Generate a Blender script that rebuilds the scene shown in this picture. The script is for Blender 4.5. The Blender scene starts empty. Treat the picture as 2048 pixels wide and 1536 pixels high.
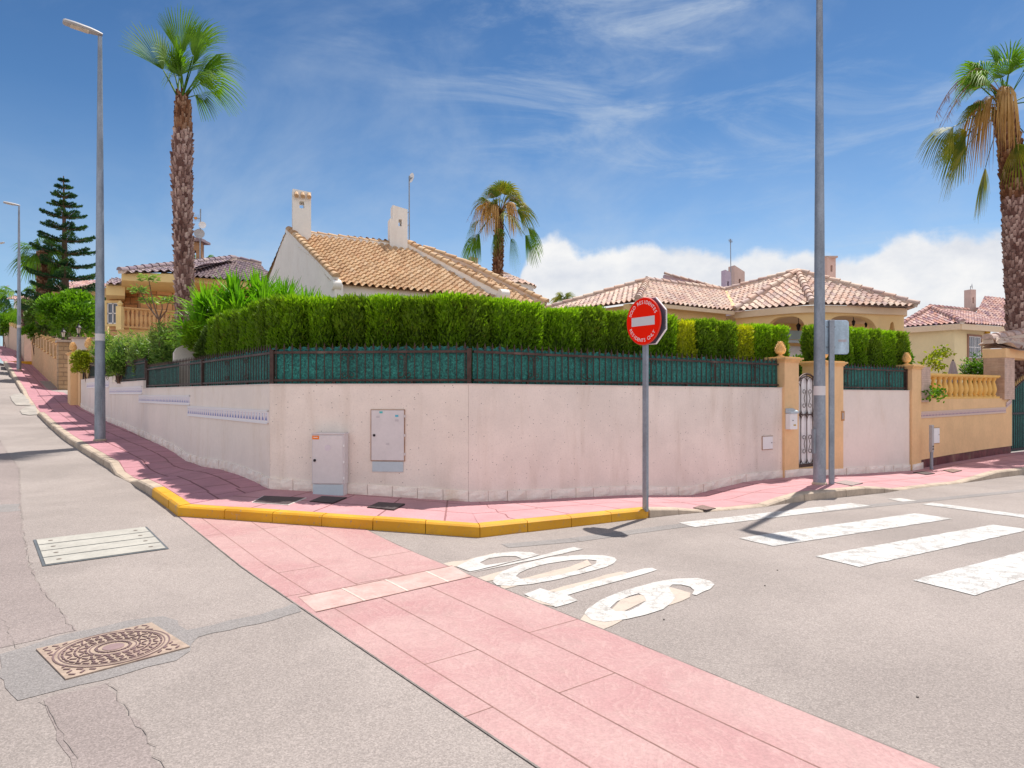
import bpy, bmesh, math, random
import numpy as np
from mathutils import Vector, Matrix, Euler
R=math.radians
scene=bpy.context.scene
col=scene.collection

# ------------------------------------------------ camera, world, sun, exposure
cam_d=bpy.data.cameras.new("camera"); cam=bpy.data.objects.new("camera",cam_d); col.objects.link(cam)
cam.location=(0,0,1.6); cam.rotation_euler=(R(90),0,0)
cam_d.sensor_width=36; cam_d.lens=24; cam_d.shift_y=19/2048; cam_d.clip_end=3000; cam_d.clip_start=.05
scene.camera=cam
SUN_AZ=math.atan2(.57,.82)      # from +Y towards +X
SUN_EL=R(65)
scene.view_settings.view_transform='Standard'; scene.view_settings.look='None'
scene.view_settings.exposure=EXPOSURE=0.50; scene.view_settings.gamma=1
scene.cycles.max_bounces=8; scene.cycles.diffuse_bounces=4; scene.cycles.transparent_max_bounces=12

def node(nt,t,**kw):
    n=nt.nodes.new(t)
    for k,v in kw.items():
        if k=='i':
            for kk,vv in v.items(): n.inputs[kk].default_value=vv
        else: setattr(n,k,v)
    return n
def math_n(nt,op,a,b=None,c=None,clamp=False):
    n=nt.nodes.new('ShaderNodeMath'); n.operation=op; n.use_clamp=clamp
    for i,v in enumerate((a,b,c)):
        if v is None: continue
        if isinstance(v,(int,float)): n.inputs[i].default_value=v
        else: nt.links.new(v,n.inputs[i])
    return n.outputs[0]
def mixc(nt,f,a,b,mode='MIX'):
    n=nt.nodes.new('ShaderNodeMix'); n.data_type='RGBA'; n.blend_type=mode
    for idx,v in ((0,f),(6,a),(7,b)):
        if isinstance(v,(int,float)): n.inputs[idx].default_value=v
        elif isinstance(v,tuple): n.inputs[idx].default_value=(*v[:3],1)
        else: nt.links.new(v,n.inputs[idx])
    return n.outputs[2]
def ramp(nt,f,stops,interp='LINEAR'):
    n=nt.nodes.new('ShaderNodeValToRGB'); cr=n.color_ramp; cr.interpolation=interp
    while len(cr.elements)<len(stops): cr.elements.new(.5)
    for e,(p,c) in zip(cr.elements,stops):
        e.position=p; e.color=(c,c,c,1) if isinstance(c,(int,float)) else (*c,1)
    nt.links.new(f,n.inputs[0]); return n.outputs[0]
def mrange(nt,v,a,b,c=0.0,d=1.0,smooth=True):
    n=nt.nodes.new('ShaderNodeMapRange'); n.interpolation_type='SMOOTHSTEP' if smooth else 'LINEAR'
    nt.links.new(v,n.inputs[0])
    for i,x in enumerate((a,b,c,d)): n.inputs[1+i].default_value=x
    return n.outputs[0]

world=bpy.data.worlds.new("World"); scene.world=world; world.use_nodes=True
nt=world.node_tree; nt.nodes.clear()
def build_world():
    L=nt.links.new
    sky=node(nt,'ShaderNodeTexSky',sky_type='NISHITA',sun_disc=False,sun_elevation=SUN_EL,sun_rotation=SUN_AZ,altitude=0,air_density=1.0,dust_density=.6,ozone_density=2.2)
    bg=node(nt,'ShaderNodeBackground'); out=node(nt,'ShaderNodeOutputWorld')
    tc=node(nt,'ShaderNodeTexCoord'); sep=node(nt,'ShaderNodeSeparateXYZ'); L(tc.outputs['Generated'],sep.inputs[0])
    x,y,z=sep.outputs
    # azimuth in a tangent-like measure and elevation
    az=math_n(nt,'ARCTAN2',x,y)               # radians, 0 = +Y, + to the right
    hyp=math_n(nt,'SQRT',math_n(nt,'ADD',math_n(nt,'MULTIPLY',x,x),math_n(nt,'MULTIPLY',y,y)))
    el=math_n(nt,'ARCTAN2',z,hyp)
    cmb=node(nt,'ShaderNodeCombineXYZ'); L(az,cmb.inputs[0]); L(el,cmb.inputs[1])
    def noise(scale,detail,rough,sx=1,sy=1,off=(0,0,0),dist=0,warp=None):
        mp=node(nt,'ShaderNodeMapping'); mp.inputs['Scale'].default_value=(sx,sy,1); mp.inputs['Location'].default_value=off
        L(cmb.outputs[0],mp.inputs[0])
        n=node(nt,'ShaderNodeTexNoise',i={'Scale':scale,'Detail':detail,'Roughness':rough,'Distortion':dist}); L(mp.outputs[0],n.inputs['Vector'])
        return n.outputs[0]
    # clear sky colour: physical sky, deepened towards the zenith
    grad=ramp(nt,mrange(nt,el,0.0,R(42),smooth=False),[(0,(.80,.92,1.12)),(.12,(.76,.88,1.0)),(.25,(.66,.80,.90)),(.5,(.38,.58,.74)),(1,(.155,.32,.50))])
    sk=mixc(nt,1.0,sky.outputs[0],grad,'MULTIPLY')
    # cumulus bank low over the horizon, to the right
    top=node(nt,'ShaderNodeFloatCurve'); cv=top.mapping.curves[0]
    L(mrange(nt,az,-1.0,1.0,smooth=False),top.inputs[1])
    pts=[(0,.10),(.16,.12),(.30,.0),(.485,.0),(.500,.28),(.512,.60),(.527,.66),(.56,.60),(.60,.60),(.65,.57),(.70,.555),(.735,.52),(.752,.56),(.772,.58),(.805,.56),(.83,.50),(.90,.45),(1,.35)]
    while len(cv.points)<len(pts): cv.points.new(.5,.5)
    for p,(a_,b_) in zip(cv.points,pts): p.location=(a_,b_)
    top.mapping.update()
    bump=math_n(nt,'MULTIPLY',math_n(nt,'SUBTRACT',noise(14,6,.6,off=(3,1,0)),.5),.065)
    edge=math_n(nt,'ADD',math_n(nt,'MULTIPLY',top.outputs[0],R(20)),bump)
    cum=mrange(nt,math_n(nt,'SUBTRACT',edge,el),-.002,.016)
    cum=math_n(nt,'MULTIPLY',cum,mrange(nt,el,-.06,.02))
    ctex=noise(9,7,.60,sy=1.5,off=(7,3,0))
    ccol=ramp(nt,ctex,[(.30,(.74,.78,.86)),(.46,(.88,.90,.94)),(.60,(1.0,1.0,1.0))])
    # wispy cirrus
    w1=noise(3.2,9,.66,sx=.8,sy=3.4,off=(1.7,.3,0),dist=.9)
    w2=noise(1.1,3,.5,off=(4.2,1.9,0))
    wisp=math_n(nt,'MULTIPLY',mrange(nt,w1,.45,.76),mrange(nt,w2,.36,.60))
    w3=mrange(nt,noise(2.0,7,.6,sx=1.2,sy=2.0,off=(9.1,5.2,0),dist=.5),.46,.80)
    hz=mrange(nt,el,R(22),R(2))
    low=math_n(nt,'MULTIPLY',hz,mrange(nt,noise(2.4,6,.6,sy=2.6,off=(2.2,8,0)),.36,.70))
    veil_fill=math_n(nt,'ADD',math_n(nt,'ADD',math_n(nt,'MULTIPLY',wisp,.48),math_n(nt,'MULTIPLY',w3,.40)),math_n(nt,'MULTIPLY',low,.45),clamp=True)
    back=math_n(nt,'MULTIPLY',mrange(nt,y,.05,-.35),mrange(nt,noise(1.6,5,.55,off=(5,5,0)),.30,.52))  # unseen bright cloud behind the camera, added as white fill for shaded walls
    veil_fill=math_n(nt,'MAXIMUM',veil_fill,math_n(nt,'MULTIPLY',back,.92))
    CB=6.6
    ccol2=mixc(nt,1.0,ccol,(CB,CB,CB),'MULTIPLY')
    s1=mixc(nt,veil_fill,sk,mixc(nt,back,(4.3,4.9,5.6),(7.6,7.4,7.3)))
    s2=mixc(nt,cum,s1,ccol2)
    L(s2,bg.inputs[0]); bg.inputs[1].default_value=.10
    L(bg.outputs[0],out.inputs[0])
build_world()
sd=bpy.data.lights.new("sun",'SUN'); sun=bpy.data.objects.new("sun",sd); col.objects.link(sun)
sd.energy=4.2; sd.angle=R(.5); sd.color=(1.0,.945,.86)
sdir=Vector((math.sin(SUN_AZ)*math.cos(SUN_EL),math.cos(SUN_AZ)*math.cos(SUN_EL),math.sin(SUN_EL)))
sun.rotation_euler=sdir.to_track_quat('Z','Y').to_euler(); sun.location=(10,10,40)

# ------------------------------------------------ object helpers
def tag(o,label=None,cat=None,group=None,kind=None):
    if label: o['label']=label
    if cat: o['category']=cat
    if group: o['group']=group
    if kind: o['kind']=kind
    return o
def thing(name,label,cat,loc=(0,0,0),rz=0,group=None):
    o=bpy.data.objects.new(name,None); o.empty_display_size=.2; col.objects.link(o)
    o.location=loc; o.rotation_euler=(0,0,rz); tag(o,label,cat,group); return o
def copy_tree(o,parent=None):
    c=o.copy(); col.objects.link(c); c.parent=parent
    if parent is None:
        for k in ('label',):
            pass
    for ch in [x for x in KIDS.get(o.name,[])]:
        cc=copy_tree(ch,c)
        KIDS.setdefault(c.name,[]).append(cc)
    return c
KIDS={}
class MB:
    def __init__(s): s.v=[]; s.f=[]; s.uv=[]; s.m=[]; s.cur=0; s.smooth=False
    def face(s,idx,uv=None):
        s.f.append(tuple(idx)); s.uv.append(uv); s.m.append(s.cur)
    def quad(s,pts,uv=None):
        n=len(s.v); s.v+= [tuple(p) for p in pts]; s.face(range(n,n+len(pts)),uv); return s
    def box(s,c,size,M=None,taper=1.0):
        """c = centre of the box, size full sizes, M = optional 4x4"""
        hx,hy,hz=[k/2 for k in size]; n=len(s.v)
        for dz,t in ((-hz,1),(hz,taper)):
            for dx,dy in ((-hx,-hy),(hx,-hy),(hx,hy),(-hx,hy)):
                p=Vector((c[0]+dx*t,c[1]+dy*t,c[2]+dz))
                if M is not None: p=M@p
                s.v.append(tuple(p))
        for q in ((3,2,1,0),(4,5,6,7),(0,1,5,4),(1,2,6,5),(2,3,7,6),(3,0,4,7)): s.face([n+i for i in q])
        return s
    def bar(s,p0,p1,w,h=None,up=(0,0,1)):
        h=w if h is None else h
        p0,p1=Vector(p0),Vector(p1); d=(p1-p0).normalized(); u=Vector(up)
        if abs(d.dot(u))>.99: u=Vector((0,1,0))
        x=d.cross(u).normalized(); y=x.cross(d)
        n=len(s.v)
        for p in (p0,p1):
            for a,b in ((-1,-1),(1,-1),(1,1),(-1,1)): s.v.append(tuple(p+x*a*w/2+y*b*h/2))
        for q in ((3,2,1,0),(4,5,6,7),(0,1,5,4),(1,2,6,5),(2,3,7,6),(3,0,4,7)): s.face([n+i for i in q])
        return s
    def tube(s,pts,rad,n=8,cap=True):
        pts=[Vector(p) for p in pts]
        if isinstance(rad,(int,float)): rad=[rad]*len(pts)
        base=len(s.v); px=None
        for i,p in enumerate(pts):
            d=(pts[min(i+1,len(pts)-1)]-pts[max(i-1,0)]).normalized()
            if px is None:
                a=Vector((0,0,1)) if abs(d.z)<.9 else Vector((1,0,0))
                px=(a-d*a.dot(d)).normalized()
            else: px=(px-d*px.dot(d)).normalized()
            py=d.cross(px)
            for k in range(n):
                t=2*math.pi*k/n; s.v.append(tuple(p+(px*math.cos(t)+py*math.sin(t))*rad[i]))
        for i in range(len(pts)-1):
            for k in range(n):
                k2=(k+1)%n
                s.face([base+i*n+k,base+i*n+k2,base+(i+1)*n+k2,base+(i+1)*n+k])
        if cap:
            s.face([base+k for k in range(n)][::-1]); e=base+(len(pts)-1)*n
            s.face([e+k for k in range(n)])
        return s
    def lathe(s,prof,c=(0,0,0),n=16,M=None):
        base=len(s.v)
        for r,z in prof:
            for k in range(n):
                t=2*math.pi*k/n; p=Vector((c[0]+r*math.cos(t),c[1]+r*math.sin(t),c[2]+z))
                if M is not None: p=M@p
                s.v.append(tuple(p))
        for i in range(len(prof)-1):
            for k in range(n):
                k2=(k+1)%n
                s.face([base+i*n+k,base+i*n+k2,base+(i+1)*n+k2,base+(i+1)*n+k])
        s.face([base+k for k in range(n)][::-1]); e=base+(len(prof)-1)*n
        s.face([e+k for k in range(n)])
        return s
    def prism(s,poly,z0,z1,M=None):
        """poly list of (x,y) CCW; z0,z1 numbers or lists"""
        n=len(poly); b=len(s.v)
        for zz in (z0,z1):
            for i,(x,y) in enumerate(poly):
                z=zz[i] if isinstance(zz,(list,tuple)) else zz
                p=Vector((x,y,z))
                if M is not None: p=M@p
                s.v.append(tuple(p))
        s.face([b+i for i in range(n)][::-1]); s.face([b+n+i for i in range(n)])
        for i in range(n):
            j=(i+1)%n; s.face([b+i,b+j,b+n+j,b+n+i])
        return s
    def build(s,name,mat,parent=None,smooth=None,bevel=0,sharp=40):
        me=bpy.data.meshes.new(name); me.from_pydata(s.v,[],s.f)
        mats=mat if isinstance(mat,(list,tuple)) else [mat]
        for m in mats: me.materials.append(m)
        if len(mats)>1: me.polygons.foreach_set('material_index',s.m)
        if any(u is not None for u in s.uv):
            uvl=me.uv_layers.new(name='UVMap'); arr=[]
            for f,u in zip(s.f,s.uv):
                for k in range(len(f)): arr+= list(u[k]) if u is not None else [0,0]
            uvl.data.foreach_set('uv',arr)
        me.validate(); me.update()
        o=bpy.data.objects.new(name,me); col.objects.link(o)
        if smooth or s.smooth:
            me.polygons.foreach_set('use_smooth',[True]*len(me.polygons))
            try: me.set_sharp_from_angle(angle=R(sharp))
            except Exception: pass
        if bevel:
            md=o.modifiers.new('bevel','BEVEL'); md.width=bevel; md.segments=2; md.limit_method='ANGLE'; md.angle_limit=R(40)
        if parent is not None:
            o.parent=parent; KIDS.setdefault(parent.name,[]).append(o)
        return o
def npmesh(name,V,Fq,mat,parent=None,smooth=False,attr=None,uv=None):
    """V (n,3) array, Fq (m,k) array of equal-sized faces"""
    me=bpy.data.meshes.new(name); n=len(V); m,k=Fq.shape
    me.vertices.add(n); me.vertices.foreach_set('co',np.asarray(V,dtype=np.float32).ravel())
    me.loops.add(m*k); me.loops.foreach_set('vertex_index',Fq.ravel().astype(np.int32))
    me.polygons.add(m); me.polygons.foreach_set('loop_start',np.arange(0,m*k,k,dtype=np.int32))
    me.polygons.foreach_set('loop_total',np.full(m,k,dtype=np.int32))
    if smooth: me.polygons.foreach_set('use_smooth',[True]*m)
    me.update(calc_edges=True)
    if attr is not None:
        for nm,val in attr.items():
            a=me.attributes.new(nm,'FLOAT','POINT'); a.data.foreach_set('value',np.asarray(val,dtype=np.float32))
    if uv is not None:
        uvl=me.uv_layers.new(name='UVMap'); uvl.data.foreach_set('uv',np.asarray(uv,dtype=np.float32)[Fq.ravel()].ravel())
    for mm in (mat if isinstance(mat,(list,tuple)) else [mat]): me.materials.append(mm)
    o=bpy.data.objects.new(name,me); col.objects.link(o)
    if parent is not None: o.parent=parent; KIDS.setdefault(parent.name,[]).append(o)
    return o
def text_curve(body,size,name,mat,parent,M,extrude=.001,align='CENTER',space=1.0,xs=1.0):
    """writing as a flat mesh in the local XY plane of M"""
    c=bpy.data.curves.new(name,'FONT'); c.body=body; c.size=size; c.extrude=extrude; c.align_x=align; c.align_y='CENTER'; c.space_character=space
    t=bpy.data.objects.new('tmp',c); col.objects.link(t)
    dg=bpy.context.evaluated_depsgraph_get(); dg.update()
    me=bpy.data.meshes.new_from_object(t.evaluated_get(dg)); bpy.data.objects.remove(t); bpy.data.curves.remove(c)
    for v in me.vertices: v.co.x*=xs
    me.transform(M); me.materials.clear(); me.materials.append(mat); me.name=name
    o=bpy.data.objects.new(name,me); col.objects.link(o)
    if parent is not None: o.parent=parent; KIDS.setdefault(parent.name,[]).append(o)
    return o
# ------------------------------------------------ survey of the place (metres)
O=(-2.27,8.126); U=(.836,.549); V=(-.6225,.7826)
DET=U[0]*V[1]-U[1]*V[0]
def ab(x,y):
    dx,dy=x-O[0],y-O[1]
    return ((dx*V[1]-dy*V[0])/DET,(U[0]*dy-U[1]*dx)/DET)
def xy(a,b): return (O[0]+a*U[0]+b*V[0], O[1]+a*U[1]+b*V[1])
def lerp(kn,t):
    if t<=kn[0][0]: return kn[0][1]
    for (x0,y0),(x1,y1) in zip(kn,kn[1:]):
        if t<=x1: return y0+(y1-y0)*(t-x0)/(x1-x0)
    return kn[-1][1]
ZL=[(-40,-.1),(-20,0),(-1.5,0),(1.2,.1),(1.77,.12),(6.7,.2),(10.9,.4),(15.6,.62),(21.8,.97),(30,1.75),(40.3,2.85),(62,5),(100,7.5),(160,9)]
ZR=[(1,0),(16,-.22),(30,-.5),(60,-.8),(200,-1.2)]
def road(x,y):
    a,b=ab(x,y)
    w=1.0 if a<1.5 else max(0.0,1-(a-1.5)/2.2)
    dip=0.0
    if b>-1.15 and a>2.0: dip=.3*min(1,(b+1.15)/.7)*min(1,(a-2.0)/1.2)
    return lerp(ZL,b)*w+lerp(ZR,a)-dip
def G(px,py,off=0.0):
    rx=(px-CX)/F; rz=(HY-py)/F
    Y=1.5; pv=None
    while Y<400:
        d=H+rz*Y-(road(rx*Y,Y)+off)
        if d<=0 and pv is not None:
            lo,hi=pv,Y
            for _ in range(30):
                m=(lo+hi)/2
                if H+rz*m-(road(rx*m,m)+off)>0: lo=m
                else: hi=m
            return (rx*hi,hi,H+rz*hi)
        pv=Y; Y*=1.03
    return None
def onU(px,py,b=0.0):   # plane parallel to right street through b
    r=(px-CX)/F; x0,y0=xy(0,b)
    a=(r*y0-x0)/(U[0]-r*U[1]); x,y=xy(a,b); return a,y,H+(HY-py)/F*y
def onV(px,py,a=0.0):
    r=(px-CX)/F; x0,y0=xy(a,0)
    b=(r*y0-x0)/(V[0]-r*V[1]); x,y=xy(a,b); return b,y,H+(HY-py)/F*y
F=1365.333; CX=1024.0; HY=787.0; H=1.6
def P(px,py,Y): return Vector(((px-CX)/F*Y,Y,H+(HY-py)/F*Y))
def G3(px,py,off=0): return Vector(G(px,py,off))
Uv=Vector((U[0],U[1],0)); Vv=Vector((V[0],V[1],0))
def AB(a,b,z=0): x,y=xy(a,b); return Vector((x,y,z))
ANG_U=math.atan2(U[1],U[0]); ANG_V=math.atan2(V[1],V[0])
# kerb line: (a,b,h) and wall base heights
KL=[(-1.3,1.17,.13),(-1.26,3.15,.13),(-1.27,3.9,.12),(-1.27,4.5,.03),(-1.29,5.0,.02),(-1.32,5.6,.05),(-1.26,6.6,.13),(-1.38,9.5,.13),(-1.47,12.3,.13),(-1.49,19.6,.13),(-1.49,20.3,.02),(-1.49,27.3,.02),(-1.5,28.5,.13),(-1.52,47.9,.13)]
KR=[(1.16,-1.52,.135),(3.76,-1.52,.12),(4.3,-1.53,.08),(4.75,-1.57,.025),(5.2,-1.64,.02),(5.96,-1.69,.025),(6.5,-1.64,.08),(7.0,-1.62,.125),(8.61,-1.69,.13),(9.15,-1.72,.09),(9.74,-1.68,.025),(12.0,-1.70,.025),(12.9,-1.68,.08),(13.8,-1.62,.13),(16,-1.58,.13),(30,-1.58,.13)]
ZWL=[(1.77,.28),(2.4,.32),(3.1,.345),(4.2,.345),(5.3,.30),(6.4,.31),(7.4,.41),(8.8,.49),(9.8,.52),(13,.66),(15.6,.74),(21.8,1.06),(26,1.45),(30.5,1.75),(37.7,2.5),(48.6,3.6)]
ZWR=[(2.0,.14),(2.94,.08),(3.85,.04),(4.85,0),(5.74,-.08),(6.33,-.13),(6.97,-.07),(7.78,-.0),(8.88,.0),(9.75,-.0),(11,-.08),(13.6,-.16),(15.5,-.09),(18.2,-.02),(30,0)]
# ------------------------------------------------ materials
def newmat(name):
    m=bpy.data.materials.new(name); m.use_nodes=True; nt=m.node_tree
    b=nt.nodes['Principled BSDF']; return m,nt,b
def coords(nt,kind='Object',scale=(1,1,1)):
    if kind=='Pos':
        g=node(nt,'ShaderNodeNewGeometry'); s=g.outputs['Position']
    else:
        tc=node(nt,'ShaderNodeTexCoord'); s=tc.outputs[kind]
    mp=node(nt,'ShaderNodeMapping'); mp.inputs['Scale'].default_value=scale; nt.links.new(s,mp.inputs[0]); return mp.outputs[0]
def noise_n(nt,vec,scale,detail=4,rough=.55,dist=0):
    n=node(nt,'ShaderNodeTexNoise',i={'Scale':scale,'Detail':detail,'Roughness':rough,'Distortion':dist}); nt.links.new(vec,n.inputs['Vector']); return n.outputs[0]
def vor_n(nt,vec,scale,feature='F1',out=0,rnd=1):
    n=node(nt,'ShaderNodeTexVoronoi',feature=feature,i={'Scale':scale,'Randomness':rnd}); nt.links.new(vec,n.inputs['Vector']); return n.outputs[out]
def bump_n(nt,b,h,strength=.3,dist=.01):
    n=node(nt,'ShaderNodeBump',i={'Strength':strength,'Distance':dist}); nt.links.new(h,n.inputs['Height']); nt.links.new(n.outputs[0],b.inputs['Normal']); return n
def M(name,c,rough=.8,var=.12,scale=3.0,bump=.15,bscale=60,metal=0,stain=None,kind='Object',spec=.3,bd=.004):
    """plain painted / plastered / metal surface with uneven tone and fine relief"""
    m,nt,b=newmat(name); v=coords(nt,kind)
    n1=noise_n(nt,v,scale,6,.6); n2=noise_n(nt,v,scale*9,4,.6)
    f=math_n(nt,'ADD',math_n(nt,'MULTIPLY',n1,.65),math_n(nt,'MULTIPLY',n2,.35))
    lo=tuple(k*(1-var) for k in c); hi=tuple(min(1,k*(1+var)) for k in c)
    cc=mixc(nt,mrange(nt,f,.3,.7),lo,hi)
    if stain:
        sc,amt=stain
        st=noise_n(nt,coords(nt,kind,(1,1,.25)),2.3,7,.7,.3)
        cc=mixc(nt,math_n(nt,'MULTIPLY',mrange(nt,st,.5,.75),amt),cc,sc)
    nt.links.new(cc,b.inputs['Base Color']); b.inputs['Roughness'].default_value=rough; b.inputs['Metallic'].default_value=metal
    b.inputs['Specular IOR Level'].default_value=spec
    if bump: bump_n(nt,b,noise_n(nt,v,bscale,3,.6),bump,bd)
    return m
def mat_asphalt(name,c=(.30,.262,.232),dark=(.20,.175,.16)):
    m,nt,b=newmat(name); v=coords(nt,'Pos')
    big=noise_n(nt,v,.45,5,.6,.4); mid=noise_n(nt,v,3.2,6,.65); fine=noise_n(nt,v,85,3,.7)
    agg=vor_n(nt,v,135,'F1',1); aggd=vor_n(nt,v,120,'F1',0)
    base=mixc(nt,mrange(nt,big,.32,.68),tuple(k*.86 for k in c),tuple(k*1.08 for k in c))
    wear_=mrange(nt,noise_n(nt,coords(nt,'Pos',(.8,.25,1)),.9,5,.6,.8),.45,.70)
    base=mixc(nt,math_n(nt,'MULTIPLY',wear_,.22),base,tuple(k*.80 for k in c))
    base=mixc(nt,math_n(nt,'MULTIPLY',mrange(nt,mid,.5,.8),.30),base,dark)
    sp=ramp(nt,node_sep(nt,agg),[(0,.5),(.4,.85),(.75,1.12),(1,1.5)])
    base=mixc(nt,.46,base,sp,'MULTIPLY')
    pits=mrange(nt,fine,.60,.72)
    base=mixc(nt,math_n(nt,'MULTIPLY',pits,.30),base,(.08,.07,.07))
    nt.links.new(base,b.inputs['Base Color']); b.inputs['Roughness'].default_value=.9; b.inputs['Specular IOR Level'].default_value=.2
    h=math_n(nt,'SUBTRACT',math_n(nt,'ADD',aggd,math_n(nt,'MULTIPLY',mid,.6)),pits)
    bump_n(nt,b,h,.28,.005); return m
def node_sep(nt,c):
    s=node(nt,'ShaderNodeSeparateColor'); nt.links.new(c,s.inputs[0]); return s.outputs[0]
def mat_paver(name,c,c2,mortar,bw=.4,bh=.4,off=.5,ms=.008,var=.12):
    """pavement tiles laid in UV metres"""
    m,nt,b=newmat(name); uv=coords(nt,'UV'); v=coords(nt,'Pos')
    br=node(nt,'ShaderNodeTexBrick',offset=off,i={'Scale':1.0,'Mortar Size':ms,'Mortar Smooth':.3,'Brick Width':bw,'Row Height':bh,'Bias':0.0})
    br.inputs['Color1'].default_value=(*c,1); br.inputs['Color2'].default_value=(*c2,1); br.inputs['Mortar'].default_value=(*mortar,1)
    nt.links.new(uv,br.inputs[0])
    n=noise_n(nt,v,2.2,6,.6); n2=noise_n(nt,v,45,3,.6)
    cc=mixc(nt,1.0,br.outputs[0],ramp(nt,n,[(.3,1-var),(.7,1+var)]),'MULTIPLY')
    cc=mixc(nt,.6,cc,ramp(nt,n2,[(.3,.86),(.7,1.12)]),'MULTIPLY')
    dirt=noise_n(nt,v,1.1,7,.7,.6)
    cc=mixc(nt,math_n(nt,'MULTIPLY',mrange(nt,dirt,.52,.72),.28),cc,(.30,.21,.19))
    nt.links.new(cc,b.inputs['Base Color']); b.inputs['Roughness'].default_value=.75; b.inputs['Specular IOR Level'].default_value=.3
    bump_n(nt,b,math_n(nt,'SUBTRACT',math_n(nt,'MULTIPLY',n2,.3),br.outputs[1]),.4,.006); return m
def mat_brick(name,c,c2,mortar,bw=.4,bh=.2,kind='Object',ax=None,ms=.012,bd=.012):
    """stone blocks on vertical walls: u = along the wall, v = height, from the UV map (metres)"""
    m,nt,b=newmat(name); uv=coords(nt,'UV'); v=coords(nt,'Pos')
    br=node(nt,'ShaderNodeTexBrick',offset=.5,i={'Scale':1.0,'Mortar Size':ms,'Mortar Smooth':.4,'Brick Width':bw,'Row Height':bh,'Bias':0.0})
    br.inputs['Color1'].default_value=(*c,1); br.inputs['Color2'].default_value=(*c2,1); br.inputs['Mortar'].default_value=(*mortar,1)
    nt.links.new(uv,br.inputs[0]); n=noise_n(nt,v,5,7,.65); n2=noise_n(nt,v,30,4,.6)
    cc=mixc(nt,1.0,br.outputs[0],ramp(nt,n,[(.3,.82),(.7,1.15)]),'MULTIPLY')
    nt.links.new(cc,b.inputs['Base Color']); b.inputs['Roughness'].default_value=.85
    bump_n(nt,b,math_n(nt,'SUBTRACT',math_n(nt,'ADD',math_n(nt,'MULTIPLY',n,.8),math_n(nt,'MULTIPLY',n2,.3)),math_n(nt,'MULTIPLY',br.outputs[1],1.2)),.7,bd); return m
def mat_pinkband():
    m,nt,b=newmat('pink_stamped_concrete'); v=coords(nt,'Pos')
    n=noise_n(nt,v,.9,6,.6,.5); n2=noise_n(nt,v,3.0,8,.7,1.4); n3=noise_n(nt,v,60,3,.6)
    veins=node(nt,'ShaderNodeTexNoise',i={'Scale':2.1,'Detail':8,'Roughness':.62,'Distortion':1.8}); nt.links.new(coords(nt,'Pos',(1.6,1,1)),veins.inputs['Vector'])
    ridge=math_n(nt,'SUBTRACT',1.0,math_n(nt,'ABSOLUTE',math_n(nt,'MULTIPLY',math_n(nt,'SUBTRACT',veins.outputs[0],.5),9)),clamp=True)
    cc=mixc(nt,mrange(nt,n,.35,.65),(.435,.235,.235),(.475,.295,.285))
    cc=mixc(nt,math_n(nt,'MULTIPLY',mrange(nt,n2,.5,.75),.35),cc,(.45,.33,.29))
    cc=mixc(nt,math_n(nt,'MULTIPLY',math_n(nt,'POWER',ridge,7),.20),cc,(.66,.48,.44))
    cc=mixc(nt,.7,cc,ramp(nt,n3,[(.3,.82),(.7,1.12)]),'MULTIPLY')
    gr=noise_n(nt,coords(nt,'Pos',(1,.45,1)),1.4,8,.72,.5)
    cc=mixc(nt,math_n(nt,'MULTIPLY',mrange(nt,gr,.50,.72),.38),cc,(.33,.235,.215))
    fl=vor_n(nt,v,38,'F1',0)
    cc=mixc(nt,math_n(nt,'MULTIPLY',math_n(nt,'LESS_THAN',fl,.09),.45),cc,(.20,.13,.12))
    nt.links.new(cc,b.inputs['Base Color']); b.inputs['Roughness'].default_value=.7; b.inputs['Specular IOR Level'].default_value=.35
    bump_n(nt,b,math_n(nt,'ADD',ridge,math_n(nt,'MULTIPLY',n2,1.5)),.35,.008); return m
def mat_roadpaint(name,c=(.82,.82,.80),wear=.25,under=(.27,.24,.22),thr=.62):
    m,nt,b=newmat(name); v=coords(nt,'Pos')
    n=noise_n(nt,v,7,8,.7); n2=noise_n(nt,v,90,3,.7)
    cr=vor_n(nt,coords(nt,'Pos'),10,'DISTANCE_TO_EDGE',0)
    crack=math_n(nt,'MULTIPLY',math_n(nt,'SUBTRACT',1.0,mrange(nt,cr,.0,.075)),mrange(nt,noise_n(nt,v,1.6,3,.5),.42,.62))
    w=math_n(nt,'ADD',mrange(nt,math_n(nt,'ADD',math_n(nt,'MULTIPLY',n,.6),math_n(nt,'MULTIPLY',n2,.4)),thr-.10,thr+.04),math_n(nt,'MULTIPLY',crack,.7),clamp=True)
    cc=mixc(nt,math_n(nt,'MULTIPLY',w,wear),c,under)
    cc=mixc(nt,.6,cc,ramp(nt,noise_n(nt,v,1.8,5,.6),[(.3,.88),(.7,1.05)]),'MULTIPLY')
    nt.links.new(cc,b.inputs['Base Color']); b.inputs['Roughness'].default_value=.7
    bump_n(nt,b,math_n(nt,'SUBTRACT',n2,w),.25,.004); return m
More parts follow.
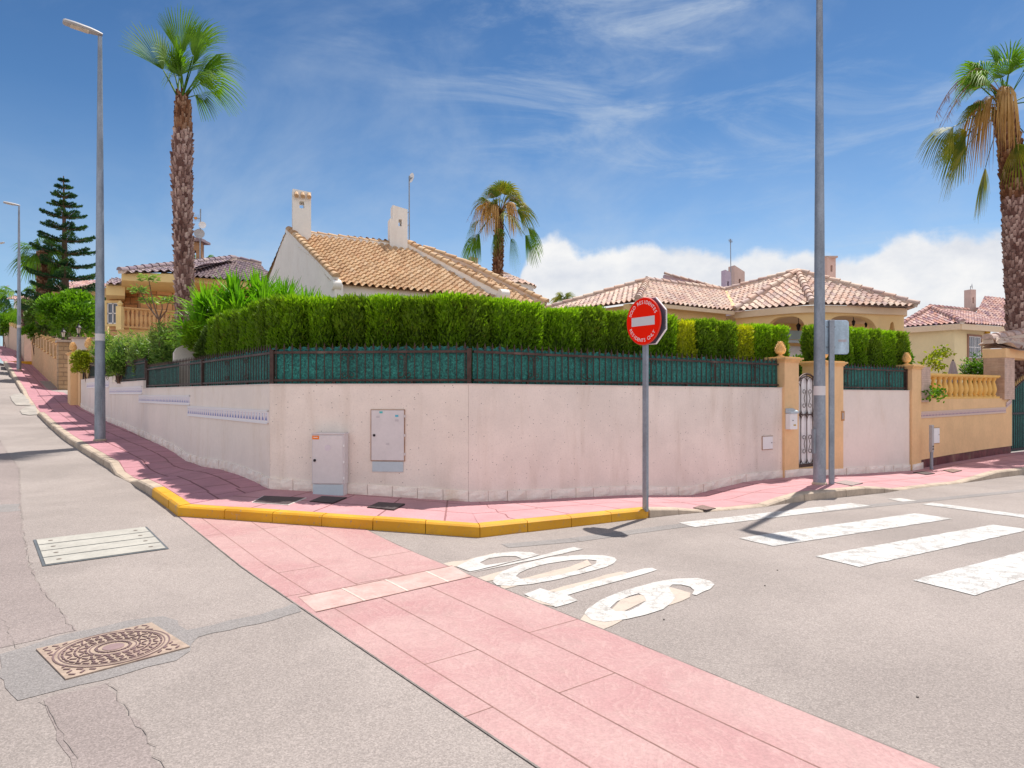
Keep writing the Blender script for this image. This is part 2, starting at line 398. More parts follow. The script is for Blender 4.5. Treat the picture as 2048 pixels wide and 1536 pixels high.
def mat_speckle(name,c,dot=(.12,.09,.09),stainc=(.42,.30,.20),amt=.35):
    """wall render with little dark stones in it"""
    m,nt,b=newmat(name); v=coords(nt,'Pos')
    d=vor_n(nt,v,19,'F1',0); rnd=node_sep(nt,vor_n(nt,v,19,'F1',1))
    dots=math_n(nt,'MULTIPLY',math_n(nt,'LESS_THAN',d,.125),math_n(nt,'GREATER_THAN',rnd,.62))
    d2=vor_n(nt,v,34,'F1',0); rnd2=node_sep(nt,vor_n(nt,v,34,'F1',1))
    dots2=math_n(nt,'MULTIPLY',math_n(nt,'LESS_THAN',d2,.2),math_n(nt,'GREATER_THAN',rnd2,.55))
    n=noise_n(nt,v,1.3,6,.6); n2=noise_n(nt,v,40,3,.6)
    cc=mixc(nt,mrange(nt,n,.3,.7),tuple(k*.92 for k in c),tuple(min(1,k*1.05) for k in c))
    st=noise_n(nt,coords(nt,'Pos',(1,1,.16)),2.6,6,.65,.3)
    cc=mixc(nt,math_n(nt,'MULTIPLY',mrange(nt,st,.48,.72),amt),cc,stainc)
    cc=mixc(nt,math_n(nt,'MULTIPLY',dots2,.30),cc,(.45,.34,.33))
    cc=mixc(nt,math_n(nt,'MULTIPLY',dots,.75),cc,dot)
    cc=mixc(nt,.35,cc,ramp(nt,n2,[(.3,.9),(.7,1.1)]),'MULTIPLY')
    nt.links.new(cc,b.inputs['Base Color']); b.inputs['Roughness'].default_value=.85
    bump_n(nt,b,n2,.2,.004); return m
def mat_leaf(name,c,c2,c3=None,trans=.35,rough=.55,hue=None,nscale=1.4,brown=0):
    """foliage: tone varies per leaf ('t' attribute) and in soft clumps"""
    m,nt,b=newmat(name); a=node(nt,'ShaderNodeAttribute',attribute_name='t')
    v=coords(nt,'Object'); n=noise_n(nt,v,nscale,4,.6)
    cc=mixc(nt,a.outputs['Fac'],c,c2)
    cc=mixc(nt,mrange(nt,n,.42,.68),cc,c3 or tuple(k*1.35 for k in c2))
    if brown:
        v2=coords(nt,'Pos'); nb=noise_n(nt,v2,5.5,4,.7); cc=mixc(nt,math_n(nt,'MULTIPLY',mrange(nt,nb,.60,.70),brown),cc,(.20,.11,.025))
    nt.links.new(cc,b.inputs['Base Color']); b.inputs['Roughness'].default_value=rough; b.inputs['Specular IOR Level'].default_value=.3
    tr=node(nt,'ShaderNodeBsdfTranslucent'); mx=node(nt,'ShaderNodeMixShader'); mx.inputs[0].default_value=trans
    tcol=mixc(nt,1.0,cc,(1.25,1.35,.6),'MULTIPLY'); nt.links.new(tcol,tr.inputs[0])
    out=[x for x in nt.nodes if x.type=='OUTPUT_MATERIAL'][0]
    nt.links.new(b.outputs[0],mx.inputs[1]); nt.links.new(tr.outputs[0],mx.inputs[2]); nt.links.new(mx.outputs[0],out.inputs[0]); return m
def mat_tiles(name,cols,scale=1.0):
    """clay roof tiles: one tone per tile from the UV cell, weathering noise"""
    m,nt,b=newmat(name); uv=coords(nt,'UV'); v=coords(nt,'Pos')
    fl=node(nt,'ShaderNodeVectorMath',operation='FLOOR'); nt.links.new(uv,fl.inputs[0])
    wn=node(nt,'ShaderNodeTexWhiteNoise',noise_dimensions='2D'); nt.links.new(fl.outputs[0],wn.inputs['Vector'])
    cc=ramp(nt,wn.outputs[0],[(i/(len(cols)-1),c) for i,c in enumerate(cols)])
    n=noise_n(nt,v,9,5,.65); n1=noise_n(nt,v,1.3,4,.6)
    cc=mixc(nt,.8,cc,ramp(nt,n,[(.3,.72),(.7,1.18)]),'MULTIPLY')
    cc=mixc(nt,.6,cc,ramp(nt,n1,[(.3,.85),(.7,1.12)]),'MULTIPLY')
    nt.links.new(cc,b.inputs['Base Color']); b.inputs['Roughness'].default_value=.8
    bump_n(nt,b,n,.25,.01); return m
def mat_galv(name,c=(.29,.32,.37)):
    m,nt,b=newmat(name); v=coords(nt,'Object',(1,1,.3))
    n=noise_n(nt,v,6,5,.6); sp=node_sep(nt,vor_n(nt,coords(nt,'Object'),45,'F1',1))
    cc=mixc(nt,mrange(nt,n,.3,.7),tuple(k*.8 for k in c),tuple(k*1.2 for k in c))
    cc=mixc(nt,.35,cc,ramp(nt,sp,[(0,.8),(1,1.2)]),'MULTIPLY')
    nt.links.new(cc,b.inputs['Base Color']); b.inputs['Metallic'].default_value=.55; b.inputs['Roughness'].default_value=.55; return m
def mat_kerbpaint():
    m,nt,b=newmat('yellow_kerb_paint'); v=coords(nt,'Pos')
    n=noise_n(nt,v,6,7,.7); n2=noise_n(nt,v,30,4,.7)
    cc=mixc(nt,mrange(nt,noise_n(nt,v,1.5,4,.6),.35,.65),(.60,.28,.004),(.70,.36,.008))
    cc=mixc(nt,math_n(nt,'MULTIPLY',mrange(nt,n,.55,.70),.55),cc,(.42,.19,.03))
    cc=mixc(nt,math_n(nt,'MULTIPLY',mrange(nt,n2,.60,.68),.85),cc,(.26,.20,.15))
    big=noise_n(nt,v,3.1,7,.75); cc=mixc(nt,math_n(nt,'MULTIPLY',mrange(nt,big,.60,.66),.7),cc,(.36,.28,.20))
    nt.links.new(cc,b.inputs['Base Color']); b.inputs['Roughness'].default_value=.6
    bump_n(nt,b,math_n(nt,'ADD',n,n2),.3,.006); return m
def mat_trunk(name,cols):
    m,nt,b=newmat(name); a=node(nt,'ShaderNodeAttribute',attribute_name='t'); v=coords(nt,'Object')
    cc=ramp(nt,a.outputs['Fac'],[(i/(len(cols)-1),c) for i,c in enumerate(cols)])
    cc=mixc(nt,.7,cc,ramp(nt,noise_n(nt,v,22,4,.6),[(.3,.6),(.7,1.3)]),'MULTIPLY')
    nt.links.new(cc,b.inputs['Base Color']); b.inputs['Roughness'].default_value=.9
    bump_n(nt,b,noise_n(nt,coords(nt,'Object',(1,1,.2)),60,3,.6),.5,.01); return m
def mat_grating(name,c=(.07,.05,.05),c2=(.22,.17,.15),rel=(14,14)):
    m,nt,b=newmat(name); uv=coords(nt,'UV',(rel[0],rel[1],1))
    ck=node(nt,'ShaderNodeTexBrick',offset=.5,i={'Scale':1.0,'Mortar Size':.12,'Mortar Smooth':.1,'Brick Width':1.0,'Row Height':.5}); nt.links.new(uv,ck.inputs[0])
    ck.inputs['Color1'].default_value=(*c2,1); ck.inputs['Color2'].default_value=(*c2,1); ck.inputs['Mortar'].default_value=(*c,1)
    nt.links.new(ck.outputs[0],b.inputs['Base Color']); b.inputs['Roughness'].default_value=.6; b.inputs['Metallic'].default_value=.2
    bump_n(nt,b,ck.outputs[1],-.5,.006); return m
def mat_shadecloth():
    m,nt,b=newmat('green_plastic_screen'); v=coords(nt,'Pos',(1,1,1))
    n=noise_n(nt,v,34,5,.8); n2=noise_n(nt,v,3,4,.6)
    cc=ramp(nt,n,[(.32,(.003,.030,.030)),(.45,(.009,.105,.095)),(.58,(.025,.25,.21)),(.72,(.08,.45,.38))])
    cc=mixc(nt,.7,cc,ramp(nt,n2,[(.3,.7),(.7,1.25)]),'MULTIPLY')
    nt.links.new(cc,b.inputs['Base Color']); b.inputs['Roughness'].default_value=.6
    bump_n(nt,b,n,.9,.02); return m
def mat_tilefrieze(name,c1,c2,c3,per=.14):
    """decorated ceramic band: u along (m), v 0..1 across"""
    m,nt,b=newmat(name); tc=node(nt,'ShaderNodeTexCoord'); s=node(nt,'ShaderNodeSeparateXYZ'); nt.links.new(tc.outputs['UV'],s.inputs[0])
    u=math_n(nt,'ABSOLUTE',math_n(nt,'SUBTRACT',math_n(nt,'FRACT',math_n(nt,'DIVIDE',s.outputs[0],per)),.5)); vv=s.outputs[1]
    wdt=math_n(nt,'ADD',.16,math_n(nt,'MULTIPLY',math_n(nt,'SINE',math_n(nt,'MULTIPLY',vv,7.0)),.12))
    leaf=math_n(nt,'MULTIPLY',math_n(nt,'LESS_THAN',u,wdt),math_n(nt,'MULTIPLY',math_n(nt,'GREATER_THAN',vv,.2),math_n(nt,'LESS_THAN',vv,.84)))
    edge=math_n(nt,'MULTIPLY',math_n(nt,'GREATER_THAN',u,.44),math_n(nt,'MULTIPLY',math_n(nt,'GREATER_THAN',vv,.15),math_n(nt,'LESS_THAN',vv,.88)))
    cc=mixc(nt,leaf,c1,c2); cc=mixc(nt,edge,cc,c3)
    nt.links.new(cc,b.inputs['Base Color']); b.inputs['Roughness'].default_value=.35; return m
MT={}
MT['asphalt']=mat_asphalt('asphalt',(.335,.290,.270),(.25,.215,.205))
MT['asphalt_patch']=mat_asphalt('asphalt_repair',(.285,.262,.255),(.23,.212,.21))
MT['asphalt_left']=mat_asphalt('asphalt_strip',(.305,.255,.242),(.25,.21,.205))
MT['crackfill']=M('crack',(.22,.19,.175),.9,.4)
MT['pink_tile']=mat_paver('pink_pavement',(.48,.235,.27),(.44,.215,.245),(.22,.09,.10),.8,.4,ms=.016)
MT['pink_tile2']=mat_paver('pink_pavement_corner',(.52,.275,.295),(.48,.25,.27),(.27,.12,.125),.85,.6,0,ms=.016)
MT['pinkband']=mat_pinkband()
MT['paleband']=M('pale_pink_stone',(.53,.35,.32),.7,.2,5,.3,40,kind='Pos')
MT['joint']=M('joint',(.30,.17,.15),.9,.3,kind='Pos')
MT['grout']=M('grout',(.62,.52,.46),.9,.2,kind='Pos')
MT['kerb']=M('kerb_concrete',(.47,.38,.30),.85,.2,2.2,.5,45,kind='Pos',bd=.008,stain=((.22,.17,.13),.6))
MT['kerb_y']=mat_kerbpaint()
MT['paint']=mat_roadpaint('road_paint',(.56,.55,.54),wear=.80,thr=.57)
MT['paint_new']=mat_roadpaint('fresh_road_paint',(.56,.54,.52),wear=.75,thr=.585)
MT['paint_old']=mat_roadpaint('faded_road_paint',(.52,.43,.36),wear=.35,thr=.58)
MT['wall']=mat_speckle('wall_render',(.84,.745,.675),amt=.24)
MT['wall_plain']=M('wall_render_plain',(.83,.74,.675),.85,.05,1.5,.25,50,kind='Pos',stain=((.58,.43,.28),.28))
MT['coping']=M('wall_cap',(.72,.66,.62),.8,.1,kind='Pos')
MT['plinth']=M('rough_stone_plinth',(.90,.80,.72),.8,.10,3.5,.55,16,kind='Pos',bd=.02,stain=((.66,.44,.24),.45))
MT['frieze']=mat_tilefrieze('blue_white_tiles',(.78,.76,.80),(.09,.13,.42),(.50,.28,.36))
MT['frieze2']=mat_tilefrieze('patterned_tiles',(.66,.48,.40),(.16,.06,.20),(.42,.20,.26),.07)
MT['iron']=M('brown_iron',(.075,.045,.038),.55,.35,12,.3,80,metal=.3,stain=((.24,.16,.13),.5))
MT['iron_black']=M('black_iron',(.030,.022,.028),.5,.2,metal=.3)
MT['screen']=mat_shadecloth()
MT['ochre']=M('ochre_render',(.82,.54,.29),.85,.08,1.6,.3,70,kind='Pos',stain=((.60,.40,.22),.35))
MT['ochre_trim']=M('ochre_stone',(.80,.52,.24),.75,.12,6,.3,40,kind='Pos')
MT['white']=M('white_metal',(.84,.83,.84),.45,.04)
MT['plastic']=M('grey_white_plastic',(.68,.64,.65),.5,.06,3,.05)
MT['plastic2']=M('pale_blue_plastic',(.50,.58,.64),.5,.06,3,.05)
MT['cast']=M('cast_iron',(.055,.038,.040),.6,.3,9,.3,60)
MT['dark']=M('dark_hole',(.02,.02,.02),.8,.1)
MT['galv']=mat_galv('galvanised_steel')
MT['galv2']=mat_galv('sign_back_aluminium',(.45,.56,.66))
MT['lampgrey']=M('lamp_grey',(.42,.41,.42),.5,.1)
MT['glass_lamp']=M('lamp_glass',(.62,.56,.46),.25,.2,8)
MT['red']=M('sign_red',(.95,.018,.004),.7,.02,2,0,spec=.05)
MT['signwhite']=M('sign_white',(.66,.66,.69),.4,.02,2,0)
MT['letter']=M('letter_white',(.86,.85,.86),.45,.0,2,0)
# ------------------------------------------------ ground, roads, kerbs, pavements, markings
def axis(lo,hi,dl,dh,step):
    a=list(np.arange(dl,dh+1e-6,step)); x,s=dh,step
    while x<hi: s*=1.35; x+=s; a.append(x)
    x,s=dl,step
    while x>lo: s*=1.35; x-=s; a.insert(0,x)
    return a
GX=axis(-420,420,-14,18,.4); GY=axis(-60,900,0,24,.4)
def build_road():
    V_=[];n=len(GX)
    for y in GY:
        for x in GX: V_.append((x,y,road(x,y)))
    Fq=[(j*n+i,j*n+i+1,(j+1)*n+i+1,(j+1)*n+i) for j in range(len(GY)-1) for i in range(n-1)]
    o=npmesh('asphalt_road',np.array(V_),np.array(Fq),MT['asphalt']); tag(o,kind='structure')
build_road()
def drape_into(MBx,poly,off,slot=0,holes=()):
    """polygon (x,y) laid on the road, cut along the road grid so that it follows it exactly"""
    bm=bmesh.new(); vs=[bm.verts.new((x,y,0)) for x,y in poly]
    if holes:
        es=[bm.edges.new((vs[i],vs[(i+1)%len(vs)])) for i in range(len(vs))]
        for h in holes:
            hv=[bm.verts.new((x,y,0)) for x,y in h]
            es+=[bm.edges.new((hv[i],hv[(i+1)%len(hv)])) for i in range(len(hv))]
        bmesh.ops.triangle_fill(bm,use_beauty=True,use_dissolve=False,edges=es,normal=(0,0,1))
    else:
        f=bm.faces.new(vs); bmesh.ops.triangulate(bm,faces=[f])
    xs=[p[0] for p in poly]; ys=[p[1] for p in poly]
    for arr,ax in ((GX,0),(GY,1)):
        lo,hi=(min(xs),max(xs)) if ax==0 else (min(ys),max(ys))
        for g in arr:
            if lo<g<hi:
                no=(1,0,0) if ax==0 else (0,1,0); co=(g,0,0) if ax==0 else (0,g,0)
                bmesh.ops.bisect_plane(bm,geom=bm.verts[:]+bm.edges[:]+bm.faces[:],plane_co=co,plane_no=no,dist=1e-5)
    bm.verts.ensure_lookup_table(); b=len(MBx.v)
    bm.verts.index_update()
    for v in bm.verts: MBx.v.append((v.co.x,v.co.y,roadmesh(v.co.x,v.co.y)+off))
    MBx.cur=slot
    for f in bm.faces:
        idx=[b+v.index for v in f.verts]
        if f.normal.z<0: idx=idx[::-1]
        MBx.face(idx)
    bm.free()
import bisect as _b
def roadmesh(x,y):
    i=max(0,min(len(GX)-2,_b.bisect_right(GX,x)-1)); j=max(0,min(len(GY)-2,_b.bisect_right(GY,y)-1))
    x0,x1,y0,y1=GX[i],GX[i+1],GY[j],GY[j+1]; s=(x-x0)/(x1-x0); t=(y-y0)/(y1-y0)
    return (road(x0,y0)*(1-s)+road(x1,y0)*s)*(1-t)+(road(x0,y1)*(1-s)+road(x1,y1)*s)*t
def gp(px,py): g=G(px,py); return (g[0],g[1])
def strip(p0,p1,w):
    p0,p1=Vector((*p0,)),Vector((*p1,)); d=(p1-p0).normalized(); n=Vector((-d.y,d.x))*w/2
    return [tuple(p0-n),tuple(p1-n),tuple(p1+n),tuple(p0+n)]
def densify(pts,step=.12,jit=.012,seed=1):
    rg=random.Random(seed); out=[]
    n=len(pts)
    for i in range(n):
        a,b=Vector(pts[i]),Vector(pts[(i+1)%n]); k=max(1,int((b-a).length/step))
        for j in range(k):
            p=a.lerp(b,j/k); out.append((p.x+rg.uniform(-jit,jit),p.y+rg.uniform(-jit,jit)))
    return out
# -- pink crossing band
def build_band():
    L0,L1=Vector(gp(360,1036)),Vector(gp(1075,1536)); R0,R1=Vector(gp(735,1061)),Vector(gp(1880,1536))
    dl=(L1-L0).normalized(); dr=(R1-R0).normalized()
    K=Vector(xy(-1.3,1.17)); A=Vector(xy(1.16,-1.52)); kd=(A-K).normalized()
    Le=L0+dl*13; Re=R0+dr*13
    # top edge tucked under the kerb face
    def hit(p,d):
        # intersect p+d*t with kerb line K+kd*s
        det=d.x*(-kd.y)+kd.x*d.y; rx,ry=K.x-p.x,K.y-p.y
        t=(rx*(-kd.y)+kd.x*ry)/det; return p+d*t
    Lt,Rt=hit(L0,dl),hit(R0,dr)
    m=MB(); drape_into(m,[tuple(Lt),tuple(Le),tuple(Re),tuple(Rt)],.0052,0)
    def at(f,t): return (Lt+(Rt-Lt)*f)+( (dl*(1-f)+dr*f).normalized())*t
    for f in (.13,.40,.70):
        ln=13
        drape_into(m,strip(tuple(at(f,.02)),tuple(at(f,ln)),.008),.0065,2)
    # pale stone strip across
    a0,a1,b1,b0=[Vector(gp(*p)) for p in ((597,1196),(632,1226),(943,1155),(905,1133))]
    drape_into(m,[tuple(a0),tuple(a1),tuple(b1),tuple(b0)],.007,1)
    for f in (.25,.52,.80):
        drape_into(m,strip(tuple(a0.lerp(b0,f)),tuple(a1.lerp(b1,f+.03)),.02),.009,3)
    for p,q in ((a0,b0),(a1,b1)): drape_into(m,strip(tuple(p),tuple(q),.012),.0095,2)
    # cross joints, staggered from strip to strip
    fr=[0,.13,.40,.70,1]
    rg=random.Random(4)
    for k in range(4):
        pd=Vector((-dl.y,dl.x)); pd=pd if pd.x>0 else -pd
        t=[1.2,3.0,1.2,3.0][k]
        while t<12:
            if t>.3:
                c0=Lt+dl*t
                def xon(f):   # where the perpendicular joint meets long line f
                    o=Lt+(Rt-Lt)*f; d_=(dl*(1-f)+dr*f).normalized(); det=pd.x*(-d_.y)+d_.x*pd.y; rx,ry=o.x-c0.x,o.y-c0.y
                    return c0+pd*((rx*(-d_.y)+d_.x*ry)/det)
                drape_into(m,strip(tuple(xon(fr[k])),tuple(xon(fr[k+1])),.007),.0065,2)
            t+=2.6+rg.uniform(-.1,.1)
    # dark gap on both long edges
    for p,d in ((Lt,dl),(Rt,dr)): drape_into(m,strip(tuple(p),tuple(p+d*13),.012),.0055,4)
    tag(m.build('pink_crossing_band',[MT['pinkband'],MT['paleband'],MT['joint'],MT['grout'],MT['crackfill']]),kind='structure')
build_band()
# -- kerbs
def kerb_pts(L,side):
    return [(AB(a,b),h) for a,b,h in L]
def kerb_run(name,pts,mat,y0=None):
    """pts: list of (Vector foot, height, inward Vector); individual stones with open joints"""
    m=MB(); 
    segs=[]
    for (p,h,n),(q,h2,n2) in zip(pts,pts[1:]):
        L_=(q-p).length; k=max(1,round(L_/.62))
        for i in range(k):
            s0,s1=i/k,(i+1)/k
            g=.004/L_
            segs.append((p.lerp(q,s0+g),p.lerp(q,s1-g),h+(h2-h)*s0,h+(h2-h)*s1,n.lerp(n2,s0),n.lerp(n2,s1)))
    rg=random.Random(7)
    for a,b,ha,hb,na,nb in segs:
        j=rg.uniform(-.004,.004)
        prof=[]
        for p,h,n in ((a,ha,na),(b,hb,nb)):
            z=road(p.x,p.y); W=.16; q=p+n*j
            prof.append([(q.x,q.y,z-.12),(q.x+n.x*.012,q.y+n.y*.012,z+max(.004,h-.022)),(q.x+n.x*.035,q.y+n.y*.035,z+h+j),(q.x+n.x*W,q.y+n.y*W,z+h+.004+j),(q.x+n.x*W,q.y+n.y*W,z-.12)])
        n0=len(m.v); m.v+=prof[0]+prof[1]
        for k in range(4): m.face([n0+k+1,n0+k,n0+5+k,n0+5+k+1])
        m.face([n0+0,n0+1,n0+2,n0+3,n0+4]); m.face([n0+9,n0+8,n0+7,n0+6,n0+5])
    o=m.build(name,mat); tag(o,kind='structure'); bm=bmesh.new(); bm.from_mesh(o.data); bmesh.ops.recalc_face_normals(bm,faces=bm.faces); bm.to_mesh(o.data); bm.free()
    return o
NL=Vector((.7826,.6225,0)); NR=Vector((-.549,.836,0)); 
_K=AB(-1.3,1.17); _A=AB(1.16,-1.52); _kd=(_A-_K).normalized(); NC=Vector((-_kd.y,_kd.x,0)); NC=NC if NC.y>0 else -NC
nB=(NL+NC).normalized()*1.08; nA=(NR+NC).normalized()*1.02
def interp(Ls,key,t):
    for p,q in zip(Ls,Ls[1:]):
        if p[key]<=t<=q[key]:
            f=(t-p[key])/(q[key]-p[key]); return tuple(p[i]+(q[i]-p[i])*f for i in range(3))
    return Ls[-1]
KLp=[(AB(a,b),h,NL if i else nB) for i,(a,b,h) in enumerate(KL)]
KRp=[(AB(a,b),h,NR if i else nA) for i,(a,b,h) in enumerate(KR)]
# yellow from b=3.0 round the corner to a=3.75
ksplit=interp(KL,1,2.85); yl=[(AB(ksplit[0],ksplit[1]),.13,NL)]+[(AB(-1.3,1.17),.13,nB)]+[KRp[0]]+[(AB(3.74,-1.52),.12,NR)]
kerb_run('yellow_kerb',yl,MT['kerb_y'])
kerb_run('kerb',[(AB(ksplit[0],ksplit[1]),.13,NL)]+KLp[1:],MT['kerb'])
kerb_run('kerb',KRp[1:],MT['kerb'])
kerb_run('yellow_kerb',[(AB(-1.52,47.9),.13,-Vv),(AB(3,48.2),.13,-Vv)][::-1],MT['kerb_y'])
# -- pavement surfaces between kerb and wall
def pave():
    m=MB(); m2=MB()
    def row(kp,kn,kh,wp,wz,n=4):
        a=kp+kn*.158; za=road(kp.x,kp.y)+kh
        out=[]
        for i in range(n+1):
            f=i/n; p=a.lerp(wp,f); out.append((p.x,p.y,za+(wz-za)*(f*f*(3-2*f))))
        return out
    def skin(mb,rows,us,flip=False):
        for r0,r1,u0,u1 in zip(rows,rows[1:],us,us[1:]):
            for i in range(len(r0)-1):
                w0=(Vector(r0[i])-Vector(r0[0])).length; w1=(Vector(r0[i+1])-Vector(r0[0])).length
                pts=[r0[i],r1[i],r1[i+1],r0[i+1]]; uv=[(u0,w0),(u1,w0),(u1,w1),(u0,w1)]
                if flip: pts=pts[::-1]; uv=uv[::-1]
                mb.quad(pts,uv)
    rows=[];us=[]
    bs=sorted(set([1.17]+[k[1] for k in KL if k[1]>1.2]+[b for b,_ in ZWL if b>2]+list(np.arange(2,48,1.0))))
    for b in bs:
        a_,b_,h_=interp(KL,1,b)
        wb=b if b>1.8 else 1.77
        wz=lerp(ZWL,wb); aw=0.06
        rows.append(row(AB(a_,b_),nB if b==1.17 else NL,h_,AB(aw,wb),wz)); us.append(b)
    skin(m,rows,us)
    rows=[];us=[]
    for i in range(9):
        f=i/8; kp=_K.lerp(_A,f); kn=(nB.lerp(NC,f*2) if f<.5 else NC.lerp(nA,f*2-1)); wp=AB(0,1.77).lerp(AB(2.01,0),f)+NC*.06
        rows.append(row(kp,kn,.13,wp,.28+(.14-.28)*f)); us.append((kp-_K).length)
    skin(m2,rows,us)
    rows=[];us=[]
    as_=sorted(set([1.16]+[k[0] for k in KR if k[0]>1.2]+[a for a,_ in ZWR if a>2.1]+list(np.arange(2.5,30,.8))))
    for a in as_:
        a_,b_,h_=interp(KR,0,a); wa=max(a,2.01)
        rows.append(row(AB(a_,b_),nA if a==1.16 else NR,h_,AB(wa,.06),lerp(ZWR,wa))); us.append(a)
    skin(m2,rows,us)
    for mb,nm,mt in ((m,'pavement',MT['pink_tile']),(m2,'pavement',MT['pink_tile2'])):
        tag(mb.build(nm,mt,smooth=True),kind='structure')
pave()
# far block pavement across the side street, uphill
def far_pave():
    m=MB(); 
    for b0,b1 in ((48.2,60),(60,75),(75,95)):
        pts=[]
        for a,b in ((-1.6,b0),(3.2 if b0<50 else .1,b0),(.1,b1),(-1.6,b1)):
            p=AB(a,b); pts.append((p.x,p.y,road(p.x,p.y)+.14))
        m.quad(pts,[(b0,0),(b0,2),(b1,2),(b1,0)])
    tag(m.build('pavement',MT['pink_tile']),kind='structure')
far_pave()
# -- road markings
def marking(name,polys,mat,off=.0055,jit=.006,label=None):
    m=MB()
    for pl,hs in polys:
        drape_into(m,densify(pl,.1,jit,len(pl)),off,0,[densify(h,.1,jit,3) for h in hs])
    return tag(m.build(name,mat),kind='structure')
def z5(pts): return [gp(800+x/2.9257,1050+y/2.9257) for x,y in pts]
marking('road_marking_stripe',[([gp(*p) for p in ((1358,1046),(1390,1055),(1742,1012),(1700,1007))],[])],MT['paint'])
marking('road_marking_stripe',[([gp(*p) for p in ((1478,1077),(1546,1093),(1905,1038),(1830,1027))],[])],MT['paint'])
marking('road_marking_stripe',[([gp(*p) for p in ((1630,1113),(1718,1135),(2062,1060),(1986,1050))],[])],MT['paint'])
marking('road_marking_stripe',[([gp(1826,1161),gp(1949,1192),xy(6.66,-5.52),xy(6.78,-5.02)],[])],MT['paint'])
for k in (1,2,3): marking('road_marking_stripe',[([xy(3.18-.18*k,-5-k),xy(3.05-.18*k,-5.5-k),xy(6.66-.15*k,-5.52-k),xy(6.78-.15*k,-5.02-k)],[])],MT['paint'])
marking('road_marking_dash',[([gp(*p) for p in ((1775,998),(1805,1004),(1835,1002),(1800,997))],[])],MT['paint_new'])
_s0,_s1=Vector(gp(1854,1007.5)),Vector(gp(2048,1033)); _e=_s1+(_s1-_s0).normalized()*3
marking('road_marking_line',[(strip(tuple(_s0),tuple(_e),.32),[])],MT['paint'])
# word on the road, painted over an older, shifted one
old=[[(218,234),(300,215),(385,208),(560,165),(560,190),(340,246),(260,240)],
     [(425,318),(560,283),(640,262),(640,290),(545,325),(480,336)],
     [(860,388),(1295,273),(1345,285),(930,398)],[(725,432),(800,405),(900,478),(860,470)],
     [(590,352),(690,320),(1000,245),(1100,205),(1125,235),(1010,275),(640,372),(600,380)],
     [(1235,500),(1290,440),(1425,405),(1440,440),(1300,515)],[(1420,470),(1580,365),(1700,400),(1700,425),(1580,470),(1440,500)],
     [(1052,560),(1085,515),(1180,545),(1330,545),(1188,612)]]
marking('faded_road_marking',[(z5(p),[]) for p in old],MT['paint_old'],.004,.01)
Pp=([(330,245),(385,218),(440,195),(560,168),(680,157),(770,163),(815,178),(700,207),(560,240),(410,276)],[[(470,222),(520,198),(600,185),(680,185),(712,198),(640,217),(500,238)]])
Ps=([(368,291),(420,281),(560,247),(700,212),(830,179),(1015,130),(1075,143),(860,190),(640,236)],[])
marking('road_letter_p',[(z5(Pp[0]),[z5(h) for h in Pp[1]]),(z5(Ps[0]),[])],MT['paint_new'])
Op=([(542,335),(560,305),(600,275),(720,228),(880,192),(1050,177),(1190,180),(1255,192),(1268,208),(1250,228),(1200,250),(1050,290),(900,325),(760,350),(640,360),(570,354)],[[(680,303),(700,283),(740,262),(860,229),(1000,208),(1100,204),(1150,211),(1145,230),(1060,262),(940,292),(800,317),(710,320)]])
marking('road_letter_o',[(z5(Op[0]),[z5(Op[1][0])])],MT['paint_new'])
marking('road_letter_t',[(z5([(725,408),(820,373),(905,398),(1330,284),(1430,258),(1475,254),(1505,266),(1400,298),(975,413),(1045,445),(915,484)]),[])],MT['paint_new'])
Sp=([(1080,522),(1095,492),(1200,430),(1330,380),(1480,340),(1620,316),(1740,313),(1815,328),(1840,350),(1815,378),(1738,413),(1705,408),(1722,385),(1700,365),(1645,352),(1598,352),(1575,368),(1585,392),(1610,420),(1590,455),(1540,495),(1440,530),(1320,556),(1200,570),(1115,558)],[[(1232,488),(1270,452),(1340,418),(1400,404),(1430,418),(1436,445),(1400,475),(1340,505),(1262,510)]])
marking('road_letter_s',[(z5(Sp[0]),[z5(Sp[1][0])])],MT['paint_new'])
# -- asphalt repairs, trench lines and cracks
def patch(pxs,mat='asphalt_patch',off=.003,jit=.02): return marking('asphalt_repair_patch',[([gp(*p) for p in pxs],[])],MT[mat],off,jit)
patch([(2,1310),(120,1272),(250,1243),(330,1232),(352,1242),(368,1262),(430,1250),(520,1230),(592,1207),(600,1224),(520,1248),(392,1275),(388,1300),(350,1322),(240,1352),(110,1385),(30,1402),(0,1350)])
patch([(0,880),(14,905),(38,935),(40,1000),(44,1060),(62,1140),(100,1200),(150,1262),(-60,1312),(-330,1260),(-120,1000)],'asphalt_left',.0022)
patch([(210,1368),(120,1390),(85,1402),(150,1560),(330,1560),(262,1430)],'asphalt_left',.0022)
patch([(-20,1010),(38,1008),(40,1022),(-20,1026)])
for pl in ([(700,1064),(800,1100),(1060,1092),(1300,1062),(1500,1038),(1750,1018),(2048,982)],):
    pass
m_=MB()
tr=[gp(*p) for p in ((1010,1092),(1150,1080),(1340,1054),(1500,1036),(1700,1016),(1900,996),(2060,980))]
for p,q in zip(tr,tr[1:]): drape_into(m_,strip(p,q,.20),.003,0)
tag(m_.build('asphalt_trench_repair',MT['asphalt_patch']),kind='structure')
m_=MB(); rg=random.Random(11)
def crack(pxs,w=.012):
    pts=[Vector(gp(*p)) for p in pxs]; fine=[]
    for a,b in zip(pts,pts[1:]):
        k=max(1,int((b-a).length/.07))
        for j in range(k): fine.append(a.lerp(b,j/k)+Vector((rg.uniform(-.02,.02),rg.uniform(-.02,.02))))
    fine.append(pts[-1])
    for a,b in zip(fine,fine[1:]): drape_into(m_,strip(tuple(a),tuple(b),w*.26*rg.uniform(.2,1.1)),.0058,0)
crack([(0,880),(14,905),(38,935),(40,1000),(44,1060),(62,1140),(100,1200),(150,1262)],.016)
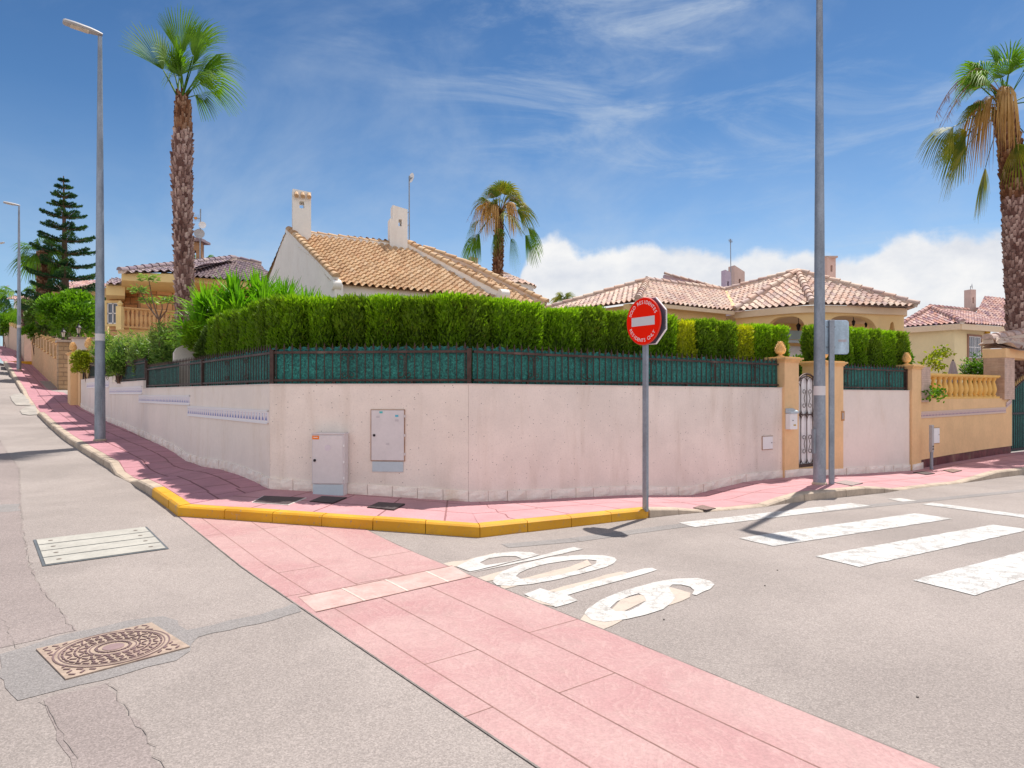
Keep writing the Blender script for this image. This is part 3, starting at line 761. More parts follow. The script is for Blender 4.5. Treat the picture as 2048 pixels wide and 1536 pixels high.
crack([(0,1235),(20,1270),(34,1300)]); crack([(212,1368),(262,1430),(330,1536)],.018); crack([(85,1402),(110,1450),(150,1536)],.014)
crack([(1010,1092),(1150,1080),(1340,1054),(1500,1036),(1700,1016),(1900,996),(2040,982)],.010)
tag(m_.build('asphalt_cracks',MT['crackfill']),kind='structure')
MT['cement']=M('cement',(.36,.33,.30),.9,.25,3,.5,30,kind='Pos')
# cement ramps at the left kerb drop
for pxs,mt in (([(20,793),(28,789),(45,787),(60,803),(62,812),(32,811),(24,802)],'coping'),([(40,822),(50,815),(70,810),(77,830),(58,831),(44,829)],'coping')):
    m_=MB(); drape_into(m_,[gp(*p) for p in pxs],.02,0); tag(m_.build('cement_ramp',MT['cement']),kind='structure')
# ------------------------------------------------ garden walls, fences, gates, pillars
W1=AB(0,1.77); W0=AB(2.01,0); NCW=Vector((.1,.995,0)).normalized()
nW1=(NL+NCW); nW1=nW1/nW1.dot(NCW); nW0=(NR+NCW); nW0=nW0/nW0.dot(NCW)
def ribbon(m,pts,th,out=0.0,uvs=False):
    """wall body: pts = [(front point, inward normal, z bottom, z top)]"""
    n0=len(m.v); L_=0
    for p,n,zb,zt in pts:
        f=p-n*out; b=p+n*th
        m.v+=[(f.x,f.y,zb),(f.x,f.y,zt),(b.x,b.y,zt),(b.x,b.y,zb)]
    s=[0]
    for p,q in zip(pts,pts[1:]): s.append(s[-1]+(q[0]-p[0]).length)
    for i in range(len(pts)-1):
        a=n0+4*i; b=a+4
        zb0,zt0,zb1,zt1=pts[i][2],pts[i][3],pts[i+1][2],pts[i+1][3]
        m.face([a,b,b+1,a+1],[(s[i],zb0),(s[i+1],zb1),(s[i+1],zt1),(s[i],zt0)])
        m.face([a+1,b+1,b+2,a+2],[(s[i],0),(s[i+1],0),(s[i+1],th),(s[i],th)])
        m.face([a+2,b+2,b+3,a+3],[(s[i],zt0),(s[i+1],zt1),(s[i+1],zb1),(s[i],zb0)])
        m.face([a+3,b+3,b,a],[(0,0)]*4)
    e=n0+4*(len(pts)-1)
    h0=pts[0][3]-pts[0][2]; h1=pts[-1][3]-pts[-1][2]
    m.face([n0,n0+1,n0+2,n0+3],[(0,pts[0][2]),(0,pts[0][3]),(th,pts[0][3]),(th,pts[0][2])]); m.face([e+3,e+2,e+1,e],[(th,pts[-1][2]),(th,pts[-1][3]),(0,pts[-1][3]),(0,pts[-1][2])])
def lpts(b0,b1,zt,zo=0,dz=None,step=.6):
    """left wall points from b0 (far) to b1 (near)"""
    bs=[b0]+[b for b in sorted([x for x,_ in ZWL if b1<x<b0],reverse=True)]+[b1]
    return [(AB(0,b),(nW1 if abs(b-1.77)<.01 else NL),(lerp(ZWL,b)-.12 if dz is None else lerp(ZWL,b)+zo),(zt if dz is None else lerp(ZWL,b)+dz)) for b in bs]
def rpts(a0,a1,zt0,zt1,zo=0,dz=None):
    as_=[a0]+[a for a in sorted([x for x,_ in ZWR if a0<x<a1])]+[a1]
    return [(AB(a,0),(nW0 if abs(a-2.01)<.01 else NR),(lerp(ZWR,a)-.12 if dz is None else lerp(ZWR,a)+zo),(zt0+(zt1-zt0)*(a-a0)/(a1-a0) if dz is None else lerp(ZWR,a)+dz)) for a in as_]
def plinth(m,pts,seed=1,h=.14,out=.028,block=.37):
    rg=random.Random(seed)
    for (p,n,zb,zt),(q,n2,zb2,zt2) in zip(pts,pts[1:]):
        L_=(q-p).length; k=max(1,round(L_/block))
        for i in range(k):
            f0,f1=i/k+.004/L_,(i+1)/k-.004/L_
            o=out+rg.uniform(-.006,.010)
            a,b=p.lerp(q,f0),p.lerp(q,f1); na,nb=n.lerp(n2,f0),n.lerp(n2,f1)
            za,zb_=zb+(zb2-zb)*f0,zb+(zb2-zb)*f1; hh=h+rg.uniform(-.004,.004)
            n0=len(m.v); nn=3; mm=3
            # rough split face: small grid pushed in and out
            G_=[]
            for u in range(nn+1):
                row=[]
                for w in range(mm+1):
                    fu,fw=u/nn,w/mm; pt=a.lerp(b,fu); nn_=na.lerp(nb,fu); edge=(u in(0,nn)) or (w in (0,mm))
                    oo=o if not edge else o-.010
                    if not edge: oo+=rg.uniform(-.004,.014)
                    pt=pt-nn_*oo; row.append(len(m.v)); m.v.append((pt.x,pt.y,za+(zb_-za)*fu-.02+(hh+.02)*fw))
                G_.append(row)
            for u in range(nn):
                for w in range(mm): m.face([G_[u][w],G_[u+1][w],G_[u+1][w+1],G_[u][w+1]])
            t0=len(m.v); pa=a+na*.0; pb=b+nb*.0
            m.v+=[(pa.x,pa.y,za+hh),(pb.x,pb.y,zb_+hh),(pa.x,pa.y,za-.02),(pb.x,pb.y,zb_-.02)]
            tr=[G_[u][mm] for u in range(nn+1)]; m.face(tr+[t0+1,t0]); 
            m.face([G_[0][w] for w in range(mm+1)]+[t0,t0+2]); m.face([G_[nn][w] for w in range(mm,-1,-1)]+[t0+3,t0+1])
ZT=1.72
gw=thing('garden_wall','long pale rendered garden wall with speckles, wrapping the street corner','wall',tuple(W0)+() )
def local(o,root):
    """keep world position while parented to an empty that is not at the origin"""
    o.data.transform(Matrix.Translation(-root.location) if root.rotation_euler.z==0 else (Matrix.Translation(root.location)@Matrix.Rotation(root.rotation_euler.z,4,'Z')).inverted())
    return o
def part(m,name,mat,root,**kw):
    o=m.build(name,mat,root,**kw); local(o,root); return o
m=MB()
ribbon(m,lpts(22.3,15.2,2.11),.22); ribbon(m,lpts(15.2,10.6,1.905),.22)
part(m,'wall_section',MT['wall_plain'],gw)
m=MB(); ribbon(m,lpts(10.6,1.775,ZT),.22); part(m,'wall_section',MT['wall_plain'],gw)
m=MB(); ribbon(m,[(W1,nW1,.1,ZT),(W0,nW0,-.05,ZT)],.22); part(m,'wall_section',MT['wall'],gw)
m=MB(); ribbon(m,rpts(2.013,8.87,ZT,1.70),.22); part(m,'wall_section',MT['wall'],gw)
for pts,sd_ in ((lpts(22.3,1.77,0,0,.14),1),([(W1,nW1,.28,.42),(W0,nW0,.14,.28)],2),(rpts(2.01,8.87,0,0,0,.14),3)):
    m=MB(); plinth(m,pts,sd_); part(m,'plinth',MT['plinth'],gw)
m=MB()   # thin pale cap line
for pts in (lpts(22.3,15.2,2.11),lpts(15.2,10.6,1.905),lpts(10.6,1.77,ZT)+[(W0,nW0,0,ZT)]+rpts(2.013,8.87,ZT,1.70)[1:]):
    ribbon(m,[(p,n,zt+.001,zt+.014) for p,n,zb,zt in pts],.225,.012)
part(m,'coping',MT['coping'],gw)
def frieze(root,f0,f1,z00,z01,z10,z11,mat,nrm,out=.014):
    m=MB(); L_=(f1-f0).length; 
    a,b=f0-nrm*out,f1-nrm*out
    m.quad([(a.x,a.y,z00),(b.x,b.y,z10),(b.x,b.y,z11),(a.x,a.y,z01)],[(0,0),(L_,0),(L_,1),(0,1)])
    for (za,zb) in ((z00-.018,z10-.018),(z01,z11)):
        h=.018
        m.quad([(a.x-nrm.x*.006,a.y-nrm.y*.006,za),(b.x-nrm.x*.006,b.y-nrm.y*.006,zb),(b.x-nrm.x*.006,b.y-nrm.y*.006,zb+h),(a.x-nrm.x*.006,a.y-nrm.y*.006,za+h)],[(0,.01),(L_,.01),(L_,.02),(0,.02)])
        m.quad([(a.x-nrm.x*.006,a.y-nrm.y*.006,za+h),(b.x-nrm.x*.006,b.y-nrm.y*.006,zb+h),(f1.x,f1.y,zb+h),(f0.x,f0.y,za+h)],[(0,.01)]*4)
    m.quad([(b.x,b.y,z10),(f1.x,f1.y,z10),(f1.x,f1.y,z11),(b.x,b.y,z11)],[(0,.01)]*4)
    return part(m,'tile_band',mat,root)
for b0,b1,z0_,z1_ in ((6.3,1.82,1.19,1.345),(11.1,6.15,1.395,1.545),(15.6,10.72,1.60,1.76),(20.6,15.7,1.80,1.96)):
    frieze(gw,AB(0,b0),AB(0,b1),z0_,z1_,z0_,z1_,MT['frieze'],NL)
# ---- iron fences
def spear_bar_mesh():
    m=MB(); m.box((0,0,.255),(.0105,.0105,.49))
    # spear head with two small barbs
    m.lathe([(.006,.53),(.012,.545),(.0,.55)],n=6) if False else None
    z=.49
    m.v_start=len(m.v); b=len(m.v)
    prof=[(.006,0),(.015,.022),(.010,.045),(.001,.082)]
    m.lathe([(r,z+h) for r,h in prof],n=6)
    m.bar((-.026,0,z+.012),(.0,0,z-.012),.008); m.bar((.026,0,z+.012),(.0,0,z-.012),.008)
    o=m.build('spear_bar',MT['iron']); bpy.data.objects.remove(o); return bpy.data.meshes['spear_bar']
SPEAR=spear_bar_mesh()
def fence(p0,p1,nrm,z0,z1,label,spacing=.122,set_in=.07,screens=((0,1),),posts=(0,1),scrolls=(),sup=True):
    """p0,p1 front line points; z0,z1 wall top height at each end"""
    L_=(p1-p0).length; d=(p1-p0).normalized(); base=p0+nrm*set_in; base.z=z0+.014
    root=thing('iron_fence',label,'fence',tuple(base),math.atan2(d.y,d.x),'iron fence panels on the corner wall')
    dz=(z1-z0)
    def pt(s,y,z): return Vector((s,y,z+dz*s/L_))
    m=MB()
    for z,h in ((.05,.03),(.44,.032)): m.bar(pt(0,0,z),pt(L_,0,z),.028,h)
    part_=m.build('rail',MT['iron'],root)
    s=.9
    while s<L_-.2:
        m=MB(); m.box((s,0,.018+dz*s/L_),(.03,.03,.036)); s+=1.1; m.build('foot',MT['iron'],root)
    for f in posts:
        m=MB(); m.box((f*L_,0,.235+dz*f),(.055,.055,.47)); m.box((f*L_,0,.475+dz*f),(.062,.062,.012)); m.build('post',MT['iron'],root)
    n=int(L_/spacing); off=(L_-(n-1)*spacing)/2
    for i in range(n):
        s=off+i*spacing
        o=bpy.data.objects.new('spear_bar',SPEAR); col.objects.link(o); o.parent=root; o.location=(s,0,dz*s/L_)
    for s in scrolls:
        m=MB()
        for sx in (-1,1):
            for zc,up in ((.13,-1),(.36,1)):
                pts=[]
                for k in range(13):
                    t=k/12; ang=t*1.6*math.pi; r=.048*(1-.6*t)
                    pts.append((s+sx*(.055-r*math.cos(ang)),-.012,zc+up*r*math.sin(ang)))
                m.tube(pts,.006,5)
            m.bar((s+sx*.008,-.012,.13),(s+sx*.008,-.012,.36),.008)
        m.build('scroll',MT['iron'],root)
    rg=random.Random(int(L_*100))
    for a,b in screens:
        m=MB(); k=max(6,int(L_*(b-a)/.03)); n0=len(m.v)
        for i in range(k+1):
            s=L_*(a+(b-a)*i/k); top=.50+rg.uniform(-.022,.028); y=.022+.006*math.sin(s*41)
            m.v+=[(s,y,.004+dz*s/L_),(s,y,.25+dz*s/L_),(s,y+.004,top+dz*s/L_)]
        for i in range(k):
            for j in range(2): m.face([n0+3*i+j,n0+3*i+3+j,n0+3*i+4+j,n0+3*i+1+j])
        m.build('screen',MT['screen'],root)
    return root
fence(W1,W0,NCW,ZT,ZT,'iron spear fence panel with green screen on the chamfered corner wall',.1165,scrolls=(1.1,1.9))
fence(W0+Uv*.12,AB(8.84,0),NR,ZT,1.70,'long iron spear fence with green screen between the corner post and the mailbox pillar',posts=(),scrolls=(1.0,2.0,3.35,4.9,6.0))
fence(AB(0,10.5),AB(0,1.85),NL,ZT,ZT,'sloping-looking iron spear fence with green screen, first panel up the left street',screens=((0,.355),(.455,1)),posts=(0,.572),scrolls=(6.5,7.5))
fence(AB(0,15.1),AB(0,10.65),NL,1.905,1.905,'iron fence panel with green screen, second step up the left street',posts=(1,))
fence(AB(0,20.6),AB(0,15.25),NL,2.11,2.11,'iron fence panel behind the near lamp post, third step up the left street',posts=(1,))
# white curved wall end seen through the gap
wc=MB()
c0=P(347,700,14.6)
prof=[(0,0),(0,1.02),(.06,1.12),(.2,1.2),(.45,1.24),(.45,0)]
Mx=Matrix.Translation((c0.x,c0.y,1.45))@Matrix.Rotation(ANG_U,4,'Z')@Matrix.Rotation(R(90),4,'X')
wc.prism(prof,-.1,.1,Mx)
tag(wc.build('white_garden_wall',MT['coping']),'short white curved wall end behind the fence gap left of the hedge','wall')
# ---- garden fill behind the walls
def garden():
    m=MB(); m.quad([tuple(AB(.12,1.9,1.45)),tuple(AB(2.05,.12,1.45)),tuple(AB(19,.15,1.40)),tuple(AB(22,28,1.6)),tuple(AB(.15,26,1.9))])
    tag(m.build('garden_ground',M('garden_soil',(.20,.15,.10),.95,.3,2,.5,20,kind='Pos')),kind='structure')
garden()
# ---- mailbox pillar, gate, gate pillar, right wall
def finial(parent,c,s=1.0,mat=None,stand=False):
    """stone pine cone on a little foot; returns top-level thing part"""
    m=MB(); M_=Matrix.Translation(c)@Matrix.Scale(s,4)
    m.lathe([(.115,0),(.12,.02),(.085,.035),(.05,.055),(.045,.075),(.10,.10),(.125,.14),(.122,.18)],n=16,M=M_)
    for ring in range(7):
        z=.16+ring*.034; r=.118*(1-(ring/7.6)**1.6)
        k=9
        for i in range(k):
            t=2*math.pi*(i+.5*(ring%2))/k; c_=Vector((math.cos(t)*r,math.sin(t)*r,z)); o_=Vector((math.cos(t),math.sin(t),.8)).normalized()
            tip=c_+o_*.036+Vector((0,0,.022)); sd=Vector((-math.sin(t),math.cos(t),0))*.045*(1-ring/11)
            b=len(m.v)
            for p in (c_-sd-Vector((0,0,.012)),c_+sd-Vector((0,0,.012)),tip,c_-o_*.03+Vector((0,0,.04))): m.v.append(tuple(M_@p))
            m.face([b,b+1,b+2]); m.face([b+1,b+3,b+2]); m.face([b+3,b,b+2])
    m.lathe([(.112,.15),(.112,.2),(.09,.28),(.05,.36),(.012,.41)],n=12,M=M_)
    return part(m,'pine_cone_finial',mat or MT['ochre_trim'],parent,smooth=False)
def pillar(name,label,p,axis_u,axis_v,w,d,z0,z1,mat,cap=True,cone=True,plz=None,cat='pillar',conescale=1.0):
    """p = front near corner, extends w along axis_u and d along axis_v"""
    root=thing(name,label,cat,(p.x,p.y,z0))
    q=[p,p+axis_u*w,p+axis_u*w+axis_v*d,p+axis_v*d]
    def ring(e): 
        c=(q[0]+q[2])/2
        out=[]
        for i,v in enumerate(q):
            su=-1 if i in (0,3) else 1; sv=-1 if i<2 else 1
            out.append((v.x+axis_u.x*su*e+axis_v.x*sv*e,v.y+axis_u.y*su*e+axis_v.y*sv*e))
        return out
    m=MB(); m.prism(ring(0),z0-.15,z1); fixn(m); part(m,'shaft',mat,root)
    if cap:
        m=MB(); m.prism(ring(.018),z1,z1+.03); m.prism(ring(.04),z1+.03,z1+.055); m.prism(ring(.065),z1+.055,z1+.085); m.prism(ring(.02),z1+.085,z1+.10); fixn(m); part(m,'cap',MT['ochre_trim'],root)
    if cone:
        c=(q[0]+q[2])/2; finial(root,(c.x,c.y,z1+(.10 if cap else 0)),conescale)
    return root
def fixn(m): pass
Un=Uv.normalized(); Vn=Vv.normalized()
# the pillar beside the gate, carrying the mailbox
p=AB(8.87,0)-NR*.05
A1=onU(1593,900)[0]; A2=onU(1645,900)[0]; A3=onU(1682,900)[0]
pillar('gate_pillar','ochre gate pillar carrying the white mailbox, pine cone on top',p,Un,NR,A1-8.87,.5,.13,2.20,MT['ochre'],conescale=.78)
p2=AB(A2,0)-NR*.05
pillar('gate_pillar','ochre gate pillar hidden partly behind the tall lamp post',p2,Un,NR,A3-A2,.5,.05,2.16,MT['ochre'],conescale=.78)
m=MB(); plinth(m,[(AB(8.87,0)-NR*.05,NR,0.0,.13),(AB(A1,0)-NR*.05,NR,0.0,.13)],5); plinth(m,[(AB(A1+.01,0)-NR*.02,NR,-.02,.11),(AB(A2-.01,0)-NR*.02,NR,-.06,.11)],6,.16); plinth(m,[(AB(A2,0)-NR*.05,NR,-.06,.11),(AB(A3,0)-NR*.05,NR,-.08,.11)],7)
r_=thing('stone_plinth','rough stone base course and step under the gate pillars','plinth',tuple(AB(8.87,0)))
part(m,'stone_course',MT['plinth'],r_)
m=MB(); a_,b_=AB(A1,0),AB(A2,0)
m.prism([(a_.x,a_.y),(b_.x,b_.y),(b_+NR*.6).xy[:],(a_+NR*.6).xy[:]],-.1,.15); part(m,'threshold',MT['ochre'],r_)
# wall right of the gate
rw=thing('garden_wall','shorter pale garden wall between the lamp post and the brick-edged pillar','wall',tuple(AB(10.94,0)))
m=MB(); ribbon(m,rpts(A3+.005,13.56,1.665,1.66),.22); part(m,'wall_section',MT['wall_plain'],rw)
m=MB(); plinth(m,rpts(A3+.005,13.56,0,0,0,.14),8); part(m,'plinth',MT['plinth'],rw)
m=MB(); ribbon(m,[(p,n,zt+.001,zt+.014) for p,n,zb,zt in rpts(A3+.005,13.56,1.665,1.66)],.225,.012); part(m,'coping',MT['coping'],rw)
fence(AB(A3+.04,0),AB(13.54,0),NR,1.665,1.66,'short iron spear fence with green screen right of the gate',.125,scrolls=(.3,1.9),posts=(0,1))
# gate
def gate():
    g0=AB(A1+.03,0)+NR*.06; root=thing('garden_gate','white garden gate with brown wrought-iron scrolls and arched top','gate',(g0.x,g0.y,.15),ANG_U)
    W=A2-A1-.07; zt=1.62; rise=.22
    def arch(x): return zt+rise*(1-((x-W/2)/(W/2))**2)
    m=MB(); n=16
    for y,fl in ((.030,0),(.045,1)):
        pass
    poly=[(0,.03)]+[(W,.03)]+[(W*(1-i/n),arch(W*(1-i/n))-.03) for i in range(n+1)]
    m.prism(poly,-.045,-.03,Matrix.Rotation(R(90),4,'X')); m.build('sheet',MT['white'],root)
    m=MB(); m.bar((0,0,0),(0,0,zt),.022); m.bar((W,0,0),(W,0,zt),.022)
    m.bar((0,0,.03),(W,0,.03),.03,.06)
    m.tube([(W*i/n,0,arch(W*i/n)) for i in range(n+1)],.02,6)
    m.tube([(W*i/n,0,arch(W*i/n)-.05) for i in range(n+1)],.008,6)
    m.build('frame',MT['iron'],root)
    for k in range(1,4):
        m=MB(); x=W*k/4; m.bar((x,0,.03),(x,0,arch(x)),.013); m.build('bar',MT['iron'],root)
    m=MB(); w4=W/4
    def gothic(xc,z0_,dirn):
        for sx in (-1,1):
            pts=[(xc+sx*w4/2*math.cos(t*math.pi/2),-.004,z0_+dirn*.14*math.sin(t*math.pi/2)) for t in [i/6 for i in range(7)]]
            m.tube(pts,.0065,5)
    for k in range(4):
        xc=w4*(k+.5); gothic(xc,arch(xc)-.20,1); gothic(xc,.20,-1); gothic(xc,.90,1); gothic(xc,1.16,-1)
    for x in [w4*k for k in range(5)]: m.tube([(x-.03,-.006,1.03),(x,-.006,1.05),(x+.03,-.006,1.03)],.010,5)
    m.bar((0,0,1.03),(W,0,1.03),.014,.02)
    m.build('arched_trim',MT['iron'],root)
    for zc in (1.35,.45):
        for sx in (-1,1):
            for up in (-1,1):
                m=MB(); pts=[]
                for i in range(17):
                    t=i/16; ang=t*1.7*math.pi; r=.055*(1-.62*t)
                    pts.append((W/2+sx*(.10-r*math.cos(ang)-.045+.05),-.006,zc+up*(.13+r*math.sin(ang))))
                pts=[(W/2+sx*.10,-.006,zc)]+pts
                m.tube(pts,.0065,5); m.build('scroll',MT['iron'],root)
    m=MB(); m.box((W-.10,-.03,.95),(.03,.03,.12)); m.build('lock',MT['iron_black'],root)
gate()
# mailbox
def mailbox():
    p=AB(9.0,0)-NR*.052; root=thing('mailbox','white mailbox with pale sloping lid on the ochre gate pillar','mailbox',(p.x,p.y,.92),ANG_U)
    m=MB(); m.box((0,-.055,.15),(.22,.11,.30)); m.build('body',MT['white'],root,bevel=.006)
    m=MB(); m.prism([(-.118,-.005),(-.118,-.13),(.118,-.13),(.118,-.005)],[.31,.30,.30,.31],[.40,.345,.345,.40]); m.build('lid',MT['plastic2'],root,bevel=.006)
    m=MB(); m.lathe([(.009,0),(.009,.012)],M=Matrix.Translation((-.04,-.11,.17))@Matrix.Rotation(R(90),4,'X'),n=10); m.build('lock',MT['iron_black'],root)
    m=MB(); m.box((.02,-.112,.08),(.07,.004,.03)); m.build('name_plate',M('brass_plate',(.55,.38,.10),.4,.05),root)
mailbox()
def wall_door(a,z0,z1,w,label,axis='U',b=0,off=.0,name='meter_box',mat=None,tray=0,nrm=None,dirv=None,origin=None,extra=None,frame=True,rustcol=True):
    p=origin if origin is not None else AB(a,0)
    d=dirv or Un; n=nrm or NR
    root=thing(name,label,'meter box',(p.x-n.x*off,p.y-n.y*off,z0),math.atan2(d.y,d.x))
    h=z1-z0
    if frame:
        m=MB(); t=.008
        for c_,s_ in (((w/2,-.004,-t/2),(w+2*t,.012,t)),((w/2,-.004,h+t/2),(w+2*t,.012,t)),((-t/2,-.004,h/2),(t,.012,h)),((w+t/2,-.004,h/2),(t,.012,h))): m.box(c_,s_)
        m.build('frame',M('rusty_frame_'+str(int(a*10)) ,(.42,.24,.15),.8,.3) if rustcol else MT['plastic2'],root)
    m=MB(); m.box((w/2,-.009,h/2),(w-.006,.018,h-.006)); m.build('door',mat or MT['white'],root,bevel=.003)
    if extra: extra(root,w,h)
    return root
def key(x,z):
    def f(root,w,h):
        m=MB(); m.box((x,-.02,z),(.014,.008,.02)); m.build('lock',MT['iron_black'],root)
    return f
a_,_,_=onU(1524,890),0,0
wall_door(onU(1524,890)[0],.56,.80,.30,'small white meter door set low in the wall left of the mailbox pillar',extra=key(.26,.12),off=.002)
# ---- wall boxes on the chamfer
dW=(W0-W1).normalized()
def onC(px):
    r=(px-CX)/F; t=(r*W1.y-W1.x)/(dW.x-r*dW.y); return t
def zC(px,py): t=onC(px); y=W1.y+dW.y*t; return H+(HY-py)/F*y
t0,t1=onC(743),onC(809)
def boxextra(root,w,h):
    m=MB(); m.lathe([(.018,0),(.018,.008),(.010,.010)],M=Matrix.Translation((.045,-.02,h*.50))@Matrix.Rotation(R(90),4,'X'),n=12); m.build('lock',MT['iron_black'],root)
    for z in (.88,.5,.13):
        m=MB(); m.box((w+.008,-.012,h*z),(.016,.02,.035)); m.build('hinge',MT['plastic'],root)
    for x,z,c in ((.14,.955,(.10,.50,.52)),(.50,.885,(.12,.45,.60))):
        m=MB(); m.box((x*1.0*w/.46*1.0 if x<.3 else w*.78,-.019,h*z),(.045,.003,.028)); m.build('sticker',M('sticker_blue',c,.5,.05),root)
    for x,z in ((.21,.88),(.78,.81),(.50,.345)):
        m=MB()
        for k in range(3): m.box((w*x,-.019,h*z-.010*k),(.05,.002,.003))
        m.build('printed_lines',M('faded_print',(.42,.38,.42),.6,.1),root)
wb=wall_door(0,zC(776,921),zC(776,820),t1-t0,'tall grey meter cabinet door recessed in the corner wall',origin=W1+dW*t0,dirv=dW,nrm=NCW,mat=MT['plastic'],off=.004,extra=boxextra,name='meter_cabinet')
m=MB(); hh=zC(776,924)-zC(776,944); w_=t1-t0; m.box((w_/2,-.004,-.015-hh/2),(w_-.03,.01,hh)); m.build('lower_tray',MT['plastic2'],wb)
# free-standing cabinet
def cabinet():
    t=onC(634); w=.50; D=.16
    p=W1+dW*t-NCW*.02; zb=.235
    root=thing('utility_cabinet','grey plastic utility cabinet with orange corner sticker standing against the corner wall','cabinet',(p.x,p.y,zb-.02),math.atan2(dW.y,dW.x))
    h=.835; w=(onC(700)-t)*.965
    m=MB(); m.box((w/2,-D/2,.16+(h-.16)/2),(w,D,h-.16)); m.box((w/2,-D/2,.08),(w-.02,D-.015,.16)); m.build('body',MT['plastic'],root,bevel=.004)
    m=MB(); m.box((w/2,-D-.006,.165+(h-.18)/2),(w-.035,.012,h-.185)); m.build('door',MT['plastic'],root,bevel=.004)
    m=MB(); m.box((w/2,-D-.001,.078),(w-.03,.012,.145)); m.build('base_panel',MT['plastic2'],root,bevel=.003)
    m=MB(); m.box((w/2,-D/2-.006,h+.006),(w+.016,D+.02,.014)); m.build('lid',MT['plastic'],root,bevel=.004)
    m=MB(); m.lathe([(.019,0),(.019,.01),(.008,.012)],M=Matrix.Translation((.045,-D-.012,.48))@Matrix.Rotation(R(90),4,'X'),n=12); m.build('lock',MT['iron_black'],root)
    for z in (.68,.46,.24):
        m=MB(); m.box((w-.006,-D-.006,z),(.018,.02,.03)); m.build('hinge',MT['white'],root)
    m=MB(); m.box((.058,-D-.014,h-.045),(.095,.004,.05)); s=m.build('sticker',M('sticker_orange',(.85,.22,.03),.5,.03,2,0),root)
    m=MB(); m.box((.058,-D-.0165,h-.043),(.06,.001,.008)); m.build('sticker_print',MT['white'],root)
    m=MB(); m.lathe([(.042,0),(.042,.002)],M=Matrix.Translation((w*.5,-D-.012,h*.78))@Matrix.Rotation(R(90),4,'X'),n=20); m.build('worn_disc',M('worn_disc',(.66,.60,.66),.6,.05),root)
cabinet()
# ---- right neighbour: brick-edged pillar, ochre wall, balustrade, porch gate
stone1=mat_brick('brown_slate_cladding',(.52,.32,.21),(.60,.40,.28),(.42,.27,.19),.35,.035,ms=.004)
stone2=mat_brick('grey_pink_cladding',(.60,.42,.34),(.66,.48,.40),(.54,.38,.30),.10,.05,ms=.003)
p=AB(13.58,0)-NR*.05
br_=pillar('boundary_pillar','ochre boundary pillar with brown stone edge and pine cone, right end of the hedge',p,Un,NR,onU(1838,900)[0]-13.58,.45,0,2.16,MT['ochre'],conescale=.72)
def clad(root,p,du,w,z0,z1,mat,name='stone_cladding',out=.004,nrm=NR):
    m=MB(); a=p-nrm*out; b=a+du*w
    m.quad([(a.x,a.y,z0),(b.x,b.y,z0),(b.x,b.y,z1),(a.x,a.y,z1)],[(0,z0),(w,z0),(w,z1),(0,z1)])
    part(m,name,mat,root)
m=MB(); plinth(m,[(AB(13.58,0)-NR*.05,NR,-.16,0),(AB(14.05,0)-NR*.05,NR,-.13,0)],9); part(m,'plinth',MT['plinth'],br_)
yw=thing('garden_wall','ochre rendered wall with a patterned tile band below the balustrade','wall',tuple(AB(13.92,0)))
m=MB(); ribbon(m,[(AB(a,0),NR,lerp(ZWR,a)+.20,1.47) for a in (13.87,15.5,17.2,18.95)],.3); part(m,'wall_section',MT['ochre'],yw)
m=MB(); ribbon(m,[(AB(a,0),NR,lerp(ZWR,a)-.15,lerp(ZWR,a)+.20) for a in (13.95,15.5,17.2,18.95)],.3,-.03); part(m,'painted_base',M('oxblood_base',(.13,.025,.03),.5,.5,6,.5,20,kind='Pos',stain=((.35,.22,.15),.7)),yw)
frieze(yw,AB(13.98,0),AB(18.55,0),1.04,1.16,1.10,1.22,MT['frieze2'],NR,.012)
frieze(yw,AB(18.56,0),AB(18.9,0),1.22,1.34,1.34,1.46,MT['frieze2'],NR,.012)
wall_door(onU(1866,870)[0],.42,.78,.28,'small white meter door in the ochre wall beside the intercom post',extra=key(.24,.2),off=.002,name='meter_box',mat=MT['white'],frame=True)
def clad_pillar(a0,w,z0,z1,label,front=True):
    p=AB(a0,0)-NR*.055; root=thing('stone_pillar',label,'pillar',(p.x,p.y,z0))
    m=MB(); q=[p,p+Un*w,p+Un*w+NR*.5,p+NR*.5]; per=0
    for i in range(4):
        a,b=q[i],q[(i+1)%4]; L_=(b-a).length
        m.cur=1 if i in (0,2) else 0
        m.quad([(a.x,a.y,z0),(b.x,b.y,z0),(b.x,b.y,z1),(a.x,a.y,z1)],[(0,z0),(L_,z0),(L_,z1),(0,z1)])
    m.cur=1; m.quad([(v.x,v.y,z1) for v in q],[(0,0)]*4)
    part(m,'shaft',[stone1,stone2],root); return root
def lathe_prof(sc=1): return [(.055,0),(.055,.04),(.035,.05),(.040,.07),(.060,.16),(.066,.22),(.055,.32),(.036,.42),(.032,.47),(.046,.49),(.046,.51),(.055,.52),(.055,.56)]
def balustrade(p0,p1,nrm,z,n,label,mat,h=.62,group=None,fat=1.0,posts=False,col2=None,base=.05):
    L_=(p1-p0).length; d=(p1-p0).normalized(); root=thing('balustrade',label,'balustrade',(p0.x,p0.y,z),math.atan2(d.y,d.x))
    m=MB(); m.box((L_/2,.0,base/2),(L_,.2,base)); m.build('base_rail',mat,root)
    m=MB(); m.box((L_/2,0,h-.035),(L_+.04,.22,.05)); m.box((L_/2,0,h-.07),(L_+.0,.17,.03)); m.build('top_rail',mat,root)
    hb=h-.085-base; pr=[(r*fat,base+zz/.56*hb) for r,zz in lathe_prof()]
    me=None
    for i in range(n):
        x=L_*(i+.5)/n
        if me is None:
            m=MB(); m.lathe(pr,n=10); o=m.build('baluster',mat,root,smooth=True,sharp=50); me=o.data
        else: o=bpy.data.objects.new('baluster',me); col.objects.link(o); o.parent=root
        o.location=(x,0,0)
    return root
clad_pillar(onU(1838,900)[0],.42,1.40,2.22,'brown slate clad half pillar at the left end of the yellow balustrade')
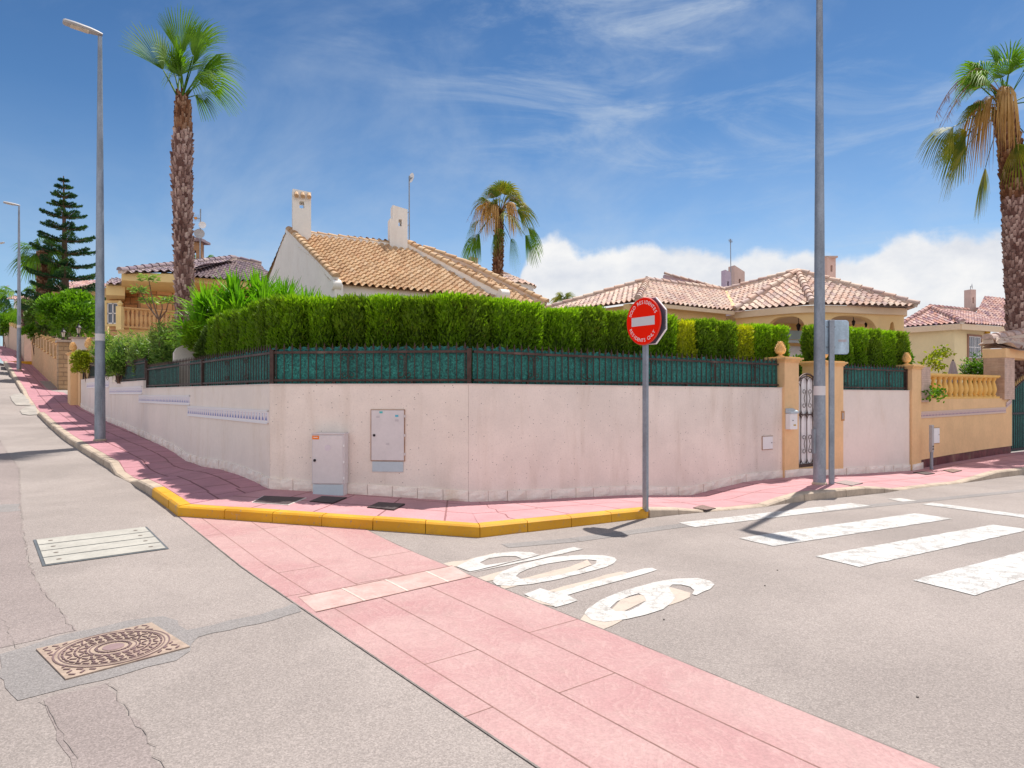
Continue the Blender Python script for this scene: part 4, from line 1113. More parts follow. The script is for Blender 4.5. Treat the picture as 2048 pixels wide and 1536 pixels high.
clad_pillar(18.35,.62,1.44,2.56,'stone clad porch pillar at the right end of the yellow balustrade')
yel=M('yellow_cast_stone',(.83,.50,.14),.6,.1,5,.2,40,kind='Pos',stain=((.6,.45,.28),.4))
balustrade(AB(14.52,0)+NR*.12,AB(18.25,0)+NR*.12,NR,1.47,14,'yellow cast stone balustrade on the ochre wall',yel,.62,fat=1.25)
# ---- left neighbour gate pillars and walls up the hill
pillar('gate_pillar','ochre gate pillar with pine cone behind the overhanging yellow-green shrub',AB(.0,22.42),Un,Vn,.62,.4,1.0,3.12,MT['ochre'],conescale=1.25)
pillar('gate_pillar','ochre gate pillar with small pine cone up the left street, beside the narrow gate',AB(-.27,22.95),Un,Vn,.27,.9,1.1,3.08,MT['ochre'],conescale=1.0)
m=MB(); ribbon(m,[(AB(0,22.36),NL,.9,2.45),(AB(0,22.9),NL,.9,2.45)],.3,.03)
tag(m.build('wall_end',MT['ochre']),'narrow ochre wall end where the long left garden wall meets the gate','wall')
gt=thing('side_gate','dark iron side gate seen edge-on between the two ochre pillars','gate',tuple(AB(.06,23.6,1.2)),ANG_V+math.pi)
m=MB(); m.box((.7,0,.8),(1.9,.04,.04)); m.box((.7,0,.1),(1.9,.04,.04)); m.box((.7,0,1.5),(1.9,.04,.04)); m.build('frame',MT['iron_black'],gt)
for i in range(14):
    m=MB(); m.box((-.2+i*.14,0,.8),(.018,.018,1.5)); m.build('bar',MT['iron_black'],gt)
pw=thing('party_wall','plain mauve-white party wall below the wall lanterns','wall',tuple(AB(.2,27.6)))
m=MB(); ribbon(m,[(AB(.25,27.4),Vn,1.2,4.0),(AB(3.6,27.4),Vn,1.2,4.05)],.2); part(m,'wall_section',MT['wall_plain'],pw)
m=MB(); ribbon(m,[(AB(.12,27.35),Vn,4.0,4.06),(AB(3.6,27.35),Vn,4.05,4.11)],.3); part(m,'coping',MT['kerb'],pw)
blockm=mat_brick('split_face_blocks',(.42,.28,.15),(.50,.34,.19),(.30,.20,.11),.40,.20,ms=.02,bd=.03)
bw_=thing('brick_pillar','end pillar of split-face sandstone blocks carrying the front wall lantern','pillar',tuple(AB(-.25,30.2)))
m=MB(); a=AB(-.02,30.2); b=AB(.45,30.2); c=AB(.45,31.0); d=AB(-.02,31.0)
for p_,q_ in ((a,b),(b,c),(c,d),(d,a)):
    L_=(q_-p_).length; m.quad([(p_.x,p_.y,1.4),(q_.x,q_.y,1.4),(q_.x,q_.y,4.0),(p_.x,p_.y,4.0)],[(0,1.4),(L_,1.4),(L_,4),(0,4)])
part(m,'shaft',blockm,bw_); m=MB(); m.prism([tuple(v.xy) for v in (AB(-.09,30.1),AB(.52,30.1),AB(.52,31.1),AB(-.09,31.1))],4.0,4.1); part(m,'cap',MT['kerb'],bw_)
lw=thing('street_wall','long ochre wall with a row of stepped openings climbing the left street','wall',tuple(AB(0,31)))
m=MB(); mc=MB()
def zsl(b): return lerp([(30,3.45),(48,5.35),(60,6.5)],b)
ribbon(m,[(AB(.0,b),NL,lerp(ZWL,b)-.2,zsl(b)-.35) for b in (31.02,37,43,48.3)],.3)
nb=9
for i in range(nb+1):
    b=31.2+i*(17.0/nb)
    ribbon(m,[(AB(.0,b-.42),NL,zsl(b)-.352,zsl(b)+.35),(AB(.0,b+.42),NL,zsl(b)-.352,zsl(b)+.35)],.3)
    ribbon(mc,[(AB(.0,b-.5),NL,zsl(b)+.352,zsl(b)+.42),(AB(.0,b+.5),NL,zsl(b)+.352,zsl(b)+.42)],.34,.04)
    if i<nb:
        bb=b+8.5/nb; ribbon(mc,[(AB(.0,bb-.45),NL,zsl(bb)-.35,zsl(bb)-.29),(AB(.0,bb+.45),NL,zsl(bb)-.34,zsl(bb)-.28)],.34,.06)
part(m,'wall_section',mat_brick('ochre_fine_brick',(.66,.40,.20),(.70,.44,.23),(.58,.36,.19),.25,.07,ms=.006,bd=.004),lw); part(mc,'coping',MT['ochre_trim'],lw)
for i in range(nb):
    b=31.2+(i+.5)*(17.0/nb); m=MB()
    for k in range(7): q=AB(.18,b-.48+k*.16); m.box((q.x,q.y,zsl(b)),(.07,.07,.62))
    part(m,'iron_grille',MT['iron_black'],lw)
# across the side street
fw=thing('street_wall','beige wall of the far block beyond the side street, under the clipped hedge','wall',tuple(AB(-.3,56)))
m=MB(); ribbon(m,[(AB(-.1,b),NL,road(*AB(-.1,b).xy)-.3,zt_) for b,zt_ in ((90,9.4),(75,8.2),(54,6.1))],.3); ribbon(m,[(AB(-.1,54.0),Vn,4.0,6.1),(AB(3.4,54.0),Vn,4.0,6.1)],.3)
part(m,'wall_section',M('beige_render',(.62,.46,.34),.85,.1,kind='Pos'),fw)
m=MB()
for i in range(9):
    b=56+i*3.6; zt_=lerp([(54,6.1),(75,8.2),(90,9.4)],b); ribbon(m,[(AB(-.12,b+.5),NL,zt_,zt_+.3),(AB(-.12,b-.5),NL,zt_,zt_+.3)],.3)
part(m,'stepped_coping',MT['ochre_trim'],fw)
# ------------------------------------------------ tiled roofs and houses
TILE_A=mat_tiles('sand_clay_tiles',[(.48,.30,.17),(.56,.37,.21),(.62,.43,.26),(.52,.31,.17),(.66,.48,.31)])
TILE_B=mat_tiles('mottled_pink_tiles',[(.42,.29,.27),(.58,.37,.29),(.64,.44,.35),(.68,.53,.43),(.50,.36,.33),(.70,.55,.44)])
TILE_C=mat_tiles('grey_violet_tiles',[(.16,.12,.15),(.24,.18,.20),(.30,.22,.22),(.20,.14,.19),(.36,.28,.27)])
TILE_D=mat_tiles('speckled_red_tiles',[(.20,.11,.16),(.52,.26,.20),(.60,.38,.33),(.30,.15,.18),(.66,.48,.44)])
def roof_plane(name,poly,root,mat,per=.23,course=.36,eave=None,amp=.042,step=.032,wob=0.0,flip=False):
    """real S-shaped clay tiling over a convex planar polygon (world points, first two along the eave)"""
    poly=[Vector(p) for p in poly]; n=(poly[1]-poly[0]).cross(poly[2]-poly[0]).normalized()
    if n.z<0: n=-n
    u=Vector((-n.y,n.x,0)); 
    if u.length<1e-5: u=Vector((1,0,0))
    u.normalize()
    if u.dot(poly[1]-poly[0])<0: u=-u
    v=n.cross(u); 
    if v.z<0: v=-v
    o=poly[0]; loc=[((p-o).dot(u),(p-o).dot(v)) for p in poly]
    u0,u1=min(p[0] for p in loc),max(p[0] for p in loc); v0,v1=min(p[1] for p in loc),max(p[1] for p in loc)
    S=6; nu=int((u1-u0)/per*S)+S+1; nc=int((v1-v0)/course)+2
    us=u0-per/2+np.arange(nu)*per/S
    prof=np.cos(2*np.pi*(us-u0)/per); prof=np.sign(prof)*np.abs(prof)**.75*amp
    rows=[]
    for c in range(nc):
        for f in ((.0,1.0),(.5,.5),(.985,.0)): rows.append((v0-.02+(c+f[0])*course,f[1]*step,c))
    rgn=np.random.default_rng(int(abs(u1*977+v1*131))%9999)
    tilej=rgn.uniform(-1,1,(nc,nu//S+3))
    V_=np.zeros((len(rows),nu,3)); UV=np.zeros((len(rows),nu,2))
    ti=np.floor((us-u0)/per+.5).astype(int)+1
    for r,(vv,h,c) in enumerate(rows):
        hh=prof+h+.006*tilej[c][np.clip(ti,0,tilej.shape[1]-1)]
        off=vv+(.012*tilej[c][np.clip(ti,0,tilej.shape[1]-1)] if r%3==0 else 0)
        for k,(ax) in enumerate('xyz'): V_[r,:,k]=o[k]+u[k]*us+v[k]*off+n[k]*hh
        UV[r,:,0]=(us-u0)/per+.5+.001; UV[r,:,1]=c+.5
    idx=np.arange(len(rows)*nu).reshape(len(rows),nu)
    Fq=np.stack([idx[:-1,:-1],idx[:-1,1:],idx[1:,1:],idx[1:,:-1]],-1).reshape(-1,4)
    me=bpy.data.meshes.new(name); bm=bmesh.new()
    vs=[bm.verts.new(p) for p in V_.reshape(-1,3)]; uvl=bm.loops.layers.uv.new('UVMap'); UVf=UV.reshape(-1,2)
    for q in Fq:
        f=bm.faces.new([vs[i] for i in q]); f.smooth=True
        cu=(UVf[q[0]][0]+UVf[q[1]][0])/2; cv=UVf[q[0]][1]
        for l in f.loops: l[uvl].uv=(cu,cv)
    cen=sum(poly,Vector())/len(poly)
    for i in range(len(poly)):
        a,b=poly[i],poly[(i+1)%len(poly)]; no=n.cross(b-a).normalized()
        if no.dot(cen-a)>0: no=-no
        bmesh.ops.bisect_plane(bm,geom=bm.verts[:]+bm.edges[:]+bm.faces[:],plane_co=a,plane_no=no,clear_outer=True,dist=1e-5)
    # closed underside
    b0=[bm.verts.new(p.lerp(cen,min(.2,.09/max(.1,(p-cen).length)))-Vector((0,0,amp+.02))) for p in poly]
    try: bm.faces.new(b0)
    except Exception: pass
    bm.to_mesh(me); bm.free(); me.materials.append(mat)
    try: me.set_sharp_from_angle(angle=R(35))
    except Exception: pass
    ob=bpy.data.objects.new(name,me); col.objects.link(ob); ob.parent=root; KIDS.setdefault(root.name,[]).append(ob); local(ob,root); return ob
def ridge_tiles(p0,p1,root,mat,r=.12,L=.40,mortar=None,name='ridge',lift=.0,mh=.12):
    p0,p1=Vector(p0)+Vector((0,0,lift)),Vector(p1)+Vector((0,0,lift)); d=(p1-p0); tot=d.length; d.normalize()
    x=d.cross(Vector((0,0,1))).normalized(); z=x.cross(d); m=MB(); k=max(1,int(tot/L)); LL=tot/k; rg=random.Random(int(tot*100))
    n=7
    if mortar is not None:
        m.cur=1; m.bar(p0-z*mh*.45,p1-z*mh*.45,r*1.75,mh,up=tuple(z)); 
    m.cur=0
    for i in range(k):
        a=p0+d*(i*LL-.03); b=p0+d*((i+1)*LL); ra,rb=r*1.13,r*.92; jz=rg.uniform(-.006,.006)
        b0=len(m.v)
        for c,rr,zz in ((a,ra,.018),(b,rb,-.004)):
            for j in range(n+1):
                t=math.pi*j/n; m.v.append(tuple(c+x*math.cos(t)*rr+z*(math.sin(t)*rr+zz+jz)))
        for j in range(n): m.face([b0+j,b0+j+1,b0+n+2+j,b0+n+1+j],[(i*3.7+.5,i+.5)]*4)
        m.face([b0+j for j in range(n+1)],[(i*3.7+.5,i+.5)]*(n+1)); m.face([b0+n+1+j for j in range(n+1)][::-1],[(i*3.7+.5,i+.5)]*(n+1))
    o=m.build(name,[mat,mortar or mat],root,smooth=True,sharp=35); local(o,root); return o
def wallpoly(m,pts,th,nrm):
    """vertical polygon (world points) given thickness along nrm"""
    n=len(pts); b=len(m.v); L0=Vector(pts[0])
    for p in pts: m.v.append(tuple(p))
    for p in pts: m.v.append(tuple(Vector(p)+nrm*th))
    d=(Vector((pts[1][0],pts[1][1],0))-Vector((pts[0][0],pts[0][1],0)))
    d=d.normalized() if d.length>1e-6 else Vector((1,0,0))
    uv=[((Vector(p)-L0).dot(d),p[2]) for p in pts]
    m.face([b+i for i in range(n)],uv); m.face([b+n+i for i in range(n)][::-1],uv[::-1])
    for i in range(n): j=(i+1)%n; m.face([b+i,b+n+i,b+n+j,b+j],[(0,0)]*4)
WH=M('white_render',(.86,.82,.78),.85,.05,1.2,.25,50,kind='Pos',stain=((.60,.50,.44),.25))
CREAM=M('cream_render',(.82,.58,.29),.85,.05,1.0,.2,50,kind='Pos',stain=((.65,.48,.30),.2))
FASC=M('cream_fascia',(.80,.62,.44),.8,.05,1.2,.15,50,kind='Pos')
PALEC=M('pale_yellow_render',(.80,.66,.40),.85,.05,1.0,.2,50,kind='Pos')
CHIM=M('chimney_render',(.66,.48,.42),.85,.08,2,.25,50,kind='Pos')
MORT=M('ridge_mortar',(.62,.50,.42),.9,.15,4,.3,30,kind='Pos')
def chimney(root,c,w,d,z0,z1,rz,mat,holes=(.62,.80),awning=True,hw=.3,slant=.12,tile=None,step=0):
    """chimney with see-through vents: body, tile awning"""
    Mx=Matrix.Translation((c[0],c[1],0))@Matrix.Rotation(rz,4,'Z'); h=z1-z0; a,b=z0+h*holes[0],z0+h*holes[1]
    m=MB(); m.box((0,0,(z0+a)/2),(w,d,a-z0),Mx)
    hwid=w*hw; s=(w-hwid)/2
    for sx in (-1,1): m.box((sx*(hwid/2+s/2),0,(a+b)/2),(s,d,b-a),Mx)
    n=len(m.v)
    for zz,sl in ((b,0),(z1,slant)):
        for dx,dy in ((-w/2,-d/2),(w/2,-d/2),(w/2,d/2),(-w/2,d/2)): m.v.append(tuple(Mx@Vector((dx,dy,zz-(sl*(dx+w/2)/w)))))
    for q in ((3,2,1,0),(4,5,6,7),(0,1,5,4),(1,2,6,5),(2,3,7,6),(3,0,4,7)): m.face([n+i for i in q])
    if step: m.box((-w/2-step/2+.002,0,(z0+b)/2),(step,d*.98,b-z0),Mx)
    ch=m.build('chimney',mat,root); local(ch,root)
    if awning and tile:
        m=MB()
        for i in range(3):
            x=-w*.30+i*w*.34; p0=Mx@Vector((x,-d/2+.02,b+.30*0+h*.13)); p1=Mx@Vector((x,-d/2-.13,b+h*.06))
            m.tube([p0,p1],[.055,.062],8)
        o=m.build('vent_tiles',[tile],ch,smooth=True); o.data.transform(Matrix.Translation(-root.location))
    return ch
# ============ main house: white gabled house with sand-coloured tiles
E0=Vector((-4.47,17,4.4)); SL=.578
def HA(t,d,z=None): v=E0+Uv*t+Vv*d; v.z=4.4+SL*d if z is None else z; return v
hA=thing('white_house','white gabled house with sand-coloured barrel tiles rising behind the corner hedge','house',(E0.x,E0.y,1.4))
APd=3.146
roof_plane('roof',[HA(-.03,-.10),HA(4.80,-.10),HA(3.80,APd),HA(-.03,APd)],hA,TILE_A,.192,.200,amp=.040,step=.034)
roof_plane('roof',[HA(4.6,7.5,3.6),HA(-.03,7.0,3.6),HA(-.03,APd,6.22),HA(3.8,APd,6.22)],hA,TILE_A,.20,.22,amp=.038,step=.03)
m=MB(); wallpoly(m,[HA(.12,.10,1.4),HA(4.75,.10,1.4),HA(4.75,.10,4.34),HA(.12,.10,4.34)],.25,Vn); part(m,'front_wall',WH,hA)
m=MB(); wallpoly(m,[HA(0,7.4,1.4),HA(0,.0,1.4),HA(0,-.12,4.0),HA(0,-.12,4.30),HA(0,.0,4.42),HA(0,APd-.05,6.16),HA(0,APd+.25,6.17),HA(0,4.16,5.42),HA(0,5.4,4.5),HA(0,7.4,3.2)],.22,Un); part(m,'gable_wall',WH,hA)
ridge_tiles(HA(.06,-.05,4.50),HA(.06,APd,6.30),hA,TILE_A,.10,.24,WH,'verge_tiles')
ridge_tiles(HA(.6,APd,6.26),HA(3.75,APd,6.26),hA,TILE_A,.055,.30,WH,'ridge',mh=.26)
ridge_tiles(HA(4.82,-.15,4.52),HA(3.75,APd+.05,6.36),hA,TILE_A,.12,.26,WH,'hip_tiles',mh=.30)
# corbel end caps
m=MB(); c=HA(-.05,-.06,4.30); m.lathe([(.0,0),(.13,0),(.13,.22),(0,.22)],M=Matrix.Translation(c)@Matrix.Rotation(ANG_U,4,'Z')@Matrix.Rotation(R(90),4,'Y'),n=14); part(m,'corbel',WH,hA,smooth=True)
m=MB(); c=HA(4.70,-.28,4.42); m.lathe([(.0,0),(.15,0),(.15,.28),(0,.28)],M=Matrix.Translation(c)@Matrix.Rotation(ANG_U,4,'Z')@Matrix.Rotation(R(90),4,'Y'),n=14); part(m,'corbel',WH,hA,smooth=True)
c=HA(.34,APd-.22,0); chimney(hA,(c.x,c.y),.50,.42,5.6,7.36,ANG_U-.22,WH,(.70,.81),True,.26,.05,TILE_A)
c=HA(3.45,APd-.02,0); chimney(hA,(c.x,c.y),.46,.42,5.9,7.42,ANG_U-.25,WH,(.58,.72),False,.22,.10,None,.09)
# lower roof running right behind the hip
nrmA=(Uv.cross(Vector((Vv.x,Vv.y,SL)))).normalized(); 
def rayplane(px,py,p0,n):
    d=Vector(((px-CX)/F,1,(HY-py)/F)); o=Vector((0,0,H)); t=(p0-o).dot(n)/d.dot(n); return o+d*t
pB=HA(0,.32,4.4)+Vector((0,0,-.05))
PB=[rayplane(px,py,pB,nrmA) for px,py in ((990,652),(1100,652),(1092,612),(930,531),(846,500))]
roof_plane('side_roof',PB,hA,TILE_A,.20,.22,amp=.038,step=.03)
e1=rayplane(872,522,pB,nrmA)
ridge_tiles(PB[2]+Vector((0,0,.10)),PB[3]+Vector((0,0,.10)),hA,TILE_A,.11,.26,MORT,'hip_tiles')
ridge_tiles(PB[3]+Vector((0,0,.08)),PB[4]+Vector((0,0,.08)),hA,TILE_A,.10,.36,MORT,'ridge')
m=MB(); q0=PB[0].copy(); q1=PB[1].copy(); q0.z=q1.z=1.4; 
wallpoly(m,[HA(4.76,.6,1.4),HA(8.2,.6,1.4),HA(8.2,.6,3.3),HA(4.76,.6,4.0)],.25,Vn); part(m,'side_wall',WH,hA)
# antenna with small dish on this house
an=thing('antenna_mast','thin roof mast with small white dish beside the right chimney of the white house','antenna',tuple(HA(3.78,APd-.05,6.0)))
m=MB(); c=HA(3.78,APd-.05,0); Yc=c.y; m.tube([(c.x,c.y,6.0),(c.x,c.y,H+(HY-352)/F*Yc)],.02,8); part(m,'mast',MT['galv'],an)
m=MB(); dz=H+(HY-357)/F*Yc; m.lathe([(.0,.0),(.08,.006),(.15,.03),(.155,.032),(.14,.02),(0,-.012)],M=Matrix.Translation((c.x+.10,c.y-.05,dz))@Matrix.Rotation(R(82),4,'X')@Matrix.Rotation(R(-50),4,'Y'),n=20); part(m,'dish',MT['white'],an,smooth=True)
m=MB(); m.bar((c.x,c.y,dz),(c.x+.10,c.y-.05,dz),.03); part(m,'bracket',MT['galv'],an)
for z in (6.35,6.9,7.3):
    m=MB(); m.bar((c.x-.16,c.y,z),(c.x,c.y,z),.02); part(m,'bracket',MT['galv'],an)
# ============ round tower house behind
ht=thing('round_tower_house','small round tower with conical tiled roof behind the middle palm','house',(-.47,33,1.5))
cx_,cy_=(1005-CX)/F*33,33.0
def cone_roof(root,c,z0,z1,r,mat,n=28,rings=6,name='roof'):
    m=MB()
    for k in range(rings):
        ra=r*(1-k/rings); rb=r*(1-(k+1)/rings); za=z0+(z1-z0)*k/rings+.03; zb=z0+(z1-z0)*(k+1)/rings
        sub=4
        for i in range(n):
            b=len(m.v)
            for rr,zz in ((ra,za),(max(rb,.02),zb)):
                for j in range(sub+1):
                    t=2*math.pi*(i+j/sub)/n; h=.045*math.cos(2*math.pi*(j/sub-.5))*min(1,rr/r+.25)
                    m.v.append((c[0]+rr*math.cos(t),c[1]+rr*math.sin(t),zz+h))
            for j in range(sub): m.face([b+j,b+j+1,b+sub+2+j,b+sub+1+j],[(i+.5,k+.5)]*4)
    o=m.build(name,mat,root,smooth=True,sharp=40); local(o,root)
cone_roof(ht,(cx_,cy_),6.72,7.50,1.64,TILE_B,26,4)
m=MB(); m.lathe([(.3,1.5),(.9,1.5),(.9,5.6),(1.50,6.05),(1.50,6.70),(1.58,6.72),(.2,6.8)],c=(cx_,cy_,0),n=32); part(m,'tower_wall',WH,ht,smooth=True)
roof_plane('roof',[P(905,610,36),P(1010,600,36),P(1010,556,39),P(940,548,39)],ht,TILE_B)
m=MB(); a,b=P(880,640,36.3),P(1000,640,36.3); wallpoly(m,[Vector((a.x,a.y,1.5)),Vector((b.x,b.y,1.5)),Vector((b.x,b.y,6.2)),Vector((a.x,a.y,6.2))],.3,Vector((0,1,0))); part(m,'wall',WH,ht)
c=P(946,530,34); chimney(ht,(c.x,c.y),.38,.38,6.2,H+(HY-515)/F*34,.45,CHIM,(.55,.72),True,.3,.04,TILE_B)
# ============ villa with the rounded portico
C1=Vector((4.18,22.7,4.7)); V0=Vector((8.30,25.43,4.7)); R1=Vector((5.35,27.05,6.04)); TT=R1+Uv*4.68; C2=Vector((.45,27.4,4.7)); AP=Vector((11.3,27,6.39)); CL=V0.copy()
C0=P(1625,604,23.5); C0.z=4.7; CR=Vector((14.35,24.15,4.7)); 
hB=thing('portico_villa','cream villa with rounded arched portico and mottled pink tiles right of the round road sign','house',(8.3,25.4,1.4))
roof_plane('roof',[C1,V0,TT,R1],hB,TILE_B,.24,.30)
roof_plane('roof',[C2,C1,R1],hB,TILE_B,.24,.30)
roof_plane('roof',[CL,AP,TT],hB,TILE_B,.24,.30)
roof_plane('roof',[CL,C0,AP],hB,TILE_B,.24,.30)
roof_plane('roof',[C0,CR,AP],hB,TILE_B,.24,.30)
CB=Vector((15.6,29.5,4.7)); roof_plane('roof',[CR,CB,AP],hB,TILE_B,.24,.30)
RM=MORT
up=Vector((0,0,.06))
for a,b,nm in ((C1,R1,'hip_tiles'),(C2,R1,'hip_tiles'),(R1,TT,'ridge'),(TT,AP,'ridge'),(CL,AP,'hip_tiles'),(C0,AP,'hip_tiles'),(CR,AP,'hip_tiles')):
    ridge_tiles(a+up,b+up,hB,TILE_B,.11,.40,RM,nm)
m=MB(); m.bar(V0+Vector((0,0,.05)),TT+Vector((0,0,.03)),.12,.05); part(m,'valley_gutter',MT['ochre_trim'],hB)
# portico path (rounded), fascia and arcade
def arc_path():
    ctrl=[CL+Vector((.05,.30,0)),C0+Vector((-1.35,1.35,0)),C0+Vector((-.35,.42,0)),C0+Vector((.75,.22,0)),CR+Vector((-1.2,.14,0)),CR+Vector((-.18,.42,0)),CR+Vector((.20,1.3,0)),CR+Vector((.5,3.2,0))]
    out=[]; n=len(ctrl)
    for i in range(n-1):
        p0,p1,p2,p3=ctrl[max(0,i-1)],ctrl[i],ctrl[i+1],ctrl[min(n-1,i+2)]
        for k in range(12):
            t=k/12; out.append(.5*((2*p1)+(-p0+p2)*t+(2*p0-5*p1+4*p2-p3)*t*t+(-p0+3*p1-3*p2+p3)*t**3))
    out.append(ctrl[-1]); 
    # resample
    L=[0]
    for a,b in zip(out,out[1:]): L.append(L[-1]+(b-a).length)
    res=[]; N=160
    for k in range(N+1):
        s=L[-1]*k/N; i=max(0,min(len(L)-2,next((j for j in range(len(L)-1) if L[j+1]>=s),len(L)-2))); f=(s-L[i])/(L[i+1]-L[i]+1e-9); res.append(out[i].lerp(out[i+1],f))
    return res,L[-1]
PATH,PL=arc_path()
def path_n(i):
    a=PATH[max(0,i-1)]; b=PATH[min(len(PATH)-1,i+1)]; d=(b-a).normalized(); return Vector((-d.y,d.x,0))
def pathribbon(m,off,th,zb,zt,i0=0,i1=None):
    i1=i1 or len(PATH)-1; ribbon(m,[(PATH[i]+path_n(i)*off,path_n(i),zb(i),zt(i)) for i in range(i0,i1+1)],th)
m=MB(); pathribbon(m,0,.25,lambda i:4.42,lambda i:4.66); part(m,'fascia',FASC,hB,smooth=True)
openings=[]
pxs=[(CX+F*p.x/p.y) for p in PATH]
for (pa,pb,top) in ((1530,1611,4.33),(1655,1758,4.34),(1783,1794,4.18)): openings.append((pa,pb,top))
def zb_arc(i):
    px=pxs[i]
    # beyond the widest point the path turns back: keep solid
    if i>132: return 1.3
    for pa,pb,top in openings:
        if pa<px<pb:
            f=(px-pa)/(pb-pa)*2-1; h=.55 if pb-pa>40 else .35; e=max(0,1-abs(f)**(3.2 if pb-pa>40 else 2))
            return top-h+h*e**.5
    return 1.3
m=MB(); prev=None; i=0
while i<len(PATH)-1:
    a,b=zb_arc(i),zb_arc(i+1)
    pts=[(PATH[i]+path_n(i)*.10,path_n(i),a,4.43),(PATH[i+1]+path_n(i+1)*.10,path_n(i+1),b,4.43)]
    if (a<1.4)!=(b<1.4):
        if a<1.4: pts[0]=(pts[0][0],pts[0][1],b-.3,4.43)
        else: pts[1]=(pts[1][0],pts[1][1],a-.3,4.43)
    ribbon(m,pts,.28); i+=1
part(m,'arcade',CREAM,hB)
m=MB(); wallpoly(m,[Vector((7.2,28.0,1.4)),Vector((16.0,28.6,1.4)),Vector((16.0,28.6,4.6)),Vector((7.2,28.0,4.6))],.3,Vector((0,1,0))); part(m,'inner_wall',CREAM,hB)
m=MB(); 
pol=[(p.x,p.y) for p in PATH[::8]]+[(16,29),(7,28)]
m.prism(pol,4.50,4.56); part(m,'porch_ceiling',FASC,hB)
nf=Vector((-Un.y,Un.x,0))
m=MB(); a,b=C1+nf*.40,V0+nf*.4; wallpoly(m,[Vector((a.x,a.y,1.4)),Vector((b.x,b.y,1.4)),Vector((b.x,b.y,4.64)),Vector((a.x,a.y,4.64))],.3,nf); c=C1+Vn*4.6; 
a=C1+nf*.4+Un*.3; b=C2+Un*.35; wallpoly(m,[Vector((a.x,a.y,1.4)),Vector((b.x,b.y,1.4)),Vector((b.x,b.y,4.64)),Vector((a.x,a.y,4.64))],.3,Un); part(m,'front_wall',CREAM,hB)
m=MB(); m.bar(C1+nf*.06+Vector((0,0,-.10)),V0+nf*.06+Vector((0,0,-.10)),.10,.13); part(m,'eaves_board',FASC,hB)
c=Vector(P(1652,560,27.5)); chimney(hB,(c.x,c.y),.52,.5,5.4,H+(HY-518)/F*27.5,.5,CHIM,(.66,.82),False,.24,.0)
cc_=MB(); cc_.box((c.x,c.y,H+(HY-518)/F*27.5+.03),(.66,.64,.07),None); part(cc_,'chimney_cap',TILE_B,hB)
# white first-floor wall and awning inside
pan=thing('folded_awning','white and pale blue folded awning under the left arch of the villa','awning',tuple(P(1560,700,25.5)))
m=MB(); a=P(1552,712,24.6); b=P(1628,712,24.9); m.quad([tuple(P(1552,716,24.6)),tuple(P(1628,716,24.9)),tuple(P(1628,694,25.6)),tuple(P(1552,690,25.6))]); part(m,'canopy',MT['white'],pan)
m=MB(); m.bar(P(1560,682,25.2),P(1628,684,25.4),.16,.10); part(m,'cassette',MT['plastic2'],pan)
m=MB(); m.bar(P(1545,688,24.8),P(1566,680,24.2),.10,.16); part(m,'arm',MT['ochre_trim'],pan)
m=MB(); wallpoly(m,[P(1552,678,26.2),P(1628,679,26.2),P(1628,662,26.2),P(1552,660,26.2)],.1,Vector((0,1,0))); part(m,'roller_cover',M('awning_blue',(.45,.62,.72),.5,.05),pan)
balustrade(P(1552,742,25),P(1632,742,25.2),Vector((0,1,0)),H+(HY-744)/F*25,10,'white porch balustrade glimpsed behind the garden gate',MT['white'],.55)
def lantern_hang(px,py0,py1,Y,label,s=1.0):
    t=P(px,py0,Y); b=P(px,py1,Y); root=thing('hanging_lantern',label,'lantern',tuple(b),group='porch lanterns of the cream villa')
    h=t.z-b.z; m=MB(); m.tube([(0,0,.30*s),(0,0,h)],.012,6); m.build('chain',MT['iron_black'],root)
    m=MB(); m.lathe([(.02,0),(.07*s,.06*s),(.10*s,.22*s),(.13*s,.23*s),(.03,.34*s),(.01,.38*s)],n=6); m.build('cage',MT['iron_black'],root)
    m=MB(); m.lathe([(.06*s,.07*s),(.085*s,.20*s)],n=6); m.build('glass',MT['glass_lamp'],root)
lantern_hang(1597,636,662,24.6,'black lantern hanging in the left arch of the villa porch',.8)
lantern_hang(1707,632,652,24.8,'black ceiling lantern in the wide arch, nearer the blank road sign',.62)
lantern_hang(1732,639,655,25.4,'black ceiling lantern in the wide arch, further right',.55)
# hidden neighbours behind the villa
hN=thing('hidden_house','low mauve gable and tiled roof edge showing above the villa ridge','house',tuple(P(1375,600,40)))
roof_plane('roof',[P(1345,590,36),P(1452,590,36),P(1440,576,40),P(1332,549,40)],hN,TILE_B)
m=MB(); wallpoly(m,[P(1329,600,38),P(1450,600,38),P(1450,580,38),P(1405,568,38),P(1329,549,38)],.4,Vector((0,1,0))); part(m,'gable_wall',M('mauve_render',(.56,.44,.50),.85,.06,kind='Pos'),hN)
ridge_tiles(P(1329,548,37.9),P(1440,577,37.9),hN,TILE_B,.10,.4,None,'verge_tiles')
hM=thing('hidden_house','mauve double chimney block rising behind the villa ridge','house',tuple(P(1465,600,42)))
c=P(1452,570,40); chimney(hM,(c.x,c.y),.34,.5,4,H+(HY-541)/F*40,.2,M('mauve_render_b',(.50,.42,.52),.85,.06),(.70,.86),False,.3,.15)
c=P(1473,570,42); chimney(hM,(c.x,c.y),.75,.6,4,H+(HY-533)/F*42,.35,CHIM,(.72,.85),False,.18,.35)
m=MB(); a,b=P(1445,600,43),P(1490,600,43); wallpoly(m,[Vector((a.x,a.y,1)),Vector((b.x,b.y,1)),Vector((b.x,b.y,6.6)),Vector((a.x,a.y,6.6))],.5,Vector((0,1,0))); part(m,'wall',CREAM,hM)
an=thing('antenna_mast','thin aerial mast with a small star-shaped head above the mauve chimneys','antenna',tuple(P(1461,575,40)))
m=MB(); m.tube([P(1462,575,40),P(1461,478,40)],.025,6); part(m,'mast',MT['galv'],an)
m=MB(); c=P(1461,482,40)
